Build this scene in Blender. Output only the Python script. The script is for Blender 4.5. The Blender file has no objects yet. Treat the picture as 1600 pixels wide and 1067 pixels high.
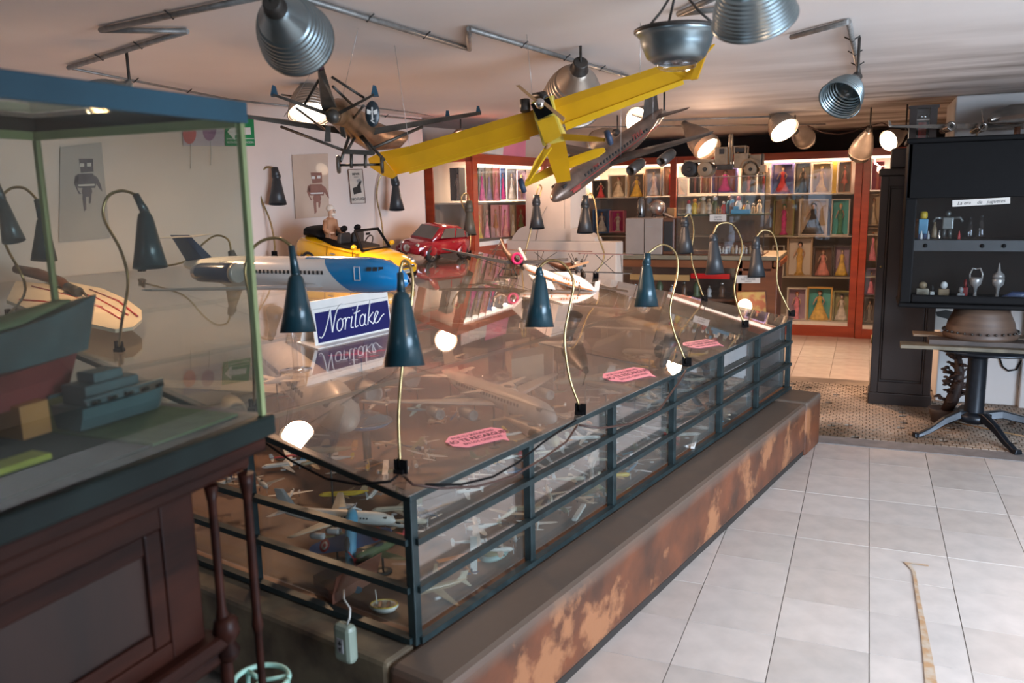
import bpy, math, random
from math import sin, cos, pi, radians as R
from mathutils import Vector as V, Matrix as MX
random.seed(7)
SC = bpy.context.scene
COL = SC.collection

# ---------------------------------------------------------------- camera (metres, Z up; +Y runs along the floor tile joints)
F_PX, CXP, CYP, EYE = 1288.0, 800.0, 533.5, 1.55
_up = -V((153, -7267, 1288)).normalized()
def _orth(v):
    v = V(v); v = v - _up * v.dot(_up); return v.normalized()
_T = _orth((558, 240, 1288))
_X = _T.cross(_up) * -1.0
if _X.x < 0: _X = -_X
_L = _orth((900, 247, 1288))
CAM = V((0, 0, EYE))
def c2w(v): return V((_X.dot(v), _T.dot(v), _up.dot(v)))
RIGHT, UPC, FWD = c2w(V((1, 0, 0))), c2w(V((0, 1, 0))), c2w(V((0, 0, 1)))
cam = bpy.data.cameras.new('camera'); co = bpy.data.objects.new('camera', cam); COL.objects.link(co)
cam.sensor_width = 36.0; cam.lens = F_PX / 1600.0 * 36.0; cam.clip_start = 0.02
m = MX.Identity(4)
for i in range(3):
    m[i][0] = RIGHT[i]; m[i][1] = UPC[i]; m[i][2] = -FWD[i]; m[i][3] = CAM[i]
co.matrix_world = m
SC.camera = co
cam.dof.use_dof = True; cam.dof.focus_distance = 4.3; cam.dof.aperture_fstop = 3.2

# ---------------------------------------------------------------- world, exposure, big lights
W = bpy.data.worlds.new('world'); SC.world = W; W.use_nodes = True
bg = W.node_tree.nodes['Background']; bg.inputs[0].default_value = (.62, .78, 1, 1); bg.inputs[1].default_value = 1.0
SC.view_settings.view_transform = 'Standard'; SC.view_settings.look = 'None'
SC.view_settings.gamma = 1; SC.view_settings.exposure = 0.43
SC.view_settings.use_curve_mapping = False
SC.cycles.transparent_max_bounces = 48; SC.cycles.max_bounces = 8; SC.cycles.diffuse_bounces = 4
SC.cycles.glossy_bounces = 4; SC.cycles.transmission_bounces = 8
SC.cycles.sample_clamp_indirect = 4.0; SC.cycles.caustics_reflective = False; SC.cycles.caustics_refractive = False
def light(name, kind, loc, energy, color, target=None, **kw):
    d = bpy.data.lights.new(name, kind); d.energy = energy; d.color = color
    for k, v in kw.items(): setattr(d, k, v)
    o = bpy.data.objects.new(name, d); COL.objects.link(o); o.location = loc
    if target is not None:
        o.rotation_euler = (V(target) - V(loc)).to_track_quat('-Z', 'Y').to_euler()
    return o
# daylight that comes in at the shop window in the right-hand wall and at the open shop front behind the camera
light('window_daylight', 'AREA', (3.12, 1.5, 1.15), 178, (.68, .82, 1), target=(1.2, 3.1, .0), spread=R(112), shape='RECTANGLE', size=3.2, size_y=1.8)
light('shop_front_daylight', 'AREA', (-1.6, -2.3, 1.4), 4, (.66, .82, 1), target=(0.2, 3.0, .8), shape='RECTANGLE', size=1.4, size_y=1.8)
WARM = (1, .60, .38)

# ---------------------------------------------------------------- pixel helpers: a picture point + a real plane or distance -> a world point
def ray(px, py):
    return c2w(V((px - CXP, -(py - CYP), F_PX)).normalized())
def U(px, py, d):
    r = ray(px, py); return CAM + r * (d / r.dot(FWD))
def onpl(px, py, p0, n):
    r = ray(px, py); n = V(n); return CAM + r * ((V(p0) - CAM).dot(n) / r.dot(n))
def Z(px, py, z): return onpl(px, py, (0, 0, z), (0, 0, 1))
def Y(px, py, y): return onpl(px, py, (0, y, 0), (0, 1, 0))
def dep(p): return (V(p) - CAM).dot(FWD)
LD = c2w(_L); LD.z = 0; LD.normalize(); WD = V((-LD.y, LD.x, 0)); UP = V((0, 0, 1))
C0 = V((-1.104, 1.841, 0))
def lw(l, w, z=0): return C0 + LD * l + WD * w + UP * z
def inv(p): r = V(p) - C0; return r.dot(LD), r.dot(WD), p[2]
SL = .1474                       # the glass roof climbs towards the back wall
def rz(w): return .765 + SL * w
NR = (UP - WD * SL).normalized()
def roof(px, py): return onpl(px, py, lw(0, 0, .765), NR)
def Wp(px, py, w): return onpl(px, py, lw(0, w), WD)
def Lp(px, py, l): return onpl(px, py, lw(l, 0), LD)
def frame(o, x, z=(0, 0, 1), y=None):
    x = V(x).normalized()
    if y is not None: z = x.cross(V(y))
    z = V(z); z = (z - x * z.dot(x)).normalized(); y = z.cross(x)
    m = MX.Identity(4)
    for i in range(3): m[i][0] = x[i]; m[i][1] = y[i]; m[i][2] = z[i]; m[i][3] = o[i]
    return m
def TR(x, y, z): return MX.Translation((x, y, z))
def RZ(a): return MX.Rotation(a, 4, 'Z')
def RX(a): return MX.Rotation(a, 4, 'X')
def RY(a): return MX.Rotation(a, 4, 'Y')
I4 = MX.Identity(4)

# ---------------------------------------------------------------- mesh builder
class MB:
    def __init__(s): s.v = []; s.f = []; s.s = []; s.M = I4
    def add(s, vs, fs, smooth=False):
        b = len(s.v); s.v += [s.M @ V(p) for p in vs]
        s.f += [tuple(b + i for i in f) for f in fs]; s.s += [smooth] * len(fs); return s
    def box(s, c, d, M=None):
        x, y, z = d[0] / 2, d[1] / 2, d[2] / 2
        vs = [V((c[0] + i * x, c[1] + j * y, c[2] + k * z)) for i in (-1, 1) for j in (-1, 1) for k in (-1, 1)]
        if M is not None: vs = [M @ p for p in vs]
        return s.add(vs, [(0, 1, 3, 2), (4, 6, 7, 5), (0, 4, 5, 1), (2, 3, 7, 6), (0, 2, 6, 4), (1, 5, 7, 3)])
    def bb(s, a, b):             # box from corner to corner
        a, b = V(a), V(b); return s.box((a + b) / 2, [abs(b[i] - a[i]) for i in range(3)])
    def loft(s, rings, cap=True, smooth=True, closed=True):
        n = len(rings[0]); vs = [p for r in rings for p in r]; fs = []
        for i in range(len(rings) - 1):
            for j in range(n if closed else n - 1):
                k = (j + 1) % n; fs.append((i * n + j, i * n + k, (i + 1) * n + k, (i + 1) * n + j))
        s.add(vs, fs, smooth)
        if cap:
            b = len(s.v) - len(vs)
            s.f.append(tuple(b + i for i in range(n))[::-1]); s.f.append(tuple(b + len(vs) - n + i for i in range(n))); s.s += [False, False]
        return s
    def tube(s, pts, r, n=8, cap=True):
        pts = [V(p) for p in pts]; rings = []
        t = (pts[1] - pts[0]).normalized(); a = t.orthogonal().normalized()
        for i, p in enumerate(pts):
            t = (pts[min(i + 1, len(pts) - 1)] - pts[max(i - 1, 0)]).normalized()
            a = (a - t * a.dot(t)).normalized(); b = t.cross(a)
            rr = r[i] if isinstance(r, (list, tuple)) else r
            rings.append([p + a * (cos(2 * pi * j / n) * rr) + b * (sin(2 * pi * j / n) * rr) for j in range(n)])
        return s.loft(rings, cap)
    def bar(s, a, b, w, h=None, up=(0, 0, 1)):
        a, b = V(a), V(b); h = h or w
        M = frame(a, b - a, up if abs((b - a).normalized().dot(V(up))) < .98 else (0, 1, 0)); L = (b - a).length
        return s.box((L / 2, 0, 0), (L, w, h), M)
    def lathe(s, prof, n=16, M=I4, cap=True, sx=1, sy=1):
        return s.loft([[M @ V((cos(2 * pi * j / n) * r * sx, sin(2 * pi * j / n) * r * sy, z)) for j in range(n)] for r, z in prof], cap)
    def prism(s, poly, h, M=I4, smooth=False):   # polygon in XY, thickness h centred on z=0
        n = len(poly)
        vs = [M @ V((p[0], p[1], -h / 2)) for p in poly] + [M @ V((p[0], p[1], h / 2)) for p in poly]
        fs = [tuple(range(n))[::-1], tuple(range(n, 2 * n))] + [(i, (i + 1) % n, n + (i + 1) % n, n + i) for i in range(n)]
        return s.add(vs, fs, smooth)
    def ball(s, c, r, n=12, m=8, M=I4):
        if not isinstance(r, (tuple, list)): r = (r, r, r)
        rings = []
        for i in range(m + 1):
            a = pi * i / m; q = max(sin(a), .02)
            rings.append([M @ V((c[0] + r[0] * q * cos(2 * pi * j / n), c[1] + r[1] * q * sin(2 * pi * j / n), c[2] - r[2] * cos(a))) for j in range(n)])
        return s.loft(rings)
    def shell(s, quad, t):       # four corner points thickened by t
        q = [V(p) for p in quad]; nn = (q[1] - q[0]).cross(q[-1] - q[0]).normalized() * t
        n = len(q); vs = q + [p + nn for p in q]
        return s.add(vs, [tuple(range(n))[::-1], tuple(range(n, 2 * n))] + [(i, (i + 1) % n, n + (i + 1) % n, n + i) for i in range(n)])
MM = {}
def mesh(name, mb, mat, M=None):
    me = bpy.data.meshes.new(name); mi = M.inverted() if M is not None else None
    me.from_pydata([(mi @ p if mi else p) for p in mb.v], [], mb.f)
    me.polygons.foreach_set('use_smooth', mb.s)
    import bmesh
    b = bmesh.new(); b.from_mesh(me); bmesh.ops.recalc_face_normals(b, faces=b.faces); b.to_mesh(me); b.free()
    me.materials.append(mat); me.update()
    return me
def link(name, data, M=I4):
    o = bpy.data.objects.new(name, data); COL.objects.link(o); o.matrix_basis = M; return o
def thing(name, label, cat, M=I4, group=None):
    if not isinstance(M, MX): M = MX.Translation(V(M))
    o = link(name, None, M); o.empty_display_size = .05; MM[o.name] = M.copy()
    o['label'] = label; o['category'] = cat
    if group: o['group'] = group
    return o
def part(name, mb, mat, parent, label=None, world=False, bevel=0, kind=None):
    M = MM.get(parent.name, I4)
    o = link(name, mesh(name, mb, mat, M if world else None)); o.parent = parent; MM[o.name] = M
    if label: o['label'] = label
    if kind: o['kind'] = kind
    if bevel: _bev(o, bevel)
    return o
def _bev(o, w, seg=2):
    b = o.modifiers.new('bevel', 'BEVEL'); b.width = w; b.segments = seg; b.limit_method = 'ANGLE'; b.angle_limit = R(40)
def single(name, mb, mat, label, cat, M=I4, group=None, world=False, bevel=0, kind=None):
    if not isinstance(M, MX): M = MX.Translation(V(M))
    o = link(name, mesh(name, mb, mat, M if world else None), M); MM[o.name] = M.copy()
    o['label'] = label; o['category'] = cat
    if group: o['group'] = group
    if kind: o['kind'] = kind
    if bevel: _bev(o, bevel)
    return o
def struct(name, mb, mat, M=I4, parent=None, bevel=0):
    o = link(name, mesh(name, mb, mat), M)
    if parent is None: o['kind'] = 'structure'
    else: o.parent = parent
    if bevel: _bev(o, bevel)
    MM[o.name] = I4; return o
def dup(root, M, label=None, group=None, mats=None):
    r = root.copy(); COL.objects.link(r); r.matrix_basis = M; MM[r.name] = M.copy()
    if label: r['label'] = label
    if group: r['group'] = group
    for ch in list(root.children):
        c = ch.copy(); COL.objects.link(c); c.parent = r
        if mats:
            mt = mats.get(ch.name.split('.')[0])
            if mt: c.material_slots[0].link = 'OBJECT'; c.material_slots[0].material = mt
    return r
def text(body, size, M, mat, parent, depth=.0006, shear=0, align='CENTER', name='lettering', label=None, bold=0):
    cu = bpy.data.curves.new(name, 'FONT'); cu.body = body; cu.size = size; cu.extrude = depth; cu.shear = shear
    cu.align_x = align; cu.align_y = 'CENTER'; cu.resolution_u = 3; cu.offset = bold
    t = bpy.data.objects.new('tmp', cu); COL.objects.link(t)
    me = bpy.data.meshes.new_from_object(t); bpy.data.objects.remove(t)
    me.materials.clear(); me.materials.append(mat); me.transform(M)
    me.transform(MM.get(parent.name, I4).inverted())
    o = link(name, me); o.parent = parent
    if label: o['label'] = label
    return o

# ---------------------------------------------------------------- materials
MT = {}
def mat(name, c, rough=.5, metal=0, var=.12, scale=8, bump=0, coat=0, em=0, alpha=1, spec=.5, c2=None, thr=None, sheen=0):
    if name in MT: return MT[name]
    m = bpy.data.materials.new(name); m.use_nodes = True; t = m.node_tree; p = t.nodes['Principled BSDF']; MT[name] = m
    p.inputs['Roughness'].default_value = rough; p.inputs['Metallic'].default_value = metal
    p.inputs['Coat Weight'].default_value = coat; p.inputs['Specular IOR Level'].default_value = spec
    if em:
        p.inputs['Emission Color'].default_value = (*c, 1); p.inputs['Emission Strength'].default_value = em
    tc = t.nodes.new('ShaderNodeTexCoord'); nz = t.nodes.new('ShaderNodeTexNoise'); nz.inputs['Scale'].default_value = scale
    nz.inputs['Detail'].default_value = 5; t.links.new(tc.outputs['Object'], nz.inputs['Vector'])
    cr = t.nodes.new('ShaderNodeValToRGB'); t.links.new(nz.outputs['Fac'], cr.inputs['Fac'])
    c2 = c2 or tuple(max(0, x * (1 - var)) for x in c); c1 = c if thr or c2 != tuple(max(0, x * (1 - var)) for x in c) else tuple(min(1, x * (1 + var)) for x in c)
    a, b = thr or (.35, .65)
    cr.color_ramp.elements[0].position = a; cr.color_ramp.elements[0].color = (*c2, 1)
    cr.color_ramp.elements[1].position = b; cr.color_ramp.elements[1].color = (*c1, 1)
    t.links.new(cr.outputs['Color'], p.inputs['Base Color'])
    if bump:
        b = t.nodes.new('ShaderNodeBump'); b.inputs['Strength'].default_value = bump; b.inputs['Distance'].default_value = .01
        t.links.new(nz.outputs['Fac'], b.inputs['Height']); t.links.new(b.outputs['Normal'], p.inputs['Normal'])
    return m
def glass(name, tint=(1, 1, 1), refl=1.0, dirt=0.0, f0=.04, rough=0.0):
    if name in MT: return MT[name]
    m = bpy.data.materials.new(name); m.use_nodes = True; t = m.node_tree; t.nodes.remove(t.nodes['Principled BSDF']); MT[name] = m
    N = t.nodes.new; out = t.nodes['Material Output']
    lwt = N('ShaderNodeLayerWeight'); lwt.inputs[0].default_value = .5
    pw = N('ShaderNodeMath'); pw.operation = 'POWER'; pw.inputs[1].default_value = 5; t.links.new(lwt.outputs['Facing'], pw.inputs[0])
    mu = N('ShaderNodeMath'); mu.operation = 'MULTIPLY_ADD'; mu.inputs[1].default_value = (1 - f0) * refl; mu.inputs[2].default_value = f0 * refl; t.links.new(pw.outputs[0], mu.inputs[0])
    tr = N('ShaderNodeBsdfTransparent'); tr.inputs[0].default_value = (*tint, 1)
    gl = N('ShaderNodeBsdfGlossy'); gl.inputs['Roughness'].default_value = rough; gl.inputs[0].default_value = (.95, .97, 1, 1)
    mx = N('ShaderNodeMixShader'); t.links.new(mu.outputs[0], mx.inputs[0]); t.links.new(tr.outputs[0], mx.inputs[1]); t.links.new(gl.outputs[0], mx.inputs[2])
    last = mx
    if dirt:
        tc = N('ShaderNodeTexCoord'); nz = N('ShaderNodeTexNoise'); nz.inputs['Scale'].default_value = 3; nz.inputs['Detail'].default_value = 8; t.links.new(tc.outputs['Object'], nz.inputs['Vector'])
        mr = N('ShaderNodeMapRange'); mr.inputs[1].default_value = .3; mr.inputs[2].default_value = .75; mr.inputs[3].default_value = dirt * .5; mr.inputs[4].default_value = dirt * 1.6; t.links.new(nz.outputs['Fac'], mr.inputs[0])
        df = N('ShaderNodeBsdfDiffuse'); df.inputs[0].default_value = (.7, .68, .62, 1)
        m2 = N('ShaderNodeMixShader'); t.links.new(mr.outputs[0], m2.inputs[0]); t.links.new(mx.outputs[0], m2.inputs[1]); t.links.new(df.outputs[0], m2.inputs[2]); last = m2
    t.links.new(last.outputs[0], out.inputs[0]); return m
# ================================================================ ROOM
m_wall = mat('wall_plaster', (.72, .60, .53), .85, var=.05, scale=2, bump=.05)
def plank_mat(name, c, c2, rough=.5, sc=(2, 2, 30), bump=.1, coat=0):
    m = mat(name, c, rough, var=.1, scale=1, bump=bump, c2=c2, thr=(.3, .7), coat=coat); t = m.node_tree
    nz = [n for n in t.nodes if n.type == 'TEX_NOISE'][0]; mp = t.nodes.new('ShaderNodeMapping'); mp.inputs['Scale'].default_value = sc
    tc = [n for n in t.nodes if n.type == 'TEX_COORD'][0]; t.links.new(tc.outputs['Object'], mp.inputs['Vector']); t.links.new(mp.outputs[0], nz.inputs['Vector']); return m
def ceil_mat():
    m = mat('ceiling_paint', (.88, .83, .79), .8, var=.04, scale=1.2, bump=.06); t = m.node_tree; p = t.nodes['Principled BSDF']
    cr = [n for n in t.nodes if n.type == 'VALTORGB'][0]
    # brown soot and damp stains along the far right part of the ceiling
    tc = t.nodes.new('ShaderNodeTexCoord'); sx = t.nodes.new('ShaderNodeSeparateXYZ'); t.links.new(tc.outputs['Object'], sx.inputs[0])
    mp = t.nodes.new('ShaderNodeMapping'); mp.inputs['Scale'].default_value = (.6, 2.2, 1); t.links.new(tc.outputs['Object'], mp.inputs[0])
    nz = t.nodes.new('ShaderNodeTexNoise'); nz.inputs['Scale'].default_value = 1.3; nz.inputs['Detail'].default_value = 7; t.links.new(mp.outputs[0], nz.inputs['Vector'])
    a = t.nodes.new('ShaderNodeMapRange'); a.inputs[1].default_value = 3.4; a.inputs[2].default_value = 6.0; t.links.new(sx.outputs['Y'], a.inputs[0])
    b = t.nodes.new('ShaderNodeMapRange'); b.inputs[1].default_value = -1.5; b.inputs[2].default_value = .3; t.links.new(sx.outputs['X'], b.inputs[0])
    q = t.nodes.new('ShaderNodeMapRange'); q.inputs[1].default_value = .38; q.inputs[2].default_value = .62; t.links.new(nz.outputs['Fac'], q.inputs[0])
    m1 = t.nodes.new('ShaderNodeMath'); m1.operation = 'MULTIPLY'; t.links.new(a.outputs[0], m1.inputs[0]); t.links.new(b.outputs[0], m1.inputs[1])
    m2 = t.nodes.new('ShaderNodeMath'); m2.operation = 'MULTIPLY'; t.links.new(m1.outputs[0], m2.inputs[0]); t.links.new(q.outputs[0], m2.inputs[1])
    mx = t.nodes.new('ShaderNodeMixRGB'); mx.inputs[2].default_value = (.16, .11, .07, 1)
    t.links.new(m2.outputs[0], mx.inputs[0]); t.links.new(cr.outputs[0], mx.inputs[1]); t.links.new(mx.outputs[0], p.inputs['Base Color']); return m
CZ = 2.16
XL, XR, YB, YF = -5.2, 3.3, -2.6, 10.0
struct('ceiling', MB().bb((XL, YB - .1, CZ), (XR + .1, YF + .1, CZ + .12)), ceil_mat())
m_grout = mat('floor_bed', (.13, .11, .09), .9, scale=20)
floor = struct('floor', MB().bb((XL, YB - .1, -.1), (XR + .1, YF + .1, -.006)), m_grout)
tile_cols = [mat('terrazzo_tile_%d' % i, c, .26, var=.07, scale=9, bump=.02, spec=.45) for i, c in enumerate([(.56, .49, .44), (.52, .455, .405), (.60, .525, .47), (.54, .465, .41)])]
m_stain = mat('stained_tile', (.58, .55, .51), .3, scale=6, c2=(.34, .21, .11), thr=(.36, .5), bump=.02)
TS = .3048; X0, Y0 = .078, 5.255
tm = None; rows = [(i, j) for j in range(-13, 0) for i in range(-4, 7)]
def tile_obj(x, y, s, mt, parent=floor, h=.012):
    global tm
    if tm is None:
        tm = mesh('floor_tile', MB().box((0, 0, -.006), (TS - .003, TS - .003, .012)), mt)
    o = bpy.data.objects.new('floor_tile', tm); COL.objects.link(o); o.parent = parent; o.location = (x, y, random.uniform(-.0008, .0008) + .001)
    o.material_slots[0].link = 'OBJECT'; o.material_slots[0].material = mt
rnd = random.Random(3)
for i, j in rows:
    x, y = X0 + (i + .5) * TS, Y0 + (j + .5) * TS
    l, w, _ = inv((x, y, 0))
    if w > .35: continue
    tile_obj(x, y, 0, rnd.choice(tile_cols))
for j in range(0, 9):          # the tiles that run on past the old brick-mosaic threshold
    for i in range(-5, 1):
        tile_obj(X0 + (i + .5) * TS, 7.15 + (j + .5) * TS, 0, rnd.choice(tile_cols))
struct('trim_1', MB().bb((-1.3, 5.26, -.006), (XR, 5.42, .004)), mat('grey_cement', (.20, .18, .17), .8, scale=14, bump=.2), parent=floor)
b = MB()                       # small brick mosaic, laid in running bond
for r_ in range(34):
    for k in range(42):
        x = -.55 + k * .042 + (r_ % 2) * .021; y = 5.425 + r_ * .045
        if rnd.random() < .03: continue
        b.box((x, y + .02, .0015 + rnd.uniform(-.001, .001)), (.037, .039, .01))
mo = struct('threshold_mosaic', b, mat('mosaic_brick', (.38, .30, .23), .55, scale=1.6, c2=(.10, .07, .045), thr=(.38, .58), bump=.05), parent=floor); mo['kind'] = 'stuff'
struct('worn_threshold', MB().bb((1.22, 5.42, -.006), (XR, 7.15, .003)).bb((-.6, 6.96, -.006), (1.25, 7.15, .004)), mat('worn_cement', (.30, .24, .18), .7, scale=2.5, c2=(.12, .09, .07), thr=(.35, .65), bump=.1), parent=floor)
# rust streak that runs across three tiles, a thin flat film of rust on the tiles
b = MB(); pts = [Z(px, py, .004) for px, py in ((1418, 880), (1428, 892), (1434, 930), (1442, 975), (1449, 1020), (1456, 1075))]
ws = [.010, .006, .007, .010, .014, .018]
b.loft([[p + V((-w_, 0, 0)), p + V((w_, 0, 0))] for p, w_ in zip(pts, ws)], cap=False, closed=False)
b.box(Z(1432, 881, .004), (.09, .012, .0006))
struct('rust_streak', b, mat('rust_film', (.46, .27, .14), .45, scale=22, c2=(.52, .42, .32), thr=(.4, .6)), parent=floor)
# walls
def wallbox(a, b_, t=.12):     # vertical slab from a to b (xy), thickness away to the left of a->b
    a, b_ = V((a[0], a[1], 0)), V((b_[0], b_[1], 0)); M = frame(a, b_ - a); L = (b_ - a).length
    return MB().box((L / 2, t / 2, CZ / 2), (L, t, CZ), M)
wb = wallbox(lw(-5, 2.86), lw(3.47, 2.86)); w2 = wallbox(lw(3.35, 3.42), lw(8.6, 3.42)); wb.add(w2.v, w2.f); w2 = wallbox(lw(3.35, 2.98), lw(3.35, 3.42)); wb.add([p for p in w2.v], w2.f)
struct('wall_left', wb, m_wall)
struct('wall_back', MB().bb((-4.6, YF - .12, 0), (XR, YF, CZ)), mat('dark_wall_paint', (.035, .032, .035), .8, scale=3))
struct('wall_front', MB().bb((XL, YB, 0), (-2.4, YB + .1, CZ)).bb((-.8, YB, 0), (XR, YB + .1, CZ)).bb((-2.4, YB, 2.0), (-.8, YB + .1, CZ)), m_wall)
struct('wall_right', MB().bb((XR - .1, YB, 0), (XR, -.2, CZ)).bb((XR - .1, 3.2, 0), (XR, YF, CZ)).bb((XR - .1, -.2, 0), (XR, 3.2, .45)).bb((XR - .1, -.2, 2.05), (XR, 3.2, CZ)), m_wall)
# white pillar on the right, its left flank turned to the lit back room
m_pil = mat('pillar_paint', (.56, .55, .54), .8, var=.05, scale=2, bump=.08)
PY = 6.62; xp = Y(1491, 200, PY).x
struct('wall_pillar', MB().bb((xp, PY, 0), (XR - .1, PY + .75, CZ)), m_pil, bevel=.01)
struct('trim_2', MB().bb((xp + .52, PY - .06, 0), (xp + .72, PY, CZ)), m_pil, bevel=.01)
# window in the right wall (out of frame): steel mullions
b = MB()
for k in range(5): b.bb((XR - .07, -.2 + k * .85 - .02, .45), (XR - .03, -.2 + k * .85 + .02, 2.05))
b.bb((XR - .07, -.2, 1.6), (XR - .03, 3.2, 1.64)); struct('window_1', b, mat('window_steel', (.1, .1, .1), .4))

# ================================================================ PLINTH + GLASS CASE
m_block = mat('plinth_paint', (.10, .035, .016), .5, scale=4, c2=(.05, .030, .02), thr=(.42, .6), bump=.35)
def plinth_mat():
    m = mat('worn_brown_plinth', (.15, .045, .018), .42, scale=5, c2=(.055, .022, .012), thr=(.35, .65), bump=.3); t = m.node_tree; p = t.nodes['Principled BSDF']
    cr = [n for n in t.nodes if n.type == 'VALTORGB'][0]
    tc = t.nodes.new('ShaderNodeTexCoord'); nz = t.nodes.new('ShaderNodeTexNoise'); nz.inputs['Scale'].default_value = 3.8; nz.inputs['Detail'].default_value = 9; nz.inputs['Roughness'].default_value = .62
    t.links.new(tc.outputs['Object'], nz.inputs['Vector'])
    q = t.nodes.new('ShaderNodeMapRange'); q.inputs[1].default_value = .53; q.inputs[2].default_value = .60; t.links.new(nz.outputs['Fac'], q.inputs[0])
    mx = t.nodes.new('ShaderNodeMixRGB'); mx.inputs[2].default_value = (.28, .115, .05, 1); t.links.new(q.outputs[0], mx.inputs[0]); t.links.new(cr.outputs[0], mx.inputs[1])
    sx = t.nodes.new('ShaderNodeSeparateXYZ'); t.links.new(tc.outputs['Object'], sx.inputs[0])
    a = t.nodes.new('ShaderNodeMapRange'); a.inputs[1].default_value = .26; a.inputs[2].default_value = .32; t.links.new(sx.outputs['Z'], a.inputs[0])
    m3 = t.nodes.new('ShaderNodeMixRGB'); m3.inputs[2].default_value = (.115, .085, .065, 1); t.links.new(a.outputs[0], m3.inputs[0]); t.links.new(mx.outputs[0], m3.inputs[1])
    t.links.new(m3.outputs[0], p.inputs['Base Color']); return m
PM = frame(lw(0, 0), LD)
mpl = plinth_mat()
pl = thing('plinth', 'long worn brown plinth with flaking ochre paint under the railed glass case', 'plinth', PM)
part('base_block', MB().bb((-.12, -.20, .03), (3.22, .0, .318)), mpl, pl, bevel=.022)
part('end_block', MB().bb((3.222, -.205, 0), (3.52, .0, .325)), mpl, pl, bevel=.012, label='squared end block of the plinth')
part('left_block', MB().bb((-.12, .0, .03), (.0, 2.84, .32)), mat('dusty_olive_concrete', (.15, .115, .07), .8, scale=6, c2=(.05, .035, .025), thr=(.35, .6), bump=.3), pl, bevel=.015, label='dusty concrete side of the plinth')
part('far_block', MB().bb((3.52, .0, .0), (3.62, 2.84, .32)), mpl, pl)
part('toe_strip', MB().bb((-.1, -.19, 0), (3.22, -.05, .03)), mat('black_toe', (.02, .015, .012), .7), pl)
# ---- case: floor board, steel posts and rails, glass sides, sloping glass roof in panes
m_steel = mat('green_black_steel', (.018, .031, .033), .40, metal=.3, var=.3, scale=18, bump=.15)
cs = thing('glass_case', 'railed glass display case with sloping glass roof full of model aircraft', 'display case', PM)
part('floor_board', MB().bb((0, 0, .30), (3.52, 2.84, .335)), plank_mat('case_floor_wood', (.17, .085, .045), (.09, .045, .028), .55, (1, 8, 1)), cs)
posts = [0, .585, 1.172, 1.752, 2.338, 2.912, 3.51]
for l in posts: part('post', MB().bb((l - .014, -.014, .32), (l + .014, .014, .752)), m_steel, cs, bevel=.003)
for w_ in (.68, 1.36, 2.04): part('post', MB().bb((-.014, w_ - .014, .32), (.014, w_ + .014, rz(w_) - .012)), m_steel, cs, bevel=.003)
for w_ in (.68, 1.36, 2.04): part('post', MB().bb((3.496, w_ - .014, .32), (3.524, w_ + .014, rz(w_) - .012)), m_steel, cs, bevel=.003)
for z in (.335, .485, .625):
    part('rail', MB().bar((0, -.012, z), (3.51, -.012, z), .026, .018), m_steel, cs)
    part('rail', MB().bar((-.012, 0, z), (-.012, 2.8, z), .026, .018), m_steel, cs)
    part('rail', MB().bar((3.522, 0, z), (3.522, 2.8, z), .026, .018), m_steel, cs)
part('top_rail', MB().bar((-.014, 0, .752), (3.524, 0, .752), .03, .022), m_steel, cs, bevel=.003)
part('top_rail', MB().bar((0, 0, .748), (0, 2.84, rz(2.84) - .017), .028, .02), m_steel, cs)
part('top_rail', MB().bar((3.51, 0, .748), (3.51, 2.84, rz(2.84) - .017), .028, .02), m_steel, cs)
part('far_board', MB().shell([(3.46, .95, .336), (3.46, 2.83, .336), (3.46, 2.83, rz(2.83) - .02), (3.46, .95, rz(.95) - .02)], .012), mat('far_board_brown', (.20, .13, .085), .6, scale=3, var=.3), cs)
g_side = glass('side_glass', (.93, .96, .95), 3.6, .03)
part('side_pane', MB().bb((.016, .018, .345), (3.495, .022, .742)), g_side, cs)
b = MB(); b.shell([(.018, .02, .345), (.018, 2.83, .345), (.018, 2.83, rz(2.83) - .03), (.018, .02, .74)], .004); part('side_pane', b, g_side, cs)
b = MB(); b.shell([(3.492, .02, .345), (3.492, 2.83, .345), (3.492, 2.83, rz(2.83) - .03), (3.492, .02, .74)], .004); part('side_pane', b, g_side, cs)
g_roof = glass('roof_glass', (.93, .90, .86), 1.7, .05)
ls = [-.03, .86, 1.74, 2.62, 3.55]; wsn = [-.02, .68, 1.37, 2.06, 2.84]
for i in range(4):
    for j in range(4):
        a, b_, c, d = ls[i] + .0012, ls[i + 1] - .0012, wsn[j] + .0012, wsn[j + 1] - .0012
        b = MB(); b.shell([(a, c, rz(c)), (b_, c, rz(c)), (b_, d, rz(d)), (a, d, rz(d))], .005)
        part('roof_pane', b, g_roof, cs)
for w_ in wsn[1:4]:
    part('roof_bar', MB().bar((0, w_, rz(w_) - .008), (3.51, w_, rz(w_) - .008), .006, .014), mat('edge_glass', (.16, .17, .12), .3), cs)
# ================================================================ SHARED MATERIALS
m_mahog = plank_mat('dark_mahogany', (.045, .013, .008), (.014, .005, .004), .42, (3, 3, 20), .05)
m_mahog.node_tree.nodes['Principled BSDF'].inputs['Specular IOR Level'].default_value = .18
m_redwood = plank_mat('red_varnished_wood', (.42, .075, .03), (.26, .04, .018), .28, (2, 2, 14), .03, .3)
m_black = mat('black_paint', (.004, .004, .0045), .6, scale=20, spec=.12)
m_white = mat('white_enamel', (.74, .72, .68), .35, var=.05, scale=10)
m_brass = mat('brass_tube', (.36, .27, .13), .30, metal=.9, var=.25, scale=40)
m_alu = mat('spun_aluminium', (.26, .32, .34), .30, metal=.85, var=.1, scale=12)
m_aluw = mat('warm_aluminium', (.42, .36, .30), .36, metal=.7, var=.1, scale=12)
m_chrome = mat('chrome', (.7, .7, .7), .12, metal=1, var=.03)
m_shade = mat('blue_black_shade', (.010, .040, .055), .30, metal=.2, var=.2, scale=8, coat=.2)
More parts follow.
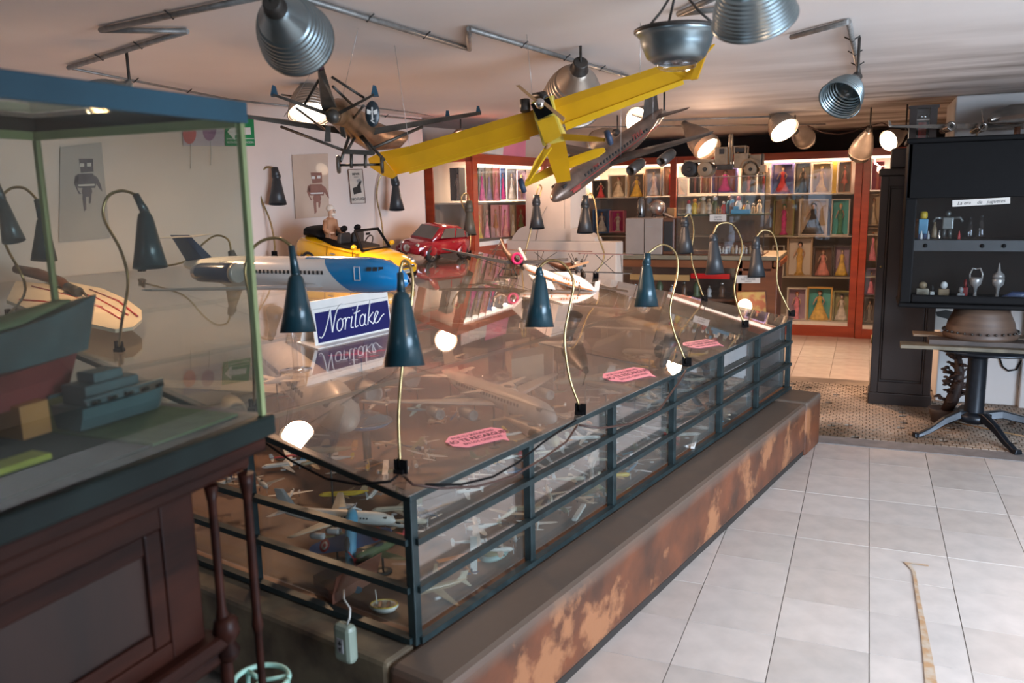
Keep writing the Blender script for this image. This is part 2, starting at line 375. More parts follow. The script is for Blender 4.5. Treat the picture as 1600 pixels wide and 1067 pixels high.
m_shade2 = mat('dark_grey_shade', (.022, .026, .030), .42, var=.2, scale=8)
m_cord = mat('brown_cord', (.05, .02, .013), .5)
m_conduit = mat('galvanised_conduit', (.26, .26, .25), .45, metal=.5, var=.2, scale=30)
m_glow = mat('lit_bulb_face', (1, .80, .60), em=7); m_glowd = mat('dim_bulb_face', (1, .72, .45), em=2.2)
m_red = mat('red_enamel', (.40, .015, .015), .2, coat=.6); m_cream = mat('cream_paint', (.68, .56, .42), .4)
m_blue = mat('blue_enamel', (.02, .16, .45), .25, coat=.5); m_green = mat('green_paint', (.05, .12, .045), .5)
m_yel = mat('yellow_paint', (.56, .29, .004), .42, var=.1, scale=6)
m_rub = mat('rubber', (.012, .012, .012), .6); m_grey = mat('grey_paint', (.30, .30, .29), .45)
m_tan = mat('tan_wood', (.38, .22, .10), .5, scale=15); m_brown = mat('brown_wood', (.13, .05, .025), .45, scale=15)
m_silver = mat('silver_paint', (.50, .48, .46), .3, metal=.5); m_dark = mat('dark_weathered_metal', (.05, .045, .04), .45, metal=.4, var=.3, scale=20)
m_clear = glass('clear_plastic', (.95, .95, .95), 1.4); m_pane = glass('cabinet_glass', (.97, .98, .98), 1.0, .012)
m_paper = mat('paper', (.62, .60, .56), .7, var=.03); m_ink = mat('ink', (.02, .02, .02), .6)

# ================================================================ CEILING REFLECTOR LAMPS
def reflector(label, neck, mouth, r, lit=0, body=None, spot=0, ribs=6, closed_face=True, blunt=.55, target=None, group=None, cat='lamp'):
    neck, mouth = V(neck), V(mouth); ax = (mouth - neck).normalized(); L = (mouth - neck).length
    M = frame(neck, ax.orthogonal(), ax); body = body or m_alu
    t = thing('reflector_lamp', label, cat, M, group)
    prof = [(.20 * r, 0), (.30 * r, .02 * L), (.36 * r, .10 * L), (.62 * r, .30 * L)]
    for k in range(ribs * 2 + 1):
        u = k / (ribs * 2); z = L * (.34 + .58 * u); dz = L * .58 / (ribs * 2)
        for q_ in (.0, .8): rr = r * (.66 + (.97 - .66) * (1 - (1 - u - q_ * dz / L / .58) ** 1.8 if u + q_ * dz / L / .58 < 1 else 1)) + (.016 * r if k % 2 else -.016 * r); prof.append((rr, z + q_ * dz))
    prof += [(1.0 * r, .97 * L), (1.04 * r, L), (1.0 * r, L)]
    inner = [(p[0] * .965, p[1]) for p in prof[::-1][1:-2]]
    b = MB(); b.lathe(prof + inner, 36, cap=False); part('reflector', b, body, t)
    b = MB(); b.lathe([(.20 * r, -.34 * r), (.24 * r, -.30 * r), (.24 * r, -.04 * r), (.3 * r, 0), (.3 * r, .03 * L), (.1 * r, .05 * L)], 18); part('socket', b, m_dark if not lit else body, t)
    if lit:
        b = MB(); b.lathe([(.9 * r, .90 * L), (.6 * r, .93 * L), (.05 * r, .95 * L)], 28); part('bulb', b, m_glow if lit > 1 else m_glowd, t, label='glowing bulb face')
    else:
        b = MB(); b.lathe([(.10 * r, .1 * L), (.14 * r, .2 * L), (.34 * r, .5 * L), (.36 * r, .62 * L), (.25 * r, .74 * L), (.05 * r, .78 * L)], 16); part('bulb', b, m_clear, t)
    # bracket that joins the lamp to the ceiling
    top = neck - ax * (.3 * r)
    part('bracket', MB().tube([top, top + V((0, 0, .02)), V((top.x, top.y, CZ))] if top.z < CZ - .03 else [top, top + V((0, 0, .012))], .006), m_dark, t, world=True)
    if spot:
        p = mouth + ax * .02
        light('lamp_light', 'SPOT', p, spot, WARM, target=target or (p + ax), spot_size=R(135), spot_blend=.6, shadow_soft_size=r * .8)
    return t
reflector('large ribbed aluminium reflector lamp, topmost left, above the twin-finned grey plane', U(430, 12, 2.02), U(464, 62, 2.22), .098, blunt=.5, ribs=8)
reflector('largest ribbed aluminium reflector lamp at the top edge of the picture', U(1170, -52, 1.92), U(1179, 28, 2.02), .101, ribs=9)
reflector('grey reflector lamp behind the propeller of the yellow plane', U(905, 108, 3.5), U(893, 160, 3.72), .135, body=m_aluw, ribs=8)
reflector('silver reflector lamp that turns its open mouth to the viewer, right of centre', U(1336, 124, 3.4), U(1312, 157, 3.34), .085, ribs=7)
reflector('lit reflector lamp behind the grey twin-finned plane, shining on the left wall', U(484, 180, 4.37) - V((.3, -.38, -.87)) * .20, U(484, 180, 4.37), .112, lit=2, spot=125, target=lw(1.6, .9, .6), body=m_aluw)
reflector('lit reflector lamp at the tail of the hanging airliner', U(1034, 178, 4.85), U(996, 190, 4.70), .082, lit=2, spot=125, body=m_aluw, target=lw(3.9, 1.2, .8))
reflector('lit conical lamp in front of the black strip, left of the toy truck', U(1072, 196, 7.1), U(1103, 229, 6.92), .118, lit=2, spot=80, body=m_aluw, ribs=1, target=(-1.1, 5.2, .4))
reflector('lit reflector lamp hanging right of the toy truck', U(1208, 178, 6.75), U(1226, 204, 6.65), .118, lit=2, spot=140, body=m_aluw, target=(-.2, 7.9, .1))
reflector('lit lamp low by the tall dark cabinet at the right', U(1412, 208, 6.2), U(1388, 220, 6.15), .078, lit=2, spot=30, body=m_aluw, target=(-.4, 7.8, 1.2))
reflector('lit lamp behind the middle of the yellow wing', V((-2.95, 5.95, 1.97)) - V((.42, -.76, -.5)) * .16, V((-2.95, 5.95, 1.97)), .095, lit=2, spot=80, body=m_aluw, target=(-2.0, 6.05, .9))
reflector('unlit grey cone lamp turned away beside the black strip, left of the hanging cone', U(1243, 205, 6.9), U(1257, 216, 7.15), .09, body=m_aluw, ribs=1)
reflector('unlit beige cone lamp hanging point-up in front of the black strip', U(1358, 203, 6.4), U(1344, 238, 6.6), .088, body=m_aluw, ribs=1)
reflector('unlit grey cone lamp between the yellow tail and the hanging airliner', U(962, 207, 6.6), U(935, 222, 6.9), .10, body=m_aluw, ribs=1)
reflector('glowing ribbed reflector lamp seen through the top of the ship vitrine', U(195, 135, 3.3), U(146, 164, 3.2), .085, lit=1, spot=60, ribs=8, target=(-2.6, 3.4, .9))
reflector('added lamp outside the picture, warming the near end of the aisle', (.25, .95, 2.04), (.20, 1.15, 1.90), .10, lit=2, spot=15, target=(-.35, 2.6, 0))  # unseen lamp, added to put warm light on the near floor
# shallow bowl uplighter
d = 2.5; c = U(1057, 50, d); s = d / F_PX
t = thing('bowl_lamp', 'upturned aluminium bowl lamp in front of the raised tip of the yellow wing', 'lamp', c)
part('bowl', MB().lathe([(62 * s, .004), (64 * s, -.002), (60 * s, -.01), (57 * s, -8 * s), (54 * s, -20 * s), (46 * s, -38 * s), (34 * s, -47 * s), (33 * s, -45 * s), (44 * s, -36 * s), (52 * s, -18 * s), (58 * s, 0)], 40, cap=False), m_alu, t)
part('lens', MB().lathe([(33 * s, -46 * s), (30 * s, -54 * s), (18 * s, -58 * s), (2 * s, -59 * s)], 24), m_clear, t)
part('rim', MB().lathe([(62 * s, .012), (66 * s, .008), (66 * s, 0), (62 * s, -.004)], 40, cap=False), m_dark, t)
part('bulb', MB().ball((0, 0, -.055), (.03, .03, .035)), m_white, t)
for a in (0, 2.1, 4.2): part('bracket', MB().tube([(cos(a) * .12, sin(a) * .12, .005), (cos(a) * .07, sin(a) * .07, .05), (0, 0, CZ - c.z)], .004), m_dark, t)
# ---- conduits on the ceiling
def conduit(label, pxs, z=CZ - .014, r=.010, pts=None, straps=True, mt=None):
    P = pts or [Z(x, y, z) for x, y in pxs]
    t = thing('conduit', label, 'pipe', P[0])
    for i in range(len(P) - 1): part('pipe', MB().tube([P[i], P[i + 1]], r, 10), mt or m_conduit, t, world=True)
    for i in range(len(P) - 1):
        L = (P[i + 1] - P[i]).length
        for k in range(1, int(L / .5) + 1) if straps else ():
            q = P[i].lerp(P[i + 1], k / (int(L / .5) + 1)); dd = (P[i + 1] - P[i]).normalized(); sd = dd.cross(UP).normalized()
            part('strap', MB().tube([q - sd * .03 + UP * .01, q - sd * .012, q - UP * (r + .002), q + sd * .012, q + sd * .03 + UP * .01], .003, 6), m_dark, t, world=True)
    return t
conduit('zigzag galvanised conduit on the ceiling, upper left', [(107, 106), (292, 49), (157, 47), (402, -4), (520, -30)])
conduit('straight galvanised conduit from the top-left lamp toward the ceiling centre', [(462, -6), (734, 77)])
conduit('galvanised conduit across the ceiling centre to the lamp over the yellow propeller', [(733, 76), (733, 45), (984, 121)])
conduit('bent galvanised conduit around the largest reflector lamp', [(1130, -10), (1060, 22), (1160, 10)])
conduit('conduit that turns down to the open-mouthed silver lamp', [(1236, 58), (1326, 34), (1343, 116)])
conduit('thin double conduit along the top of the left wall', None, r=.006, pts=[Z(107, 106, CZ - .012), lw(1.6, 2.7, CZ - .03), lw(3.4, 2.78, CZ - .03)])
conduit('thin pipe under the ceiling behind the grey twin-finned plane', None, r=.005, pts=[U(440, 148, 4.4), U(742, 190, 7.2)], straps=False)
conduit('thin lamp rail in front of the back showcases, left of the cone lamps', None, r=.008, pts=[U(1035, 188, 6.7), U(1232, 181, 6.7)], straps=False)
conduit('long thin lamp rail under the back ceiling', None, r=.006, pts=[U(880, 199, 7.3), U(1290, 194, 7.3)], straps=False)
b = MB().tube([U(x, y, 6.9) for x, y in ((1262, 196), (1285, 207), (1310, 210), (1335, 205), (1355, 197), (1378, 192), (1395, 199))], .004, 6)
single('cable', b, m_cord, 'drooping dark cable between the cone lamps and the tall cabinet', 'cable', U(1262, 196, 6.9), world=True)

# ================================================================ GOOSENECK LAMPS
def goose(label, base, neck, shade, mt=None, d=None, rt=.43, brass=None, d2=None):
    """base: world point; neck: picture points from the base up and over to the socket; shade: x_top,y_top,x_bot,y_bot,half-width in px"""
    base = V(base); d = d or dep(base); d2 = d2 or d
    t = thing('gooseneck_lamp', label, 'lamp', base)
    xt, yt, xb, yb, hw = shade; A = U(xt, yt, d2); B = U(xb, yb, d2); ax = B - A; L = ax.length; r = hw * d2 / F_PX
    pts = [base + UP * .02]; n = len(neck)
    for i, (x, y) in enumerate(neck): pts.append(U(x, y, d + (d2 - d) * (i + 1) / n))
    sm = []                        # smooth the neck
    for i in range(len(pts) - 1):
        p0, p1, p2, p3 = pts[max(i - 1, 0)], pts[i], pts[i + 1], pts[min(i + 2, len(pts) - 1)]
        for k in range(6):
            u = k / 6; sm.append(.5 * ((2 * p1) + (p2 - p0) * u + (2 * p0 - 5 * p1 + 4 * p2 - p3) * u * u + (3 * p1 - p0 - 3 * p2 + p3) * u ** 3))
    sm.append(pts[-1])
    part('neck', MB().tube(sm, (.0036 + .0004 * d), 8), brass or m_brass, t, world=True)
    M = frame(A, ax.orthogonal(), ax)
    prof = [(r * .12, -.01 * L), (r * rt * .62, .015 * L), (r * rt * .92, .06 * L), (r * (rt + .03), .13 * L), (r * (rt + .50 * (1 - rt)), .56 * L), (r, L), (r * .97, L), (r * (rt - .03 + .5 * (1 - rt)), .56 * L), (r * (rt - .02), .14 * L)]
    b = MB(); b.lathe(prof, 24, M, cap=False); part('lamp_shade', b, mt or m_shade, t, world=True)
    e = sm[-1]; b = MB().tube([e, e.lerp(A, .45), A], [.010 * d / 2.5, .011 * d / 2.5, .014 * d / 2.5], 10); b.ball(A, .013 * d / 2.4, 10, 6)
    part('socket', b, mt or m_shade, t, world=True)
    b = MB(); b.ball(tuple(B - ax * .25), r * .42, 12, 8); part('bulb', b, m_clear, t, world=True)
    b = MB(); q = base
    b.box(q + UP * .006, (.030, .030, .012)); b.tube([q + UP * .01, q + UP * .035], .008, 8); b.box(q + UP * .025 + WD * .012, (.008, .020, .03)); b.box(q + UP * .02 - WD * .014, (.02, .008, .04))
    part('clamp', b, m_black, t, world=True); return t
def railpt(l, w=.0): return lw(l, w, rz(max(w, 0)) + .006)
def rb(px, py):                # base on the glass roof or rail under a picture point
    p = roof(px, py); return p + UP * .007
goose('teal-black gooseneck lamp clamped to the near corner of the case', rb(626, 742), [(624, 700), (623, 640), (630, 560), (641, 490), (645, 440), (640, 414), (630, 408), (625, 426)], (627, 455, 632, 572, 32))
goose('blue-black gooseneck lamp leaning over the middle of the glass roof', rb(906, 650), [(903, 628), (890, 590), (882, 530), (890, 480), (896, 440), (880, 412), (858, 407), (842, 418)], (843, 429, 843, 511, 23))
goose('slate-blue gooseneck lamp on the rail between the second and third pink stickers', rb(1072, 574), [(1068, 556), (1052, 515), (1047, 480), (1058, 430), (1056, 396), (1035, 382), (1012, 396)], (1010, 413, 1010, 479, 19))
goose('charcoal gooseneck lamp with the red ledge showing under its shade', rb(1163, 513), [(1160, 500), (1148, 460), (1150, 430), (1160, 385), (1146, 352), (1124, 350), (1114, 366)], (1115, 374, 1117, 428, 15), m_shade2)
goose('charcoal gooseneck lamp on the far right corner of the case', rb(1236, 496), [(1228, 475), (1214, 440), (1215, 395), (1207, 365), (1192, 360), (1182, 370)], (1181, 386, 1182, 433, 14), m_shade2)
goose('black gooseneck lamp on the back edge, nearest the glass tank', lw(3.5, .55, rz(.55)), [(1084, 420), (1080, 395), (1084, 360), (1078, 335), (1070, 340)], (1070, 351, 1071, 396, 13), m_shade2)
goose('blue-grey gooseneck lamp on the back edge before the white partition doorway', lw(3.5, 1.35, rz(1.35)), [(944, 400), (934, 365), (931, 325), (924, 303), (915, 306)], (914, 322, 914, 364, 13), m_shade2)
goose('black gooseneck lamp hanging in front of the white partition', lw(3.4, 1.9, rz(1.9)), [(827, 370), (836, 330), (846, 296), (842, 290), (838, 305)], (838, 318, 839, 357, 12), m_shade2)
goose('small dull green gooseneck lamp against the red showcase post', lw(3.35, 2.35, rz(2.35)), [(735, 372), (731, 340), (722, 318), (722, 306), (730, 303), (733, 314)], (733, 328, 734, 367, 11), mat('dull_green_shade', (.06, .06, .045), .5))
goose('black gooseneck lamp under the left tip of the yellow wing', Wp(598, 402, 2.76), [(600, 385), (596, 345), (589, 310), (592, 282), (602, 268), (614, 268)], (618, 287, 620, 328, 12), m_shade2)
goose('black gooseneck lamp on the left wall ledge, left of the cream robot poster', Wp(429, 402, 2.76), [(429, 380), (422, 345), (408, 310), (405, 280), (415, 262), (429, 262)], (432, 276, 434, 319, 14), m_shade2)
goose('teal-black gooseneck lamp between the airliner nose and the vitrine post', rb(398, 645), [(396, 560), (390, 470), (383, 425), (390, 396), (408, 377), (435, 372), (455, 384)], (462, 428, 466, 519, 28), d=2.35)
goose('large slate gooseneck lamp behind the ship vitrine in front of the airliner tail', rb(187, 552), [(190, 505), (200, 440), (188, 390), (162, 340), (168, 308), (190, 298), (212, 304)], (226, 330, 235, 418, 26), d=2.5)
goose('dark gooseneck lamp behind the ship vitrine, second from its left edge', lw(.02, 2.2, rz(2.2)), [(40, 450), (8, 380), (0, 320), (14, 296), (38, 294), (58, 312)], (66, 340, 69, 407, 19), d=2.75)
goose('dark gooseneck lamp cut by the left edge of the picture', lw(.02, 2.6, rz(2.6)), [(-30, 420), (-35, 330), (-20, 290), (-5, 288)], (2, 310, 22, 377, 17), d=2.5)
goose('gooseneck lamp half hidden behind the tail of the blue-nosed airliner', Wp(222, 424, 2.7), [(285, 410), (318, 380), (338, 368), (356, 374), (361, 392)], (364, 402, 366, 440, 13), m_shade2)

# cords along the rail
def cord(label, pts, mt=None, r=.0035):
    b = MB().tube(pts, r, 6); return single('cord', b, mt or m_cord, label, 'cable', pts[0], world=True)
cord('black cord looping from the near corner lamp along the glass side', [U(x, y, dd) for x, y, dd in ((622, 742, 2.1), (610, 752, 2.08), (560, 757, 2.16), (510, 748, 2.22), (455, 720, 2.3), (412, 690, 2.36))], m_black)
cord('brown cord drooping between the near corner and the second lamp', [U(x, y, dd) for x, y, dd in ((632, 745, 2.09), (645, 757, 2.06), (690, 763, 2.12), (745, 760, 2.2), (800, 745, 2.3), (850, 715, 2.42), (885, 690, 2.52), (902, 664, 2.6))])
cord('black cord under the top rail beside the pink speech sticker', [U(x, y, dd) for x, y, dd in ((665, 757, 2.09), (720, 757, 2.17), (770, 745, 2.27), (810, 722, 2.36), (850, 690, 2.46), (900, 656, 2.6))], m_black)
cord('brown cord along the rail between the middle lamps', [U(x, y, dd) for x, y, dd in ((905, 664, 2.62), (940, 669, 2.68), (985, 662, 2.8), (1030, 640, 2.95), (1062, 595, 3.15), (1072, 578, 3.22))])
# ================================================================ SHIP VITRINE ON ITS MAHOGANY CABINET (near left)
VX0, VX1, VY0, VY1, VB, VT = -1.76, -1.16, -.05, 1.36, 1.10, 1.745
m_band = mat('blue_painted_band', (.022, .085, .13), .5, var=.12, scale=5)
m_gedge = mat('greenish_glass_edge', (.27, .33, .16), .35, var=.15, scale=6)
m_rim = mat('dark_green_rim', (.010, .018, .017), .4, var=.3, scale=6, spec=.2)
m_vg = glass('vitrine_glass', (.88, .90, .87), .9, .012)
vt = thing('ship_vitrine', 'blue-topped glass vitrine of model ships in the near left', 'vitrine', ((VX0 + VX1) / 2, .65, VB))
B = lambda a, b_: MB().bb(a, b_)
part('top_band', B((VX1 - .008, VY0, VT - .042), (VX1 + .006, VY1 + .006, VT)), m_band, vt, world=True, bevel=.003)
part('top_band', B((VX0, VY1 - .008, VT - .03), (VX1 - .008, VY1 + .006, VT)), m_rim, vt, world=True)
part('top_band', B((VX0, VY0, VT - .03), (VX0 + .01, VY1 - .008, VT)), m_rim, vt, world=True)
part('edge_strip', B((VX0 + .012, VY1 - .016, VT - .05), (VX1 - .01, VY1 - .008, VT - .031)), m_gedge, vt, world=True)
part('edge_strip', B((VX0 + .01, VY0, VT - .05), (VX0 + .016, VY1 - .02, VT - .031)), m_gedge, vt, world=True)
for x, y in ((VX1, VY1), (VX0 + .012, VY1)):
    part('corner_strip', B((x - .012, y - .012, VB), (x, y, VT - .03)), m_gedge, vt, world=True)
part('pane', B((VX1 - .006, VY0, VB + .004), (VX1 - .003, VY1 - .014, VT - .04)), m_vg, vt, world=True)
part('pane', B((VX0 + .016, VY1 - .007, VB + .004), (VX1 - .014, VY1 - .004, VT - .05)), m_vg, vt, world=True)
part('pane', B((VX0 + .003, VY0, VB + .004), (VX0 + .006, VY1 - .014, VT - .05)), m_vg, vt, world=True)
part('top_pane', B((VX0 + .01, VY0, VT - .010), (VX1 - .01, VY1 - .01, VT - .006)), m_vg, vt, world=True)
part('base_rim', B((VX0 - .02, VY0, VB - .045), (VX1 + .012, VY1 + .016, VB)), m_rim, vt, world=True, bevel=.006)
part('green_mat', B((VX0 + .03, 1.10, VB + .001), (VX1 - .05, 1.33, VB + .006)), mat('green_baize', (.06, .12, .045), .9, scale=30), vt, world=True)
part('dark_mat', B((VX0 + .03, VY0 + .02, VB + .001), (VX1 - .05, 1.09, VB + .005)), mat('dark_green_baize', (.015, .03, .022), .9, scale=30), vt, world=True)
# cabinet
cb = thing('mahogany_cabinet', 'dark carved mahogany cabinet with a sunk panel and slim columns under the ship vitrine', 'cabinet', ((VX0 + VX1) / 2, .6, 0))
fx = -1.215
part('top_moulding', B((VX0 - .01, VY0, 1.02), (VX1 - .005, VY1 + .002, 1.054)), m_mahog, cb, world=True, bevel=.008)
part('top_moulding', B((VX0, VY0, .985), (VX1 - .03, VY1 - .025, 1.02)), m_mahog, cb, world=True, bevel=.01)
part('body', B((VX0, VY0, .62), (fx - .02, 1.20, .985)), m_mahog, cb, world=True)
part('stile', B((fx - .02, 1.105, .60), (fx, 1.19, .985)), m_mahog, cb, world=True, bevel=.004)
part('stile', B((fx - .02, .30, .60), (fx, .40, .985)), m_mahog, cb, world=True, bevel=.004)
part('top_frame', B((fx - .02, .40, .935), (fx, 1.105, .985)), m_mahog, cb, world=True, bevel=.004)
part('bottom_frame', B((fx - .02, .40, .62), (fx, 1.105, .70)), m_mahog, cb, world=True, bevel=.004)
pn = part('sunk_panel', B((fx - .018, .40, .70), (fx - .012, 1.105, .935)), plank_mat('panel_veneer', (.032, .011, .007), (.012, .005, .004), .4, (2, 9, 3)), cb, world=True)
for a, b_ in (((fx - .012, 1.065, .70), (fx - .002, 1.105, .935)), ((fx - .012, .40, .895), (fx - .003, 1.064, .935)), ((fx - .012, .40, .70), (fx - .003, 1.064, .735))):
    part('panel_moulding', B(a, b_), m_mahog, cb, world=True, bevel=.008)
part('lower_moulding', B((VX0, VY0, .63), (fx + .035, 1.225, .665)), m_mahog, cb, world=True, bevel=.012)
part('lower_moulding', B((VX0, VY0, .595), (fx + .02, 1.215, .63)), m_mahog, cb, world=True, bevel=.01)
part('carved_bracket', MB().lathe([(.018, .60), (.026, .62), (.016, .64), (.028, .66), (.024, .69), (.012, .70)], 14, TR(fx + .022, 1.225, 0)), m_mahog, cb, world=True)
prof = [(.017, 0), (.017, .05), (.011, .06), (.009, .30), (.012, .33), (.012, .345), (.009, .36), (.0085, .62), (.013, .64), (.010, .66), (.009, .93), (.014, .96), (.017, .985)]
for x, y in ((-1.18, 1.305), (VX0 + .03, 1.30)): part('column', MB().lathe(prof, 14, TR(x, y, 0)), m_mahog, cb, world=True)
part('column', MB().lathe([(.012, .0), (.010, .3), (.014, .56), (.013, .70), (.009, .72), (.009, .95), (.015, .985)], 14, TR(fx + .018, 1.222, 0)), m_mahog, cb, world=True)
for y in (.36, ): part('leg', MB().lathe([(.02, 0), (.015, .3), (.02, .6)], 12, TR(fx - .03, y, 0)), m_mahog, cb, world=True)
part('lower_shelf', B((VX0, VY0, .12), (fx - .03, 1.19, .15)), m_mahog, cb, world=True)
# ---- ships
def hull(L, Bm, z0, z1, sheer=.0, flare=.6, bow=.35, transom=.7, n=12):
    """closed hull from stern (x=0) to bow (x=L), between z0 and z1"""
    rings = []
    for i in range(n + 1):
        u = i / n; w = Bm / 2 * (transom + (1 - transom) * min(1, u * 4)) * (1 - max(0, (u - (1 - bow)) / bow) ** 1.8 * .97)
        zt = z1 + sheer * max(0, u - .55) ** 2 * 4; zb = z0 + (z1 - z0) * .0
        rake = L * .05 * max(0, (u - .8)) * 5
        rings.append([V((u * L + rake, -w, zt)), V((u * L + rake * .5, -w * (flare + .2), (zt + zb) / 2)), V((u * L, -w * flare, zb)), V((u * L, w * flare, zb)), V((u * L + rake * .5, w * (flare + .2), (zt + zb) / 2)), V((u * L + rake, w, zt))])
    return MB().loft(rings, smooth=False)
m_sea = mat('blue_grey_hull_paint', (.055, .105, .12), .5, var=.2, scale=10); m_redh = mat('dull_red_antifouling', (.16, .028, .03), .55, var=.2, scale=10)
Bow = V((-1.50, 1.27, 1.235)); M = frame((-1.50, .50, 1.235), (0, 1, .02))
sh = thing('model_freighter', 'blue-grey model ship with dull red keel raised on a block in the vitrine', 'model ship', M)
part('hull', hull(.72, .15, 0, .075, .045), m_sea, sh); part('keel', hull(.66, .125, -.078, -.002, 0, .4), m_redh, sh)
part('deck', MB().loft([[V((x, -w, z)), V((x, w, z)), V((x, w, z + .004)), V((x, -w, z + .004))] for x, w, z in ((.02, .05, .074), (.4, .066, .074), (.55, .05, .085), (.68, .018, .108))]), mat('green_deck', (.14, .22, .12), .7), sh)
b = MB().box((.22, 0, .12), (.2, .09, .09)); b.box((.25, 0, .185), (.1, .07, .04)); part('superstructure', b, m_sea, sh)
for x in (.38, .50): part('mast', MB().tube([(x, 0, .07), (x, 0, .24)], .004), m_sea, sh)
part('funnel', MB().tube([(.17, 0, .16), (.165, 0, .26)], .02, 12), m_redh, sh)
part('stand', MB().bb((.30, -.05, -.135), (.36, .05, -.072)).bb((.52, -.045, -.135), (.58, .045, -.070)), mat('orange_pine_block', (.42, .20, .06), .6), sh)
M = frame((-1.43, 1.10, VB + .012), (0, 1, 0))
s2 = thing('model_gunboat', 'teal-grey model boat with square stern on the vitrine floor', 'model ship', M)
part('hull', hull(.23, .10, 0, .045, .01, .7, .2, .9), m_sea, s2)
part('rail', MB().tube([(.0, -.048, .062), (.20, -.047, .064)], .0035).tube([(.0, .048, .062), (.20, .047, .064)], .0035), m_sea, s2)
b = MB().bb((.02, -.035, .044), (.15, .035, .085)); b.bb((.05, -.026, .085), (.12, .026, .105)); part('superstructure', b, m_sea, s2, bevel=.003)
for k in range(5): part('gun', MB().tube([(.03 + k * .04, -.04, .05), (.03 + k * .04, -.058, .056)], .004, 6), m_rim, s2)
M = frame((-1.62, .55, VB + .012), (0, 1, 0)); s3 = thing('model_barge', 'dark model barge low on the vitrine floor, nearest the viewer', 'model ship', M)
part('hull', hull(.5, .14, 0, .06, .01), mat('tar_black_hull', (.012, .02, .02), .5), s3); part('cabin', MB().bb((.08, -.04, .06), (.26, .04, .10)), m_rim, s3, bevel=.004)
part('cargo', MB().bb((.31, -.045, .06), (.43, .045, .085)), mat('olive_tarpaulin', (.08, .10, .03), .8), s3, bevel=.01)
b = MB().bb((-1.665, 1.015, VB + .01), (-1.655, 1.065, 1.50)).bb((-1.69, .99, VB + .006), (-1.63, 1.09, VB + .016)); single('wooden_board', b, m_tan, 'upright tan wooden board on a foot at the left edge of the vitrine', 'board', (-1.66, 1.04, VB + .006), world=True)
b = MB().bb((-1.36, .86, VB + .006), (-1.31, .97, VB + .018)); single('yellow_green_strip', b, mat('yellow_green_paint', (.40, .45, .05), .5), 'yellow-green painted strip on the vitrine floor', 'strip', (-1.33, .9, VB + .006), world=True, bevel=.003)
# floor items under the vitrine: mint wire fan guard, and the grey intercom box hanging on the plinth
M = frame(U(408, 1062, 2.0), RIGHT, UP); mint = mat('mint_enamel', (.36, .62, .52), .4)
fg = thing('mint_stool', 'mint green ringed metal stool at the bottom edge below the plinth', 'stool', M)
part('seat_ring', MB().tube([(cos(2 * pi * k / 24) * .065, sin(2 * pi * k / 24) * .065, 0) for k in range(25)], .007, 8), mint, fg)
for a in (.3, 2.4, 4.5): part('spoke', MB().tube([(0, 0, -.002), (cos(a) * .065, sin(a) * .065, -.002)], .006, 8), mint, fg)
zz = M.translation.z
for a in (.3, 2.4, 4.5): part('leg', MB().tube([(cos(a) * .06, sin(a) * .06, 0), (cos(a) * .10, sin(a) * .10, -zz + .006)], .006, 8), mint, fg)
q = onpl(540, 1000, lw(-.14, 0), LD); M = frame(q, -WD, UP)
ib = thing('junction_box', 'pale grey-green plastic junction box hanging on the dusty side of the plinth', 'switch box', M)
mib = mat('grey_green_plastic', (.22, .27, .22), .45)
part('housing', MB().bb((-.033, -.018, -.062), (.033, .018, .05)), mib, ib, bevel=.014)
part('label_plate', MB().bb((-.014, -.0195, -.03), (.008, -.0175, .012)), mat('grey_label', (.30, .30, .32), .5), ib)
part('mark', MB().prism([(-.010, .0), (-.001, .012), (.004, .0), (-.003, -.004)], .001, TR(0, -.0200, -.004) @ RX(pi / 2)), m_ink, ib)
part('mark', MB().prism([(-.009, -.012), (.002, -.008), (-.002, -.024)], .001, TR(0, -.0200, -.004) @ RX(pi / 2)), m_ink, ib)
part('cable', MB().tube([(.008, 0, .046), (.022, .0, .075), (.014, .01, .092), (-.03, .03, .10), (-.06, .06, .106)], .003, 6), mat('pale_cord', (.45, .45, .42), .5), ib)
# ================================================================ MODEL AIRCRAFT BUILDERS (nose +X, up +Z, real size given by s = length)
def fus_rings(xs, n=16, sy=1, sz=1, cz=0):
    return [[V((x, cos(2 * pi * j / n) * r * sy, cz_ + sin(2 * pi * j / n) * r * sz)) for j in range(n)] for x, r, cz_ in [(q[0], max(q[1], .0006), q[2] if len(q) > 2 else cz) for q in xs]]
def wingmb(xr, cr, xt, ct, y0, y1, z0, z1, th, n=1, rnd=0):
    """one wing panel from root (y0) to tip (y1); xr/xt leading edge x, cr/ct chord"""
    b = MB(); R_ = []
    st = [(0, 1), (1, 1)] if not rnd else [(0, 1), (.6, 1), (.85, .85), (.96, .6), (1, .3)]
    for u, k in st:
        x = xr + (xt - xr) * u; c = (cr + (ct - cr) * u); y = y0 + (y1 - y0) * u; z = z0 + (z1 - z0) * u; t = th * (1 - .6 * u)
        x -= c * (1 - k) / 2; c *= k
        R_.append([V((x, y, z)), V((x - c * .12, y, z + t * .5)), V((x - c * .5, y, z + t * .45)), V((x - c, y, z)), V((x - c * .5, y, z - t * .35)), V((x - c * .12, y, z - t * .4))])
    return b.loft(R_, smooth=False)
def finmb(xr, cr, xt, ct, z0, z1, th, y=0):
    b = MB(); R_ = []
    for x, c, z in ((xr, cr, z0), (xt, ct, z1)):
        R_.append([V((x, y, z)), V((x - c * .3, y + th / 2, z)), V((x - c, y, z)), V((x - c * .3, y - th / 2, z))])
    return b.loft(R_, smooth=False)
def scale_mb(b, s): b.v = [p * s for p in b.v]; return b
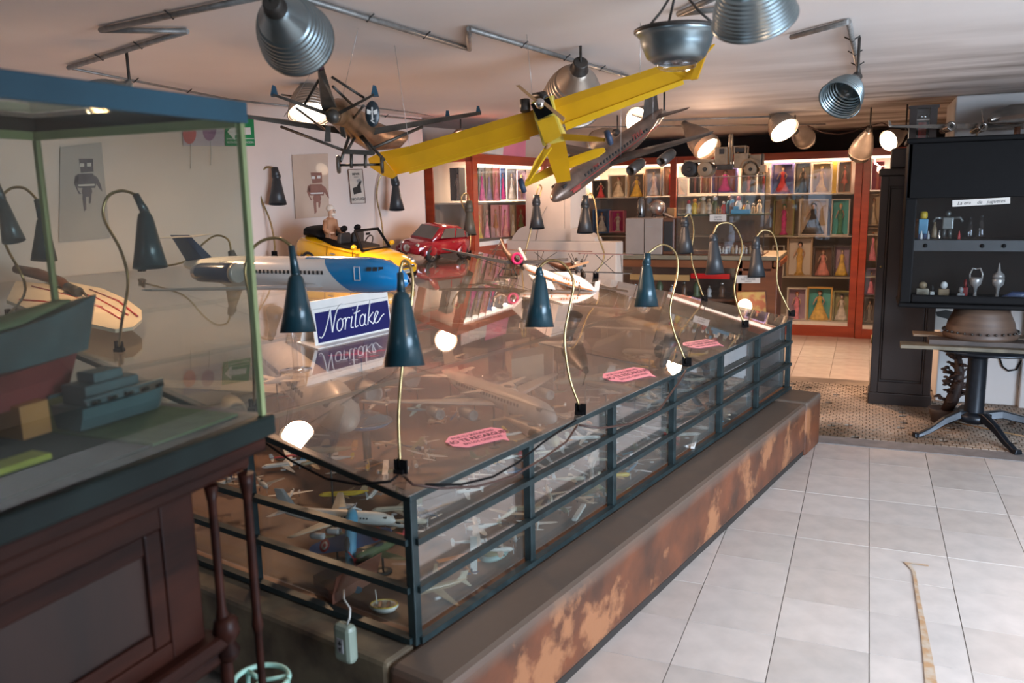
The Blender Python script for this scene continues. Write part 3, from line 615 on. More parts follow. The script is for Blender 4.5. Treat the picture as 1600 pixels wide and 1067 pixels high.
def aircraft(kind, s, label, M, mats, group=None, detail=1, stand=0, stand_mat=None, cat='model aircraft'):
    """kind: jet (under-wing engines), tjet (tail engines), prop, bi, twin, fighter"""
    mf, mw, mt, ma = mats         # fuselage, wing, tail, accent
    t = thing('model_' + {'jet': 'airliner', 'tjet': 'airliner', 'prop': 'plane', 'bi': 'biplane', 'twin': 'bomber', 'fighter': 'fighter', 'glider': 'glider'}[kind], label, cat, M, group)
    P = lambda n, b, m, **k: part(n, scale_mb(b, s), m, t, **k)
    if kind in ('jet', 'tjet'):
        r = .052
        P('fuselage', MB().loft(fus_rings([(-.5, .006, .03), (-.46, .018, .026), (-.38, .034, .016), (-.26, .048, .004), (-.2, r, 0), (.34, r, 0), (.40, .048, -.002), (.45, .036, -.006), (.485, .020, -.010), (.5, .004, -.012)], 16)), mf)
        for sg in (-1, 1):
            P('wing', wingmb(.10, .17, -.13, .05, sg * .035, sg * .47, -.025, .01, .022), mw)
            P('tailplane', wingmb(-.37, .10, -.46, .04, sg * (.012 if kind == 'jet' else 0), sg * .17, .02 if kind == 'jet' else .19, .03 if kind == 'jet' else .192, .010), mt)
            if kind == 'jet':
                P('engine', MB().loft(fus_rings([(.0, .014), (.02, .022), (.09, .024), (.11, .020)], 10)).__class__() if 0 else _eng(.0, sg * .17, -.05), ma)
                if detail > 1: P('engine', _eng(-.07, sg * .30, -.04), ma)
            else: P('engine', _eng(-.33, sg * .078, .012, .030, .15), ma)
        P('tail_fin', finmb(-.30, .17, -.42, .085, .03, .20, .012), mt)
        b = MB()
        for sg in (-1, 1):
            for k in range(22): b.box((-.26 + k * .026, sg * (r - .0012), .014), (.010, .004, .013))
        P('window_row', b, m_ink, kind='stuff'); b = MB()
        for sg in (-1, 1): b.box((.425, sg * .030, .022), (.028, .014, .012), None)
        P('cockpit_glass', b, m_ink)
    elif kind in ('prop', 'fighter', 'glider'):
        P('fuselage', MB().loft(fus_rings([(-.5, .008, .02), (-.3, .03, .01), (-.05, .055, 0), (.2, .065, 0), (.38, .06, 0), (.44, .045, 0), (.46, .02, 0)], 12, 1, 1.15)), mf)
        rd = 1
        for sg in (-1, 1):
            P('wing', wingmb(.22, .20, .17, .13, sg * .04, sg * .58, -.03, .03, .022, rnd=rd), mw)
            P('tailplane', wingmb(-.38, .10, -.40, .07, sg * .01, sg * .19, .02, .02, .012, rnd=rd), mt)
        P('tail_fin', finmb(-.36, .13, -.42, .08, .02, .15, .012), mt)
        P('canopy', MB().ball((.06, 0, .055), (.10, .035, .035), 12, 6), m_ink)
        if kind != 'glider':
            b = MB().ball((.475, 0, 0), (.03, .02, .02), 10, 6)
            for k in range(3):
                a = k * 2.094 + .5; b.bar((.48, 0, 0), (.48, cos(a) * .15, sin(a) * .15), .018, .006)
            P('propeller', b, ma)
        for sg in (-1, 1): P('wheel', MB().lathe([(.02, -.008), (.035, -.006), (.035, .006), (.02, .008)], 12, TR(.2, sg * .11, -.12) @ RX(pi / 2)).tube([(.2, sg * .11, -.12), (.19, sg * .08, -.04)], .006, 6), m_rub)
    elif kind == 'bi':
        P('fuselage', MB().loft(fus_rings([(-.5, .01, .02), (-.2, .04, .01), (.15, .06, 0), (.36, .06, 0), (.42, .05, 0)], 10)), mf)
        P('cowling', MB().lathe([(.03, .40), (.062, .40), (.066, .46), (.04, .48)], 14, RY(pi / 2)), ma)
        for z in (-.05, .14): P('wing', wingmb(.30, .17, .29, .17, -.52, .52, z, z, .016), mw)
        b = MB()
        for sg in (-1, 1):
            for y in (.12, .40):
                for x in (.27, .17): b.tube([(x, sg * y, -.05), (x, sg * y * (.7 if y < .2 else 1), .14)], .005, 6)
        P('strut', b, m_brown)
        for sg in (-1, 1): P('tailplane', wingmb(-.40, .10, -.42, .07, sg * .01, sg * .19, .02, .02, .010, rnd=1), mt)
        P('tail_fin', finmb(-.38, .12, -.43, .08, .02, .13, .010), mt)
        b = MB().ball((.49, 0, 0), .018, 8, 6); b.bar((.49, -.15, -.02), (.49, .15, .02), .02, .006); P('propeller', b, m_tan)
        for sg in (-1, 1): P('wheel', MB().lathe([(.02, -.008), (.04, -.006), (.04, .006), (.02, .008)], 12, TR(.24, sg * .10, -.15) @ RX(pi / 2)).tube([(.24, sg * .10, -.15), (.22, sg * .04, -.04)], .006, 6), m_rub)
    elif kind == 'twin':
        P('fuselage', MB().loft(fus_rings([(-.5, .008, .02), (-.3, .03, .01), (0, .045, 0), (.3, .045, 0), (.42, .035, 0), (.47, .01, 0)], 12)), mf)
        for sg in (-1, 1):
            P('wing', wingmb(.16, .18, .06, .07, sg * .03, sg * .62, -.01, .03, .024), mw)
            P('engine', MB().loft(fus_rings([(-.02, .012), (.08, .028), (.22, .03), (.26, .02)], 10)).__class__() if 0 else _eng(.05, sg * .2, .005, .03, .2), ma)
            b = MB()
            for k in range(3):
                a = k * 2.094 + .3; b.bar((.265, sg * .2, .005), (.265, sg * .2 + cos(a) * .09, .005 + sin(a) * .09), .014, .005)
            P('propeller', b, m_ink)
            P('tailplane', wingmb(-.38, .10, -.41, .06, sg * .01, sg * .2, .02, .02, .012), mt)
            P('wheel', MB().lathe([(.02, -.008), (.035, -.006), (.035, .006), (.02, .008)], 12, TR(.12, sg * .2, -.10) @ RX(pi / 2)).tube([(.12, sg * .2, -.1), (.12, sg * .2, -.01)], .007, 6), m_rub)
        P('tail_fin', finmb(-.36, .14, -.43, .08, .02, .17, .012), mt)
        P('canopy', MB().ball((.28, 0, .035), (.08, .03, .03), 12, 6), m_ink)
    if stand: part('stand', MB().tube([(0, 0, -stand), (0, 0, -.02 * s)], .004, 6).lathe([(.03, -stand), (.03, -stand + .003), (.01, -stand + .005)], 14), stand_mat or m_clear, t)
    return t
def _eng(x, y, z, r=.026, L=.11):
    b = MB(); n = 12
    pr = [(x, r * .7), (x + L * .15, r * .95), (x + L * .8, r), (x + L, r * .92), (x + L, r * .72), (x + L * .8, r * .6)]
    return b.loft([[V((a, y + cos(2 * pi * j / n) * q, z + sin(2 * pi * j / n) * q)) for j in range(n)] for a, q in pr])

# ---------------------------------------------------------------- big blue-nosed airliner on the roof
nose, tail = U(638, 431, 2.82), U(292, 424, 3.30)
L = (nose - tail).length; M = frame((nose + tail) / 2, nose - tail, UP)
m_lv = mat('airliner_blue', (.01, .22, .52), .15, coat=.8, var=.04); m_navy = mat('navy_tail_paint', (.015, .04, .11), .25, coat=.4)
m_gloss = mat('gloss_white', (.78, .78, .76), .18, coat=.6, var=.02)
al = thing('model_airliner', 'large white model airliner with bright blue nose on the glass roof', 'model aircraft', M)
r = .064
def AP(n, b, m, **k): return part(n, b, m, al, **k)
prof = [(-.5, .012, .03), (-.44, .022, .026), (-.36, .040, .016), (-.28, .054, .006), (-.2, r / L * L, 0)]
def rr(x): return r
rings = [(-.50 * L, .014, .028), (-.44 * L, .026, .022), (-.36 * L, .046, .012), (-.27 * L, .060, .003), (-.2 * L, r, 0), (.0, r, 0), (.24 * L, r, 0)]
n = 24
def skew(rs, f):                # rings whose end is cut on a slant (the swept colour boundary)
    return [[V((x + (f(j) if i == len(rs) - 1 else 0), cos(2 * pi * j / n) * q, c_ + sin(2 * pi * j / n) * q)) for j in range(n)] for i, (x, q, c_) in enumerate(rs)]
cut = lambda j: -.06 * L * sin(2 * pi * j / n)
AP('fuselage', MB().loft(skew(rings, cut), cap=False), m_gloss)
rs2 = [(.24 * L, r, 0), (.34 * L, r, 0), (.39 * L, .060, -.001), (.43 * L, .052, -.004), (.465 * L, .038, -.010), (.49 * L, .022, -.016), (.50 * L, .006, -.018)]
ring0 = [[V((x + (cut(j) if i == 0 else 0), cos(2 * pi * j / n) * q, c_ + sin(2 * pi * j / n) * q)) for j in range(n)] for i, (x, q, c_) in enumerate(rs2)]
AP('nose_section', MB().loft(ring0, cap=False), m_lv, label='bright blue nose section')
AP('stripe', MB().loft([[V((x, cos(a) * (r + .0008), sin(a) * (r + .0008))) for a in (R(62), R(75), R(90), R(105), R(118))] for x in (.10 * L, .18 * L, .26 * L)], cap=False, closed=False), m_lv)
b = MB()
for sg in (-1, 1):
    for k in range(30): b.box((-.33 * L + k * .0182 * L * 1.0, sg * (r + .0004) if -.2 < (-.33 + k * .0182) else sg * (r - .003), .012), (.0075, .002, .013))
AP('window_row', b, m_ink, kind='stuff')
for sg in (-1, 1):
    for k, (x, dy) in enumerate(((.385, .052), (.405, .047), (.423, .040))): AP('cockpit_window', MB().box((0, 0, 0), (.016, .003, .014), TR(x * L, sg * dy * 1.07, .026) @ RZ(-sg * .32) @ RX(sg * .45)), m_ink)
    for x0, x1, z0, z1 in ((.33, .332, -.012, .034), (.352, .354, -.012, .034), (.33, .354, .033, .035), (.33, .354, -.013, -.011)):
        AP('door_outline', MB().bb((x0 * L, sg * r * 1.0, z0), (x1 * L, sg * (r + .0012), z1)), m_gloss)
    AP('wing', wingmb(.19 * L, .15 * L, -.10 * L, .05 * L, sg * .04, sg * .52, -.042, -.008, .02), m_silver)
    AP('engine', scale_mb(_eng(-.36, sg * .085, .006, .036, .20), L), m_navy)
    AP('engine_ring', MB().lathe([(.020 * L, 0), (.036 * L, 0), (.037 * L, .012), (.033 * L, .02)], 18, TR(-.17 * L, sg * .085 * L, .006 * L) @ RY(pi / 2)), m_silver)
    AP('tailplane', wingmb(-.455 * L, .09 * L, -.52 * L, .045 * L, sg * .002, sg * .17, .137, .14, .008), m_silver)
AP('tail_fin', finmb(-.33 * L, .16 * L, -.47 * L, .10 * L, .03, .145, .014), m_navy)
text('MEXICANA', .026, M @ TR(-.205 * L, -r - .0005, .038) @ RX(pi / 2), m_grey, al, shear=.2, depth=.0003)
st = roof(500, 505)
hh = (M.translation - NR * 0).z; w_ = inv(M.translation)[1]; drop = M.translation.z - rz(w_) - .006
AP('stand', MB().tube([(0, 0, -drop + .003), (0, 0, -r + .004)], .010, 10).lathe([(.06, -drop), (.06, -drop + .004), (.02, -drop + .008)], 20), m_clear)

# ---------------------------------------------------------------- counter sign that reads Noritake
O_ = roof(493, 544) + NR * .006; Q_ = roof(612, 517) + NR * .006
ex = (Q_ - O_).normalized(); wd = (Q_ - O_).length; back = NR.cross(ex)
M = frame(O_, ex, NR)
ns = thing('counter_sign', 'white folded counter sign with a navy panel lettered Noritake', 'sign', M)
part('foot', MB().bb((-.02, -.035, 0), (wd + .012, .09, .004)), m_white, ns)
hgt = .185; tilt = R(14)
MT_ = M @ TR(0, .0, .004) @ RX(-tilt)
b = MB().bb((0, 0, 0), (wd, .004, hgt)); b.v = [TR(0, 0, .004) @ RX(-tilt) @ p for p in b.v]; part('panel', b, m_white, ns)
b = MB().bb((0, 0, 0), (wd, .003, hgt)); b.v = [TR(0, .09, .002) @ RX(tilt * .9) @ p for p in b.v]; part('back_panel', b, m_white, ns)
b = MB().bb((.018, -.002, .008), (wd - .008, 0, .135)); b.v = [TR(0, 0, .004) @ RX(-tilt) @ p for p in b.v]; part('blue_panel', b, mat('navy_print', (.010, .012, .10), .3, var=.05), ns)
def script(strokes, MS, r, mt_, parent, name='script_lettering'):
    b = MB()
    for st_ in strokes:
        P_ = [V((x + .28 * y, 0, y)) for x, y in st_]; sm = []
        for i in range(len(P_) - 1):
            p0, p1, p2, p3 = P_[max(i - 1, 0)], P_[i], P_[i + 1], P_[min(i + 2, len(P_) - 1)]
            for k in range(5): u = k / 5; sm.append(.5 * ((2 * p1) + (p2 - p0) * u + (2 * p0 - 5 * p1 + 4 * p2 - p3) * u * u + (3 * p1 - p0 - 3 * p2 + p3) * u ** 3))
        b.tube([MS @ p for p in sm + [P_[-1]]], r, 6)
    return part(name, b, mt_, parent, world=True)
ring = lambda cx_, cy_, rx, ry: [(cx_ + rx * cos(a), cy_ + ry * sin(a)) for a in [pi / 2 + 2 * pi * k / 10 for k in range(11)]]
sc_ = wd * .80 / 7.4
script([[(-.5, -.15), (-.2, -.25), (.1, .2), (.35, 1.1), (.5, 1.9)], [(.5, 1.9), (.72, .9), (.95, 0)], [(.95, 0), (1.1, 1.1), (1.35, 1.8), (1.75, 2.15), (2.1, 2.1)], ring(1.75, .5, .34, .5), [(1.95, .85), (2.3, .95), (2.4, .9), (2.42, 0)], [(2.42, .6), (2.6, .95), (2.9, .9)], [(3.15, 1.0), (3.1, .15), (3.4, .05)], [(3.18, 1.5), (3.20, 1.56)], [(3.75, 1.9), (3.6, .9), (3.62, .1), (3.95, .1)], [(3.35, 1.2), (4.1, 1.35)], ring(4.45, .5, .32, .48), [(4.8, .98), (4.76, .2), (5.0, .02)], [(5.3, 2.1), (5.2, 1.0), (5.18, 0)], [(5.75, 1.0), (5.25, .5), (5.5, .25), (5.85, 0)], [(5.85, 0), (6.2, .55), (6.4, .9), (6.15, 1.0), (5.95, .5), (6.15, .05), (6.5, .1), (6.9, .5), (7.2, .65)]],
       MT_ @ TR(.018 + wd * .07, -.004, .042) @ MX.Scale(sc_, 4), .0030, mat('white_print', (.8, .8, .8), .4), ns)
b = MB().bb((.01, -.001, .150), (wd - .006, 0, .152)); b.v = [TR(0, 0, .004) @ RX(-tilt) @ p for p in b.v]; part('printed_line', b, m_grey, ns)

# ---------------------------------------------------------------- cars
def sec(x, w, z0, z1, n=20, p=.5, yc=0):
    out = []
    for j in range(n):
        a = 2 * pi * (j + .5) / n; c, s_ = cos(a), sin(a)
        out.append(V((x, yc + w / 2 * math.copysign(abs(c) ** p, c), (z0 + z1) / 2 + (z1 - z0) / 2 * math.copysign(abs(s_) ** p, s_))))
    return out
def wheel(root, x, y, r, s, mr):
    sg = 1 if y > 0 else -1
    part('arch', MB().lathe([(r * 1.22 * s, -.004 * s), (r * 1.22 * s, .006 * s), (r * .4 * s, .006 * s)], 20, TR(x * s, y * s * .995, r * s * 1.05) @ RX(-sg * pi / 2)), m_rub, root)
    w_ = part('tyre', MB().lathe([(r * .62 * s, -.05 * s), (r * .96 * s, -.05 * s), (r * s, -.03 * s), (r * s, .006 * s), (r * .95 * s, .014 * s), (r * .68 * s, .014 * s), (r * .66 * s, .006 * s)], 22, TR(x * s, y * s, r * s) @ RX(-sg * pi / 2)), m_rub, root)
    b = MB().lathe([(r * .68 * s, .006 * s), (r * .62 * s, .004 * s), (r * .6 * s, -.01 * s)], 20, TR(x * s, y * s, r * s) @ RX(-sg * pi / 2))
    for k in range(5):
        a = k * 1.2566; b.bar((x * s, y * s + sg * .006 * s, r * s), (x * s + cos(a) * r * .64 * s, y * s + sg * .008 * s, r * s + sin(a) * r * .64 * s), r * .2 * s, .006 * s, up=(0, 1, 0))
    h = link('hub', mesh('hub', b, mr)); h.parent = w_
S = .74
cpos = roof(556, 428) + NR * .005
hd = (-WD * cos(R(8)) + LD * sin(R(8))); hd = (hd - NR * hd.dot(NR)).normalized()
M = frame(cpos, hd, NR)
m_cy = mat('glossy_yellow', (.78, .42, .005), .16, coat=.9, var=.04)
car = thing('toy_convertible', 'yellow toy convertible car with its black soft top folded and a figure aboard', 'toy car', M)
P = lambda n, b, m, **k: part(n, scale_mb(b, S), m, car, **k)
body = [sec(-.5, .26, .10, .20), sec(-.485, .38, .075, .235), (sec(-.43, .45, .06, .262)), sec(-.30, .47, .055, .262), sec(-.1, .46, .055, .238), sec(.1, .46, .055, .232), sec(.22, .465, .055, .232), sec(.34, .455, .055, .212), sec(.44, .42, .06, .178), sec(.485, .35, .07, .145), sec(.50, .26, .085, .12)]
P('body', MB().loft(body), m_cy)
P('sill', MB().bb((-.42, -.225, .035), (.42, .225, .06)), m_black)
P('cockpit_tub', MB().loft([sec(-.30, .30, .20, .275, p=.35), sec(-.1, .37, .2, .256, p=.35), sec(.10, .36, .20, .248, p=.35)]), m_black)
P('door_edge', MB().bb((-.13, -.2335, .09), (-.127, -.228, .225)).bb((.127, -.2335, .09), (.13, -.228, .225)), m_black)
P('belt_line', MB().tube([(-.42, -.215, .243), (-.28, -.226, .240), (-.1, -.222, .222), (.15, -.222, .214)], .005, 6), m_cy)
P('folded_soft_top', MB().loft([sec(-.44, .30, .255, .30, p=.6), sec(-.40, .40, .26, .345, p=.6), sec(-.31, .40, .27, .335, p=.6), sec(-.25, .36, .27, .29, p=.6)]), m_black)
b = MB(); A_ = [(.19, -.19, .235), (.085, -.155, .375), (.085, .155, .375), (.19, .19, .235)]
b.tube([V(p) for p in A_], .012, 8); b.tube([V(A_[0]), V(A_[3])], .008, 6); P('windscreen_frame', b, m_black)
P('windscreen', MB().shell([A_[0], A_[1], A_[2], A_[3]], .003), m_clear)
P('rear_mirror', MB().box((.10, 0, .345), (.008, .05, .018)), m_black)
for y in (-.09, .09):
    P('seat', MB().loft([sec(-.09, .13, .20, .33, p=.5, yc=y), sec(-.05, .13, .2, .34, p=.5, yc=y)]), mat('charcoal_vinyl', (.03, .03, .03), .5))
    P('headrest', MB().ball((-.075, y, .365), (.018, .045, .028), 10, 6), m_black)
P('steering_wheel', MB().tube([(.05 + cos(a) * .012, .09 + cos(a) * .0 + sin(a) * .05, .27 + cos(a) * .05) for a in [2 * pi * k / 16 for k in range(17)]], .006, 6), m_black)
for sg in (-1, 1):
    P('headlight', MB().ball((.430, sg * .155, .160), (.040, .036, .038), 14, 8), m_chrome)
    P('headlight_lens', MB().ball((.443, sg * .158, .162), (.032, .028, .029), 14, 8), m_aluw)
    P('side_mirror', MB().ball((.16, sg * .262, .262), (.022, .030, .022), 10, 6).tube([(.17, sg * .225, .24), (.165, sg * .25, .255)], .006, 6), m_cy)
    for x in (-.31, .315): wheel(car, x, sg * .222, .078, S, m_silver)
    P('door_handle', MB().bb((-.09, sg * .2305, .17), (-.04, sg * .238, .178)), m_chrome)
P('grille', MB().loft([sec(.487, .23, .122, .150, p=.7), sec(.497, .22, .124, .147, p=.7)]), m_black)
for z in (.128, .136, .144): P('grille_bar', MB().bb((.492, -.105, z), (.502, .105, z + .003)), m_chrome)
P('lower_intake', MB().bb((.47, -.15, .065), (.502, .15, .083)), m_black, bevel=.004)
P('bumper_lip', MB().tube([(.40, -.205, .055), (.47, -.17, .05), (.508, 0, .048), (.47, .17, .05), (.40, .205, .055)], .010, 8), m_black)
P('number_plate', MB().bb((.500, -.065, .090), (.508, .065, .116)), m_paper)
text('M1M1 00', .024 * S, M @ TR(.5095 * S, 0, .103 * S) @ RZ(pi / 2) @ RX(pi / 2), m_ink, car, depth=.0002)
P('badge', MB().ball((.478, 0, .158), (.010, .014, .008), 8, 5), m_chrome)
# the seated figure: one skinned body with jacket and hair
def skin_body(name, verts, edges, mt, parent, s=1):
    me = bpy.data.meshes.new(name); me.from_pydata([V(v[:3]) * s for v in verts], edges, []); me.materials.append(mt)
    o = link(name, me); o.parent = parent; MM[o.name] = MM[parent.name]
    k = o.modifiers.new('skin', 'SKIN'); k.use_smooth_shade = True; o.modifiers.new('sub', 'SUBSURF').levels = 2; o.modifiers['sub'].render_levels = 2
    for i, v in enumerate(verts): me.skin_vertices[0].data[i].radius = (v[3] * s, v[3] * s)
    me.skin_vertices[0].data[0].use_root = True
    return o
FM = M @ TR(-.25 * S, -.05 * S, .255 * S)
fg_ = thing('driver_doll', 'white-haired doll in a tan jacket sitting on the back of the yellow toy convertible', 'doll', FM)
vs = [(0, 0, .0, .028), (0, 0, .05, .030), (0, 0, .10, .030), (0, 0, .13, .012), (.004, 0, .15, .020), (.008, 0, .175, .024), (.004, 0, .195, .014),
      (0, .038, .112, .013), (.01, .052, .06, .010), (.05, .050, .045, .008), (.075, .045, .05, .007),
      (0, -.038, .112, .013), (.01, -.052, .06, .010), (.05, -.050, .045, .008), (.075, -.045, .05, .007),
      (.05, .018, .005, .017), (.10, .022, .01, .013), (.12, .022, -.04, .010), (.05, -.018, .005, .017), (.10, -.022, .01, .013), (.12, -.022, -.04, .010)]
es = [(0, 1), (1, 2), (2, 3), (3, 4), (4, 5), (5, 6), (2, 7), (7, 8), (8, 9), (9, 10), (2, 11), (11, 12), (12, 13), (13, 14), (0, 15), (15, 16), (16, 17), (0, 18), (18, 19), (19, 20)]
skin_body('body', vs, es, mat('doll_skin', (.62, .40, .28), .5), fg_)
b = MB().loft([sec(0, .0, 0, 0)] * 0 or [[V((cos(2 * pi * j / 14) * a, sin(2 * pi * j / 14) * c, z)) for j in range(14)] for a, c, z in ((.034, .040, -.01), (.033, .040, .03), (.034, .046, .08), (.026, .050, .115), (.012, .02, .132))])
for sg in (-1, 1): b.tube([(0, sg * .042, .112), (.008, sg * .056, .062), (.045, sg * .054, .048)], [.017, .015, .013], 10)
part('jacket', b, mat('tan_jacket', (.42, .20, .10), .7), fg_)
b = MB().ball((-.004, 0, .185), (.027, .026, .024), 14, 8); part('hair', b, mat('white_hair', (.72, .64, .55), .8), fg_)
b = MB().ball((.032, 0, .168), (.008, .005, .006), 8, 5)
part('nose', b, mat('doll_skin', (.62, .40, .28), .5), fg_)
for sg in (-1, 1): part('eye', MB().ball((.028, sg * .009, .176), .003, 8, 5), m_ink, fg_)
part('mouth', MB().box((.029, 0, .156), (.003, .012, .002)), m_red, fg_)
part('beard', MB().ball((.020, 0, .152), (.014, .016, .012), 10, 6), mat('white_hair', (.72, .64, .55), .8), fg_)

# red toy car behind
S2 = .56; cp = roof(676, 402) + NR * .005
hd = (-WD * cos(R(22)) - LD * sin(R(22))); hd = -1 * hd
hd = (WD * .25 - LD * .97) ; hd = (-WD * .15 - LD); hd = (hd - NR * hd.dot(NR)).normalized()
view = (cp - CAM); view.z = 0; view.normalize(); sidev = view.cross(UP)          # points to picture right
hd = (-sidev * cos(R(48)) - view * sin(R(48))); hd = (hd - NR * hd.dot(NR)).normalized()
M = frame(cp, hd, NR)
rc = thing('toy_hatchback', 'red toy hatchback car parked behind the yellow convertible', 'toy car', M)
P = lambda n, b, m, **k: part(n, scale_mb(b, S2), m, rc, **k)
m_cr = mat('glossy_dark_red', (.26, .008, .016), .16, coat=.9, var=.04)
P('body', MB().loft([sec(-.5, .30, .10, .22), sec(-.47, .42, .07, .27), sec(-.3, .47, .055, .275), sec(0, .47, .055, .26), sec(.22, .46, .055, .25), sec(.38, .40, .06, .225), sec(.47, .28, .07, .19), sec(.5, .16, .09, .15)]), m_cr)
P('cabin', MB().loft([sec(-.455, .36, .24, .26, p=.6), sec(-.40, .40, .24, .36, p=.6), sec(-.30, .41, .24, .415, p=.6), sec(-.05, .41, .24, .43, p=.6), sec(.07, .39, .24, .415, p=.6), sec(.24, .38, .23, .26, p=.6)]), m_cr)
for sg in (-1, 1):
    for poly in ([(-.38, .275), (-.33, .375), (-.19, .395), (-.18, .272)], [(-.16, .272), (-.165, .397), (.03, .395), (.10, .275)], [(-.44, .27), (-.41, .33), (-.39, .34), (-.395, .275)]):
        P('side_window', MB().prism([(p[0], p[1]) for p in poly], .010, TR(0, sg * .199, 0) @ RX(pi / 2)), mat('dark_window', (.10, .09, .08), .08, coat=.5))
    P('headlight', MB().ball((.44, sg * .13, .19), (.03, .028, .025), 12, 6), m_chrome)
    P('fender', MB().loft([sec(.16, .05, .07, .14, yc=sg * .235, p=.7), sec(.30, .07, .06, .20, yc=sg * .235, p=.7), sec(.44, .05, .07, .13, yc=sg * .215, p=.7)]), m_cr)
    P('rear_fender', MB().loft([sec(-.44, .05, .07, .14, yc=sg * .225, p=.7), sec(-.32, .07, .06, .21, yc=sg * .235, p=.7), sec(-.18, .05, .07, .13, yc=sg * .23, p=.7)]), m_cr)
    for x in (-.31, .30): wheel(rc, x, sg * .25, .082, S2, m_chrome)
    P('door_handle', MB().bb((-.12, sg * .238, .225), (-.08, sg * .246, .233)), m_chrome)
P('windscreen', MB().shell([(.235, -.165, .268), (.235, .165, .268), (.09, .15, .405), (.09, -.15, .405)], -.006), mat('dark_window', (.10, .09, .08), .08, coat=.5))
P('grille', MB().ball((.495, 0, .14), (.012, .06, .05), 12, 8), m_chrome)

# ---------------------------------------------------------------- cream flying wing with red stripes on the left of the roof
hz = .07
def rp(px, py, h=hz): return onpl(px, py, lw(0, 0, .765 + h), NR)
out = [(25, 440), (60, 444), (110, 442), (160, 452), (200, 470), (221, 486), (222, 500), (208, 512), (180, 516), (140, 507), (90, 494), (40, 482), (10, 470)]
pts = [rp(*p) for p in out]; c = sum(pts, V()) / len(pts)
fw = thing('model_flying_wing', 'cream model flying wing with thin red stripes on the left of the glass roof', 'model aircraft', c)
n_ = len(pts); vs = [p - NR * .010 for p in pts] + [p + NR * .004 for p in pts]
cen = [c - NR * .016, c + NR * .014]
b = MB(); b.add(vs + cen, [(i, (i + 1) % n_, n_ + (i + 1) % n_, n_ + i) for i in range(n_)] + [(n_ + i, n_ + (i + 1) % n_, 2 * n_ + 1) for i in range(n_)] + [((i + 1) % n_, i, 2 * n_) for i in range(n_)]); part('wing', b, m_cream, fw, world=True)
for l_ in ([(50, 447), (110, 462), (160, 480)], [(30, 468), (70, 471), (110, 478), (135, 486)], [(95, 448), (150, 465), (200, 492)], [(140, 452), (185, 470), (215, 494)], [(120, 468), (160, 482), (192, 500)]):
    part('stripe', MB().tube([rp(x, y, hz + .010) for x, y in l_], .004, 6), m_red, fw, world=True)
part('fuselage', MB().tube([rp(25, 420, hz + .03), rp(60, 428, hz + .03), rp(95, 440, hz + .03), rp(112, 452, hz + .03)], [.02, .026, .022, .012], 12), m_brown, fw, world=True)
part('engine', MB().tube([rp(105, 448, hz + .035), rp(124, 456, hz + .035)], .02, 10).tube([rp(124, 450, hz + .04), rp(135, 462, hz + .03)], .006, 6), m_dark, fw, world=True)
part('stand', MB().tube([c - NR * .012, c - NR * (hz - .008)], .02, 10), m_dark, fw, world=True)

# ---------------------------------------------------------------- wire planes and white plane near the back of the roof
dw = dep(roof(793, 434)) - .02
wp = thing('wire_plane', 'weathered tin plane with a magenta ring engine and thin dark wings on the glass roof', 'model aircraft', roof(793, 436))
G = lambda x, y, dd=dw: U(x, y, dd)
m_mag = mat('magenta_ring', (.45, .01, .10), .4)
part('wing', MB().loft([[G(690, 388), G(690, 390), G(692, 389, dw + .03), G(692, 388, dw + .03)], [G(785, 407), G(785, 412), G(787, 411, dw + .045), G(787, 406, dw + .045)], [G(840, 407), G(840, 412), G(841, 411, dw + .045), G(841, 406, dw + .045)], [G(888, 404), G(888, 407), G(887, 405, dw + .03), G(887, 403, dw + .03)]], smooth=False), m_dark, wp, world=True)
part('fuselage', MB().tube([G(782, 374, dw + .25), G(790, 392, dw + .15), G(798, 402, dw + .05), G(805, 406, dw)], [.006, .014, .022, .024], 10), mat('rusty_tin', (.20, .11, .07), .5, scale=30), wp, world=True)
b = MB(); c = G(808, 404, dw - .03); b.tube([c + RIGHT * cos(a) * .030 + UP * sin(a) * .032 for a in [2 * pi * k / 20 for k in range(21)]], .010, 8); part('engine_ring', b, m_mag, wp, world=True)
part('hub', MB().ball(c, .012, 10, 6), m_dark, wp, world=True)
b = MB().bar(G(811, 387, dw - .03), G(822, 406, dw - .03), .008, .014); part('propeller', b, m_white, wp, world=True)
for k, (x, y) in enumerate(((778, 432), (808, 434))):
    part('wheel', MB().lathe([(.004, -.004), (.022, -.004), (.022, .004), (.004, .004)], 14, frame(G(x, y, dw), UP, RIGHT)), m_dark, wp, world=True)
b = MB().tube([G(778, 432), G(808, 434)], .003, 6)
for a_, b2 in (((778, 432), (790, 410)), ((808, 434), (800, 410)), ((784, 420), (804, 421)), ((789, 430), (791, 412)), ((800, 431), (798, 412))): b.tube([G(*a_), G(*b2)], .0035, 6)
part('undercarriage', b, m_dark, wp, world=True)
b = MB()
for a_, b2 in (((783, 376), (768, 396)), ((783, 376), (770, 402)), ((725, 396), (790, 420)), ((880, 405), (806, 420))): b.tube([G(*a_, dw + .1), G(*b2, dw + .05)], .0022, 5)
part('strut', b, m_dark, wp, world=True)
part('tail_fin', MB().shell([G(781, 372, dw + .26), G(786, 374, dw + .26), G(792, 392, dw + .2), G(786, 394, dw + .2)], .003), m_brown, wp, world=True)
bp = roof(902, 438); db = dep(bp) - .02
bi = thing('wire_biplane', 'open-frame wire biplane with a star-shaped radial engine on the glass roof', 'model aircraft', bp)
G2 = lambda x, y, dd=0: U(x, y, db + dd)
part('upper_wing', MB().bar(G2(765, 390, .12), G2(925, 393, .12), .05, .005).bar(G2(905, 396), G2(988, 398, .1), .05, .005), m_brown, bi, world=True)
part('lower_wing', MB().bar(G2(830, 422, .1), G2(985, 427, .1), .05, .005), m_dark, bi, world=True)
c = G2(903, 415)
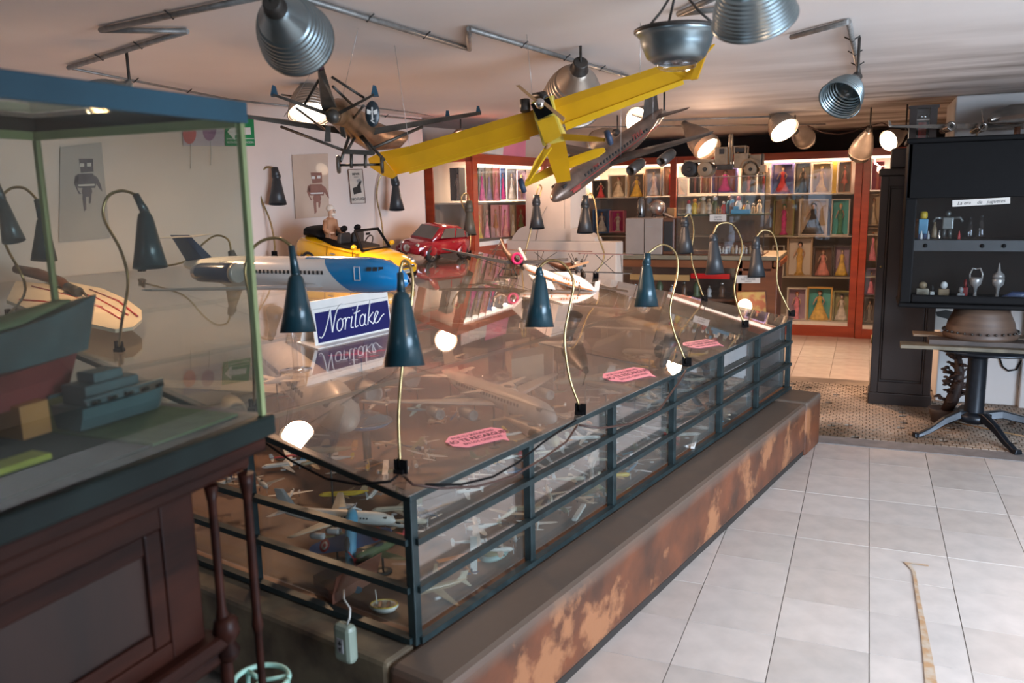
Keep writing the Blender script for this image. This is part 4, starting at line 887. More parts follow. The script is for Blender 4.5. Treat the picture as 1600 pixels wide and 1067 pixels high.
b = MB().lathe([(.012, -.02), (.032, -.018), (.032, .012), (.010, .03), (.004, .045)], 16, frame(c, UP, -FWD)); part('engine', b, m_silver, bi, world=True)
for k in range(7):
    a = 2 * pi * k / 7; part('cylinder', MB().tube([c + (RIGHT * cos(a) + UP * sin(a)) * .028, c + (RIGHT * cos(a) + UP * sin(a)) * .055], [.010, .008], 8), m_dark, bi, world=True)
part('propeller', MB().bar(c - FWD * .045 + (RIGHT + UP * .3) * .07, c - FWD * .045 - (RIGHT + UP * .3) * .07, .004, .014), m_tan, bi, world=True)
part('fuselage', MB().tube([c + FWD * .02, c + FWD * .12 - RIGHT * .1, G2(850, 408, .35)], [.03, .026, .008], 10), m_brown, bi, world=True)
b = MB()
for a_, b2 in (((888, 396), (895, 410)), ((893, 396), (899, 410)), ((914, 396), (908, 410)), ((919, 396), (912, 410)), ((840, 392), (842, 423)), ((850, 392), (838, 423)), ((930, 397), (960, 426)), ((960, 397), (928, 425)), ((970, 398), (972, 427)), ((870, 394), (830, 420)), ((870, 423), (835, 394))): b.tube([G2(*a_, .05), G2(*b2, .05)], .0025, 5)
part('strut', b, m_dark, bi, world=True)
for x, y in ((883, 429), (911, 430)): part('wheel', MB().lathe([(.004, -.006), (.026, -.006), (.026, .006), (.004, .006)], 14, frame(G2(x, y), UP, (RIGHT * 2 + FWD))).tube([G2(x, y), G2(x + (6 if x < 900 else -3), y - 12)], .005, 6), m_dark, bi, world=True)
wq = roof(885, 452); dq = dep(wq) - .01
wpn = thing('model_space_plane', 'white model jet with an orange stripe and lettering leaning on the glass roof', 'model aircraft', wq)
G3 = lambda x, y, dd=0: U(x, y, dq + dd)
part('fuselage', MB().tube([G3(818, 414, .12), G3(830, 420, .1), G3(860, 432, .05), G3(900, 444), G3(922, 450), G3(932, 455)], [.010, .024, .030, .030, .022, .006], 14), m_gloss, wpn, world=True)
part('cabin', MB().tube([G3(866, 426, .03), G3(885, 430), G3(905, 437), G3(925, 446)], [.006, .022, .022, .004], 12), m_gloss, wpn, world=True)
part('stripe', MB().tube([G3(822, 421, .05), G3(860, 436, .01), G3(900, 448, -.035), G3(926, 454, -.03)], .0035, 6), mat('orange_brown_print', (.50, .17, .03), .5), wpn, world=True)
for x, y in ((845, 428), (865, 436), (889, 443), (907, 448)): part('mark', MB().box(G3(x, y + 1, -.032), (.010, .004, .018)), mat('orange_brown_print', (.50, .17, .03), .5), wpn, world=True)
for k in range(7): part('letter', MB().box(G3(881 + k * 4, 435 + k * 1.2, -.028), (.009, .003, .012)), mat('orange_brown_print', (.50, .17, .03), .5), wpn, world=True)
part('wing', MB().shell([G3(826, 428, -.02), G3(862, 440, -.02), G3(868, 452, -.15), G3(845, 448, -.15)], .005), m_gloss, wpn, world=True)
for x in (862, 905): part('prop_stand', MB().tube([G3(x, 440), roof(x, 458)], .006, 8), m_dark, wpn, world=True)
b = MB().shell([G3(930, 440, .05), G3(938, 438, .05), G3(936, 454, .05), G3(928, 456, .05)], .004); part('tail_fin', b, m_silver, wpn, world=True)
b = MB().shell([G3(936, 452, .05), G3(955, 450, .1), G3(957, 436, .1), G3(950, 434, .1)], .004); part('tail_fin', b, m_clear, wpn, world=True)
# ================================================================ HANGING AIRCRAFT
def wires(root, ends):
    for (a, top) in ends:
        part('hanging_wire', MB().tube([a, V((top[0], top[1], CZ))], .0011, 4), m_silver, root, world=True)
# ---- yellow high-wing plane seen from below
cy = thing('model_monoplane', 'big yellow model plane with wooden propeller hanging tilted in mid air', 'model aircraft', U(855, 185, 3.2))
def dY(px): return 3.45 - (px - 590) / 520 * .52
def Q(x, y, e=0): return U(x, y, dY(x) + e)
def slab(pts, t, e=.0):         # thin closed plate through picture points; each (x, y[, depth offset])
    p = [Q(*q) for q in pts]; nn = sum([(p[i] - p[0]).cross(p[i + 1] - p[0]) for i in range(1, len(p) - 1)], V()).normalized()
    if nn.dot(FWD) < 0: nn = -nn
    n = len(p); return MB().add([q - nn * t / 2 for q in p] + [q + nn * t / 2 for q in p], [tuple(range(n))[::-1], tuple(range(n, 2 * n))] + [(i, (i + 1) % n, n + (i + 1) % n, n + i) for i in range(n)])
m_yel2 = mat('bright_yellow_paint', (.62, .36, .008), .4, var=.08, scale=6)
for nm, top, bot in (('left', [(592, 238), (640, 228), (814, 177), (856, 165)], [(846, 208), (826, 215), (640, 268), (620, 273)]), ('right', [(856, 162), (863, 157), (1030, 103), (1093, 80)], [(1083, 124), (1068, 125), (880, 194), (862, 200)])):
    tp = [Q(x, y, .0) for x, y in top]; bt = [Q(x, y, .035) for x, y in bot][::-1]
    rings = []
    for a, c in zip(tp, bt):
        nn = FWD * -1; mid = a.lerp(c, .35)
        rings.append([a, mid - FWD * .010 + UP * .0, c, mid + FWD * .022])
    part('wing', MB().loft(rings, smooth=False), m_yel, cy, world=True)
part('wing_tip', slab([(1093, 80), (1117, 69), (1104, 84), (1090, 123), (1080, 125)], .012), m_yel, cy, world=True)
part('wing_tip', slab([(620, 274), (592, 240), (576, 248), (580, 262), (600, 275), (612, 279)], .012), m_yel, cy, world=True)
part('aileron', slab([(882, 192, .03), (1067, 124, .03), (1069, 131, .05), (885, 203, .05)], .006), m_yel2, cy, world=True)
part('aileron', slab([(640, 262, .03), (826, 209, .03), (828, 217, .05), (640, 271, .05)], .006), m_yel2, cy, world=True)
part('fuselage', MB().loft([[Q(x0, y0, e), Q(x1, y1, e), Q(x1 + 4, y1 - 2, e + .10), Q(x0 + 4, y0 - 2, e + .10)] for x0, y0, x1, y1, e in ((830, 160, 862, 150, -.05), (836, 188, 868, 178, -.045), (848, 228, 884, 220, -.02))], smooth=False), mat('cream_yellow_paint', (.72, .58, .10), .4), cy, world=True)
part('belly_panel', slab([(839, 190, -.055), (866, 180, -.055), (877, 212, -.04), (852, 226, -.04)], .004), m_yel2, cy, world=True)
part('tail_boom', MB().loft([[Q(x0, y0, e), Q(x1, y1, e), Q(x1, y1, e + .09 - .02 * k), Q(x0, y0, e + .09 - .02 * k)] for k, (x0, y0, x1, y1, e) in enumerate(((850, 226, 883, 219, -.02), (858, 252, 888, 246, .08), (870, 286, 892, 282, .2)))], smooth=False), m_yel, cy, world=True)
part('tailplane', slab([(820, 292, .2), (822, 281, .2), (862, 259, .2), (889, 247, .2), (930, 233, .2), (944, 231, .2), (946, 236, .2), (935, 245, .2), (889, 263, .2), (862, 273, .2)], .012), m_yel2, cy, world=True)
part('engine_block', MB().loft([[Q(829, 163, -.055), Q(858, 152, -.055), Q(860, 152, .02), Q(831, 163, .02)], [Q(841, 187, -.06), Q(866, 176, -.06), Q(868, 176, .02), Q(842, 187, .02)]], smooth=False), m_black, cy, world=True)
part('cylinder', MB().tube([Q(820, 156, -.03), Q(821, 174, -.03)], .020, 12), m_dark, cy, world=True)
part('cylinder', MB().tube([Q(848, 146, -.0), Q(850, 160, -.01)], .016, 12), m_dark, cy, world=True)
part('spinner', MB().ball(Q(844, 162, -.10), .020, 12, 8), m_chrome, cy, world=True)
part('exhaust', MB().tube([Q(834, 150, -.02), Q(846, 148, -.03), Q(853, 153, -.05)], .012, 8), m_dark, cy, world=True)
for pts in ([(806, 134, -.10), (812, 133, -.10), (842, 158, -.105), (838, 161, -.105)], [(848, 162, -.105), (852, 159, -.105), (883, 184, -.11), (880, 190, -.11)]): part('propeller_blade', slab(pts, .006), m_tan, cy, world=True)
part('gear_leg', slab([(852, 230, -.03), (862, 231, -.03), (845, 256, -.07), (828, 283, -.10), (822, 285, -.10), (836, 252, -.07)], .008), m_yel2, cy, world=True)
part('gear_leg', slab([(880, 209, -.03), (920, 212, -.07), (945, 216, -.10), (944, 221, -.10), (915, 221, -.07), (882, 219, -.03)], .008), m_yel2, cy, world=True)
for x, y, a in ((816, 290, 1.1), (951, 215, 1.4)):
    part('wheel', MB().lathe([(.006, -.010), (.026, -.010), (.030, 0), (.026, .010), (.006, .010)], 16, frame(Q(x, y, -.11), FWD + UP * .3, RIGHT * 1 + UP * .35)), mat('navy_wheel', (.02, .035, .07), .5), cy, world=True)
part('wooden_skid', MB().tube([Q(850, 236, -.02), Q(858, 226, -.05)], .008, 6), m_tan, cy, world=True)
wires(cy, [(Q(832, 150), (Q(832, 150) + V((-.02, 0, 0)))), (Q(1000, 115), Q(1000, 115)), (Q(640, 230), Q(640, 230) + V((-.05, 0, 0)))])

# ---- grey twin-finned wire plane
gp = thing('model_wire_monoplane', 'dark grey strutted model plane with turned-up tail and small blue fins hanging at left', 'model aircraft', U(540, 200, 3.3))
H_ = lambda x, y, dd: U(x, y, dd)
m_gp = mat('weathered_gunmetal', (.075, .066, .055), .45, metal=.5, var=.4, scale=14); m_gold = mat('tarnished_bronze', (.22, .13, .07), .38, metal=.7, var=.4, scale=10)
def plate(pts, t=.006):
    p = [H_(*q) for q in pts]; nn = (p[1] - p[0]).cross(p[2] - p[0]).normalized(); n = len(p)
    return MB().add([q - nn * t / 2 for q in p] + [q + nn * t / 2 for q in p], [tuple(range(n))[::-1], tuple(range(n, 2 * n))] + [(i, (i + 1) % n, n + (i + 1) % n, n + i) for i in range(n)])
b = plate([(497, 108, 2.85), (506, 105, 2.85), (515, 135, 2.95), (527, 170, 3.02), (503, 170, 3.02)], .03); part('tail_fin', b, m_gp, gp, world=True)
part('fin_cap', MB().ball(H_(500, 105, 2.85), (.014, .014, .012), 10, 6), mat('plum_paint', (.06, .015, .03), .4), gp, world=True)
part('fuselage', MB().tube([H_(521, 181, 3.0), H_(530, 175, 3.15), H_(548, 190, 3.35), H_(580, 212, 3.7), H_(618, 218, 3.95), H_(634, 212, 4.0)], [.03, .052, .062, .066, .045, .02], 14), m_gold, gp, world=True)
part('tail_hub', MB().ball(H_(520, 182, 2.97), .026, 12, 8), m_gp, gp, world=True)
for x, sx_ in ((427, -1), (584, 1)):
    part('tailplane', MB().loft([[H_(521, 178, 3.0), H_(521, 185, 3.0), H_(523, 184, 3.08), H_(523, 178, 3.08)], [H_(x, 146, 2.95), H_(x, 150, 2.95), H_(x + 2, 149, 3.02), H_(x + 2, 146, 3.02)]], smooth=False), m_gp, gp, world=True)
    part('end_fin', plate([(x - 4, 150, 2.96), (x + 8, 150, 2.96), (x + 4, 136, 2.97), (x - 1, 134, 2.97)], .012), mat('teal_fin_paint', (.02, .08, .13), .4), gp, world=True)
for pts in (((372, 180, 3.25), (548, 207, 3.5)), ((752, 176, 3.55), (566, 209, 3.5))):
    a, c = pts
    A = [H_(a[0], a[1] - 2, a[2]), H_(a[0], a[1] + 3, a[2]), H_(a[0], a[1] + 1, a[2] + .14), H_(a[0], a[1] - 3, a[2] + .14)]
    Cc = [H_(c[0], c[1] - 6, c[2]), H_(c[0], c[1] + 5, c[2]), H_(c[0] + 3, c[1] + 1, c[2] + .2), H_(c[0] + 3, c[1] - 7, c[2] + .2)]
    part('wing', MB().loft([A, Cc], smooth=False), m_gp, gp, world=True)
for x, y, dd in ((747, 171, 3.55), (699, 178, 3.6)): part('wing_fin', plate([(x - 3, y + 4, dd), (x + 4, y + 4, dd), (x + 2, y - 5, dd), (x - 2, y - 5, dd)], .008), mat('teal_fin_paint', (.02, .08, .13), .4), gp, world=True)
for a, c in (((439, 198, 3.4), (540, 236, 3.35)), ((660, 198, 3.5), (579, 233, 3.35)), ((498, 125, 2.92), (476, 163, 3.0)), ((518, 120, 2.95), (569, 153, 3.0)), ((520, 135, 2.95), (553, 166, 3.1)), ((463, 169, 3.0), (508, 203, 3.3)), ((568, 165, 3.02), (543, 198, 3.3)), ((556, 212, 3.4), (541, 238, 3.3)), ((562, 212, 3.4), (584, 240, 3.3)), ((560, 206, 3.4), (600, 250, 3.3)), ((548, 206, 3.4), (532, 252, 3.3)), ((549, 240, 3.3), (549, 262, 3.3)), ((571, 240, 3.3), (571, 262, 3.3))):
    part('strut', MB().tube([H_(*a), H_(*c)], .0065 if a[1] > 190 else .005, 6), m_gp, gp, world=True)
part('axle_box', MB().bar(H_(538, 237, 3.3), H_(583, 239, 3.3), .03, .018), m_gp, gp, world=True)
part('axle', MB().tube([H_(530, 258, 3.3), H_(596, 257, 3.3)], .005, 8), m_gp, gp, world=True)
for x in (529, 597): part('wheel', MB().lathe([(.006, -.006), (.034, -.006), (.036, 0), (.034, .006), (.006, .006)], 18, frame(H_(x, 257, 3.3), UP, RIGHT + FWD * .1)), m_gp, gp, world=True)
for pts in ([(509, 197, 3.0), (516, 197, 3.0), (517, 222, 3.02), (507, 221, 3.02)], [(531, 198, 3.0), (538, 200, 3.0), (541, 216, 3.02), (533, 212, 3.02)]): part('hanging_vane', plate(pts, .006), m_gp, gp, world=True)
wires(gp, [(H_(500, 105, 2.85), H_(500, 105, 2.85)), (H_(532, 165, 3.2), H_(560, 50, 3.0)), (H_(444, 182, 3.35), H_(520, 95, 3.2))])
M = frame(H_(582, 178, 2.9), RIGHT, UP)
mk = thing('mask_plaque', 'small dark oval plaque with a white mask-like sign hanging from the grey plane', 'plaque', M)
part('disc', MB().lathe([(.001, -.004), (.024, -.004), (.026, 0), (.024, .004), (.001, .004)], 24, RX(pi / 2), sx=1, sy=1.75), mat('blue_black_enamel', (.012, .022, .03), .35), mk)
b = MB().box((0, -.006, 0), (.004, .002, .045)); 
for sg in (-1, 1):
    b.prism([(sg * .004, .004), (sg * .018, .010), (sg * .018, -.006), (sg * .006, -.008)], .002, TR(0, -.006, .006) @ RX(pi / 2))
b.prism([(-.006, -.014), (.008, -.018), (-.002, -.024), (.008, -.030), (.006, -.033), (-.007, -.024), (.001, -.018)], .002, TR(0, -.006, 0) @ RX(pi / 2)); part('white_mark', b, m_white, mk)
part('loop', MB().tube([(0, 0, .042), (0, 0, .06)], .001, 4), m_silver, mk)

# ---- weathered airliner
nose, tail = U(861, 309, 4.0), U(1036, 180, 4.62)
M = frame((nose + tail) / 2, nose - tail, UP); s = (nose - tail).length
m_al = mat('oxidised_aluminium', (.19, .13, .10), .36, metal=.6, var=.35, scale=9); m_al2 = mat('dark_oxidised_wing', (.10, .085, .075), .4, metal=.5, var=.3, scale=9)
ha = aircraft('jet', s, 'weathered bare-metal model airliner with red lettering hanging nose-down', M, (m_al, m_al2, m_al, m_al2), detail=2)
for c in ha.children:
    if c.name.startswith('tail_fin'): c.material_slots[0].link = 'OBJECT'; c.material_slots[0].material = m_al2
rs = .052 * s
for sg in (-1,):
    text('TWA', .045, M @ TR(-.17 * s, rs + .001, .022) @ RZ(pi) @ RX(pi / 2), mat('faded_red_print', (.32, .05, .04), .5), ha, shear=.2)
    text('TWA', .022, M @ TR(.20 * s, rs + .001, .022) @ RZ(pi) @ RX(pi / 2), mat('faded_red_print', (.32, .05, .04), .5), ha, shear=.2)
    part('red_stripe', MB().box((.02 * s, rs - .0005, -.006), (.80 * s, .003, .004)), mat('faded_red_print', (.32, .05, .04), .5), ha)
    part('red_patch', MB().box((.37 * s, rs * .93, -.018), (.06 * s, .006, .014)), mat('faded_red_print', (.32, .05, .04), .5), ha)
wires(ha, [(U(970, 250, 4.25), U(970, 250, 4.25)), (U(1020, 195, 4.5), U(1020, 195, 4.5))])
# ================================================================ MODELS INSIDE THE GLASS CASE
FZ = .337                        # top of the case floor board
cols = {}
for nm, c in {'white': (.66, .64, .60), 'cream': (.56, .48, .36), 'silver': (.45, .45, .45), 'grey': (.24, .25, .25), 'olive green': (.09, .12, .05), 'sky blue': (.10, .30, .45), 'navy': (.02, .05, .14), 'red': (.42, .03, .03), 'brown': (.16, .07, .03), 'orange': (.55, .20, .03), 'yellow': (.62, .42, .03), 'tan': (.36, .25, .14)}.items():
    cols[nm] = mat('model_' + nm.replace(' ', '_'), c, .4, var=.12, scale=20, coat=.15)
def lay(l, w, a, z=FZ, up=None): return frame(lw(l, w, z), LD * cos(a) + WD * sin(a), UP)
# large ones first, placed where the photograph shows them through the roof
def span(nx, ny, tx, ty, z):
    a, b_ = Z(nx, ny, z), Z(tx, ty, z); return frame((a + b_) / 2, a - b_), (a - b_).length
def held(kind, s, label, M, mats, **k):
    return aircraft(kind, s, label, M, mats, stand=M.translation.z - FZ, stand_mat=m_dark, **k)
M, s = span(548, 655, 408, 540, .66); held('jet', s, 'white model airliner with a dark window row inside the case below the navy counter sign', M, (cols['white'], cols['silver'], cols['white'], cols['silver']), detail=2)
M, s = span(868, 652, 692, 588, .60); held('jet', s, 'pale grey model airliner inside the case beside the nearest pink sticker', M, (cols['silver'], cols['silver'], cols['white'], cols['grey']), detail=2)
M, s = span(812, 612, 732, 596, .62); held('twin', s, 'white cabin plane with square windows inside the case, behind the pale grey airliner', M, (cols['white'],) * 4)
M, s = span(622, 812, 428, 800, .50); held('jet', s * .96, 'wide white model airliner behind the left side glass near the corner', M, (cols['white'], cols['cream'], cols['silver'], cols['silver']), detail=2)
M, s = span(870, 690, 790, 655, .66); held('glider', s * 1.1, 'tan model glider under the roof glass just right of the nearest pink sticker', M, (cols['tan'], cols['tan'], cols['tan'], cols['brown']))
M, s = span(470, 705, 560, 700, .62); held('prop', s, 'long-winged tan model plane under the near left roof edge', M, (cols['tan'], cols['tan'], cols['orange'], cols['brown']))
# blue roundelled fighter propped against the left side glass
a = U(505, 905, 2.05); M = frame(lw(.17, .42, .43), (LD * .45 + WD * .35 + UP * .75), -LD + UP * .5)
sp = aircraft('fighter', .30, 'blue model fighter with red roundels propped nose-up behind the left side glass', M, (cols['sky blue'], mat('violet_blue_paint', (.12, .17, .36), .45), cols['sky blue'], cols['silver']))
for y in (-.11, .11):
    for rr_, mt_ in ((.022, cols['red']), (.014, cols['white']), (.007, cols['red'])):
        part('roundel', MB().lathe([(.0005, 0), (rr_, 0), (rr_, .0005 + .002 * (.024 - rr_) * 10), (.0005, .0005 + .002 * (.024 - rr_) * 10)], 20, TR(.035, y, .0055 if y else 0)), mt_, sp)
part('support', MB().tube([lw(.17, .42, .43), lw(.2, .46, FZ)], .006, 6), m_dark, sp, world=True)
M, s = span(560, 872, 632, 840, .42); held('fighter', .24, 'olive green model fighter with red trim near the corner post', M, (cols['olive green'], cols['olive green'], cols['red'], cols['red']))
# oval white boat, boxes, sheets
c = Z(600, 948, FZ + .012); M = frame(c, RIGHT, UP)
ob = thing('oval_boat', 'white oval toy boat with dark seats on the case floor at the near corner', 'toy boat', M)
part('hull', MB().lathe([(.001, -.010), (.030, -.010), (.040, .004), (.036, .010), (.030, .002), (.001, 0)], 24, sx=1.1, sy=.75), m_white, ob)
for x in (-.016, .008): part('seat', MB().bb((x, -.018, .002), (x + .009, .018, .010)), m_brown, ob)
part('rim', MB().tube([(cos(2 * pi * k / 24) * .040, sin(2 * pi * k / 24) * .028, .009) for k in range(25)], .002, 6), cols['yellow'], ob)
part('mast', MB().tube([(-.02, .0, .0), (-.026, .01, .05)], .002, 6), m_white, ob)
def carton(label, pts, z, h, mt, name='carton', cat='box', tilt=0, mt2=None):
    p = [Z(x, y, z) for x, y in pts]; b = MB(); n = len(p)
    t = thing(name, label, cat, p[0])
    b.add(p + [q + UP * h for q in p], [(0, 1, 2, 3), (0, 1, 5, 4), (1, 2, 6, 5), (2, 3, 7, 6), (3, 0, 4, 7)]); part('box', b, mt, t, world=True)
    if z > FZ + .1: ctr = sum(p, V()) / 4; part('pedestal', MB().tube([V((ctr.x, ctr.y, FZ)), V((ctr.x, ctr.y, z))], .03, 10), m_dark, t, world=True)
    b = MB().shell([p[0] + UP * h, p[1] + UP * h, (p[1] + UP * (h + .07)) + (p[1] - p[2]) * .25, (p[0] + UP * (h + .07)) + (p[0] - p[3]) * .25], .003); part('flap', b, mt2 or mt, t, world=True)
    return t
carton('open red-brown carton with a tan flap inside the case, right of the middle', [(925, 575), (975, 555), (955, 530), (905, 545)], .52, .12, mat('red_brown_card', (.17, .06, .035), .6), mt2=mat('tan_card', (.40, .24, .12), .6))
carton('dark grey carton inside the case behind the second pink sticker', [(1035, 595), (1075, 580), (1058, 560), (1020, 572)], .50, .13, mat('dark_card', (.07, .06, .05), .7), mt2=m_cream)
carton('cream leaning board box under the middle lamp', [(800, 600), (850, 590), (835, 560), (790, 570)], .54, .14, m_cream)
carton('dark brown wooden crate by the near corner post', [(520, 945), (590, 905), (560, 880), (490, 915)], FZ, .035, mat('red_brown_card', (.17, .06, .035), .6))
M, s = span(1046, 520, 960, 498, .70); held('jet', s * 1.1, 'pale model airliner inside the case under the back corner of the roof', M, (cols['white'], cols['silver'], cols['red'], cols['silver']))
c = Z(572, 668, .50)
bd = thing('blue_dish', 'shiny blue glass dish lying inside the case left of the corner lamp', 'dish', c)
part('dish', MB().lathe([(.001, 0), (.05, .0), (.10, .010), (.125, .03), (.122, .034), (.095, .016), (.001, .006)], 28, TR(*c)), mat('blue_glaze', (.04, .15, .30), .12, coat=.8, var=.3, scale=6), bd, world=True)
part('foot', MB().tube([c, V((c.x, c.y, FZ))], .02, 12), m_dark, bd, world=True)
# red-brown standing panels and strips seen between the rails
for i, (px, py, hh, ln, cn, lb) in enumerate(((1085, 690, .03, .20, 'white', 'white plastic rod on the case floor near the fourth and fifth rail posts'), (905, 800, .02, .16, 'white', 'white wing strip lying by the third rail post'), (1130, 640, .02, .14, 'red', 'pink-red curled strip on the case floor near the far end'))):
    c = Z(px, py, FZ + .012); single('loose_strip', MB().bb((-ln / 2, -.010, -.006), (ln / 2, .010, .006)), cols[cn], lb, 'strip', frame(c, LD + WD * .3, UP), bevel=.003)
# paper bird strip standing upright by the first rail bay
c = Z(752, 900, FZ); single('paper_strip', MB().bb((-.011, -.001, 0), (.011, .001, .13)), m_white, 'upright white paper strip leaning inside the glass in the first rail bay', 'strip', frame(c + WD * .03, RIGHT, UP))
for i, (px, py, lb) in enumerate(((812, 885, 'olive and teal toy hovercraft behind the second rail post'), (905, 772, 'olive toy hull on the case floor behind the third rail post'))):
    c = Z(px, py - 5, FZ + .002); c = lw(inv(c)[0], .12, FZ + .002); M = frame(c, LD, UP) @ MX.Scale(.8, 4); h = thing('toy_hovercraft', lb, 'toy boat', M)
    part('skirt', MB().lathe([(.001, 0), (.055, 0), (.065, .012), (.055, .024), (.001, .024)], 22, sx=1.3, sy=.8), mat('pale_teal', (.25, .38, .36), .5), h)
    part('deck', MB().lathe([(.001, .024), (.052, .024), (.045, .034), (.02, .044), (.001, .046)], 22, sx=1.3, sy=.8), mat('olive_ochre', (.22, .20, .08), .5), h)
    part('cabin', MB().ball((.01, 0, .044), (.022, .016, .014), 12, 6), m_tan, h)
# the crowd of small models: one of each kind with its parts, copied in a loop
protos = {}
rn = random.Random(11)
ksz = {'jet': .18, 'prop': .13, 'bi': .13, 'twin': .15, 'fighter': .13, 'tjet': .18}
kname = {'jet': 'jet airliner', 'prop': 'propeller plane', 'bi': 'biplane', 'twin': 'twin-engined plane', 'fighter': 'fighter plane', 'tjet': 'tail-engined jet'}
klift = {'jet': .016, 'prop': .025, 'bi': .030, 'twin': .024, 'fighter': .025, 'tjet': .012}
bay = ['first', 'second', 'third', 'fourth', 'fifth', 'sixth']; roww = ['aisle row', 'second row', 'third row', 'fourth row', 'fifth row', 'sixth row', 'seventh row', 'eighth row', 'ninth row']
ck = list(cols)
wts = ['white'] * 8 + ['silver'] * 3 + ['cream'] * 2 + ['tan'] * 2 + ck
for bi_ in range(6):
    for h_ in range(4):
        for r_i in range(9):
            l = .585 * bi_ + .585 * (h_ + .5) / 4 + rn.uniform(-.02, .02); w = .10 + r_i * (.135 if r_i < 5 else .17) + rn.uniform(-.03, .03)
            if w > 1.75 or l < .1 or l > 3.42: continue
            if r_i > 4 and rn.random() < .5: continue
            if rn.random() < .06: continue
            if l < .36 and .2 < w < .62: continue
            k = rn.choice(['jet', 'prop', 'prop', 'bi', 'twin', 'fighter', 'tjet', 'fighter', 'jet']); c = rn.choice(wts); c2 = rn.choice(wts); s = ksz[k]
            up = UP + LD * rn.uniform(-.25, .25) + WD * rn.uniform(-.3, .15)
            lift = klift[k] + (rn.choice([0, 0, .0, .10, .16]) if r_i > 1 else 0)
            M = frame(lw(l, w, FZ + lift + .012), LD * cos(rn.uniform(-pi, pi)) + WD * sin(rn.uniform(-2, 2)), up) @ MX.Scale(rn.uniform(.85, 1.2), 4)
            lb = '%s model %s, %s rail bay from the corner, %s, %s quarter' % (c, kname[k], bay[bi_], roww[r_i], ['first', 'second', 'third', 'last'][h_])
            ms = {'fuselage': cols[c], 'wing': cols[c if rn.random() < .6 else c2], 'tail_fin': cols[c2], 'tailplane': cols[c2], 'engine': cols['silver']}
            if k not in protos: protos[k] = aircraft(k, s, lb, M, (cols[c], cols[c], cols[c2], cols['silver']), group='small model aircraft crowded on the floor of the glass case')
            else: dup(protos[k], M, lb, 'small model aircraft crowded on the floor of the glass case', ms)
# models raised on stands and cards standing in the deeper part of the case
rn = random.Random(23); zl = ['near', 'second', 'third', 'fourth', 'far']; zw = ['front', 'middle', 'rear']; upn = 0
for i in range(5):
    for j in range(3):
        for h_ in range(2):
            l = .95 + i * .50 + h_ * .22 + rn.uniform(-.06, .06); w = .62 + j * .55 + rn.uniform(-.12, .12); z = min(rn.uniform(.52, .80), rz(w) - .14)
            if l > 3.25 or (l < 1.9 and w < 1.3): continue
            k = rn.choice(['jet', 'jet', 'tjet', 'prop', 'twin']); c = rn.choice(['white', 'white', 'silver', 'cream', 'tan', 'red', 'yellow', 'grey'])
            s = {'jet': .34, 'tjet': .34, 'prop': .24, 'twin': .28}[k]
            a = rn.uniform(-pi, pi); held(k, s, '%s %s raised on a stand, %s column, %s row, %s one' % (c, kname[k], zl[i], zw[j], ['nearer', 'farther'][h_]), frame(lw(l, w, z), LD * cos(a) + WD * sin(a), UP), (cols[c], cols[c], cols[rn.choice(['white', 'silver', 'red'])], cols['silver']))
for i, (l, w, c, hh, ww, lb) in enumerate(((2.35, 1.55, 'cream', .30, .16, 'tall cream card standing deep in the case'), (2.6, 1.2, 'white', .30, .13, 'tall white card standing deep in the case, right of the cream one'), (2.9, 2.1, 'brown', .42, .30, 'brown mottled panel standing at the far rear of the case'), (3.15, 1.6, 'red', .32, .22, 'dull red card standing near the far end of the case'), (2.0, 2.3, 'tan', .45, .25, 'tan board standing at the rear of the case'), (1.2, 2.3, 'grey', .36, .34, 'grey-blue board standing at the rear left of the case'), (3.2, 1.15, 'tan', .26, .2, 'tan card leaning near the far front corner of the case'))):
    t = thing('display_card', lb, 'card', frame(lw(l, w, FZ + .001), WD * -1 + LD * (.3 * (-1) ** i), UP)); ci = mat('card_panel_' + c, tuple(.7 * x for x in MT['model_' + c].node_tree.nodes['Color Ramp'].color_ramp.elements[1].color[:3]), .5, var=.2, scale=6)
    part('panel', MB().bb((-ww / 2, 0, .0), (ww / 2, .006, hh)), ci, t); part('prop', MB().tube([(0, .01, hh * .8), (0, .10, .0)], .005, 6), m_dark, t)
# crinkled clear plastic bags lying over some models
for i, (l, w, a) in enumerate(((.9, 1.3, .5), (2.0, 1.1, -.4), (2.9, 1.5, .2))):
    b = MB(); n = 9; rn2 = random.Random(i)
    vs = [V((x * .06 - .24, y * .045 - .18, .05 + .05 * rn2.random() - .0015 * ((x - 4) ** 2 + (y - 4) ** 2))) for x in range(n) for y in range(n)]
    vs += [p + V((0, 0, .0015)) for p in vs]
    fs = [(x * n + y, (x + 1) * n + y, (x + 1) * n + y + 1, x * n + y + 1) for x in range(n - 1) for y in range(n - 1)]
    b.add(vs, fs + [tuple(q + n * n for q in f[::-1]) for f in fs])
    single('plastic_bag', b, m_clear, ['crinkled clear plastic bag over models, nearest of the three in the case', 'crinkled clear plastic bag in the middle of the case', 'crinkled clear plastic bag toward the far end of the case'][i], 'bag', frame(lw(l, w, FZ + .17), LD * cos(a) + WD * sin(a), UP))
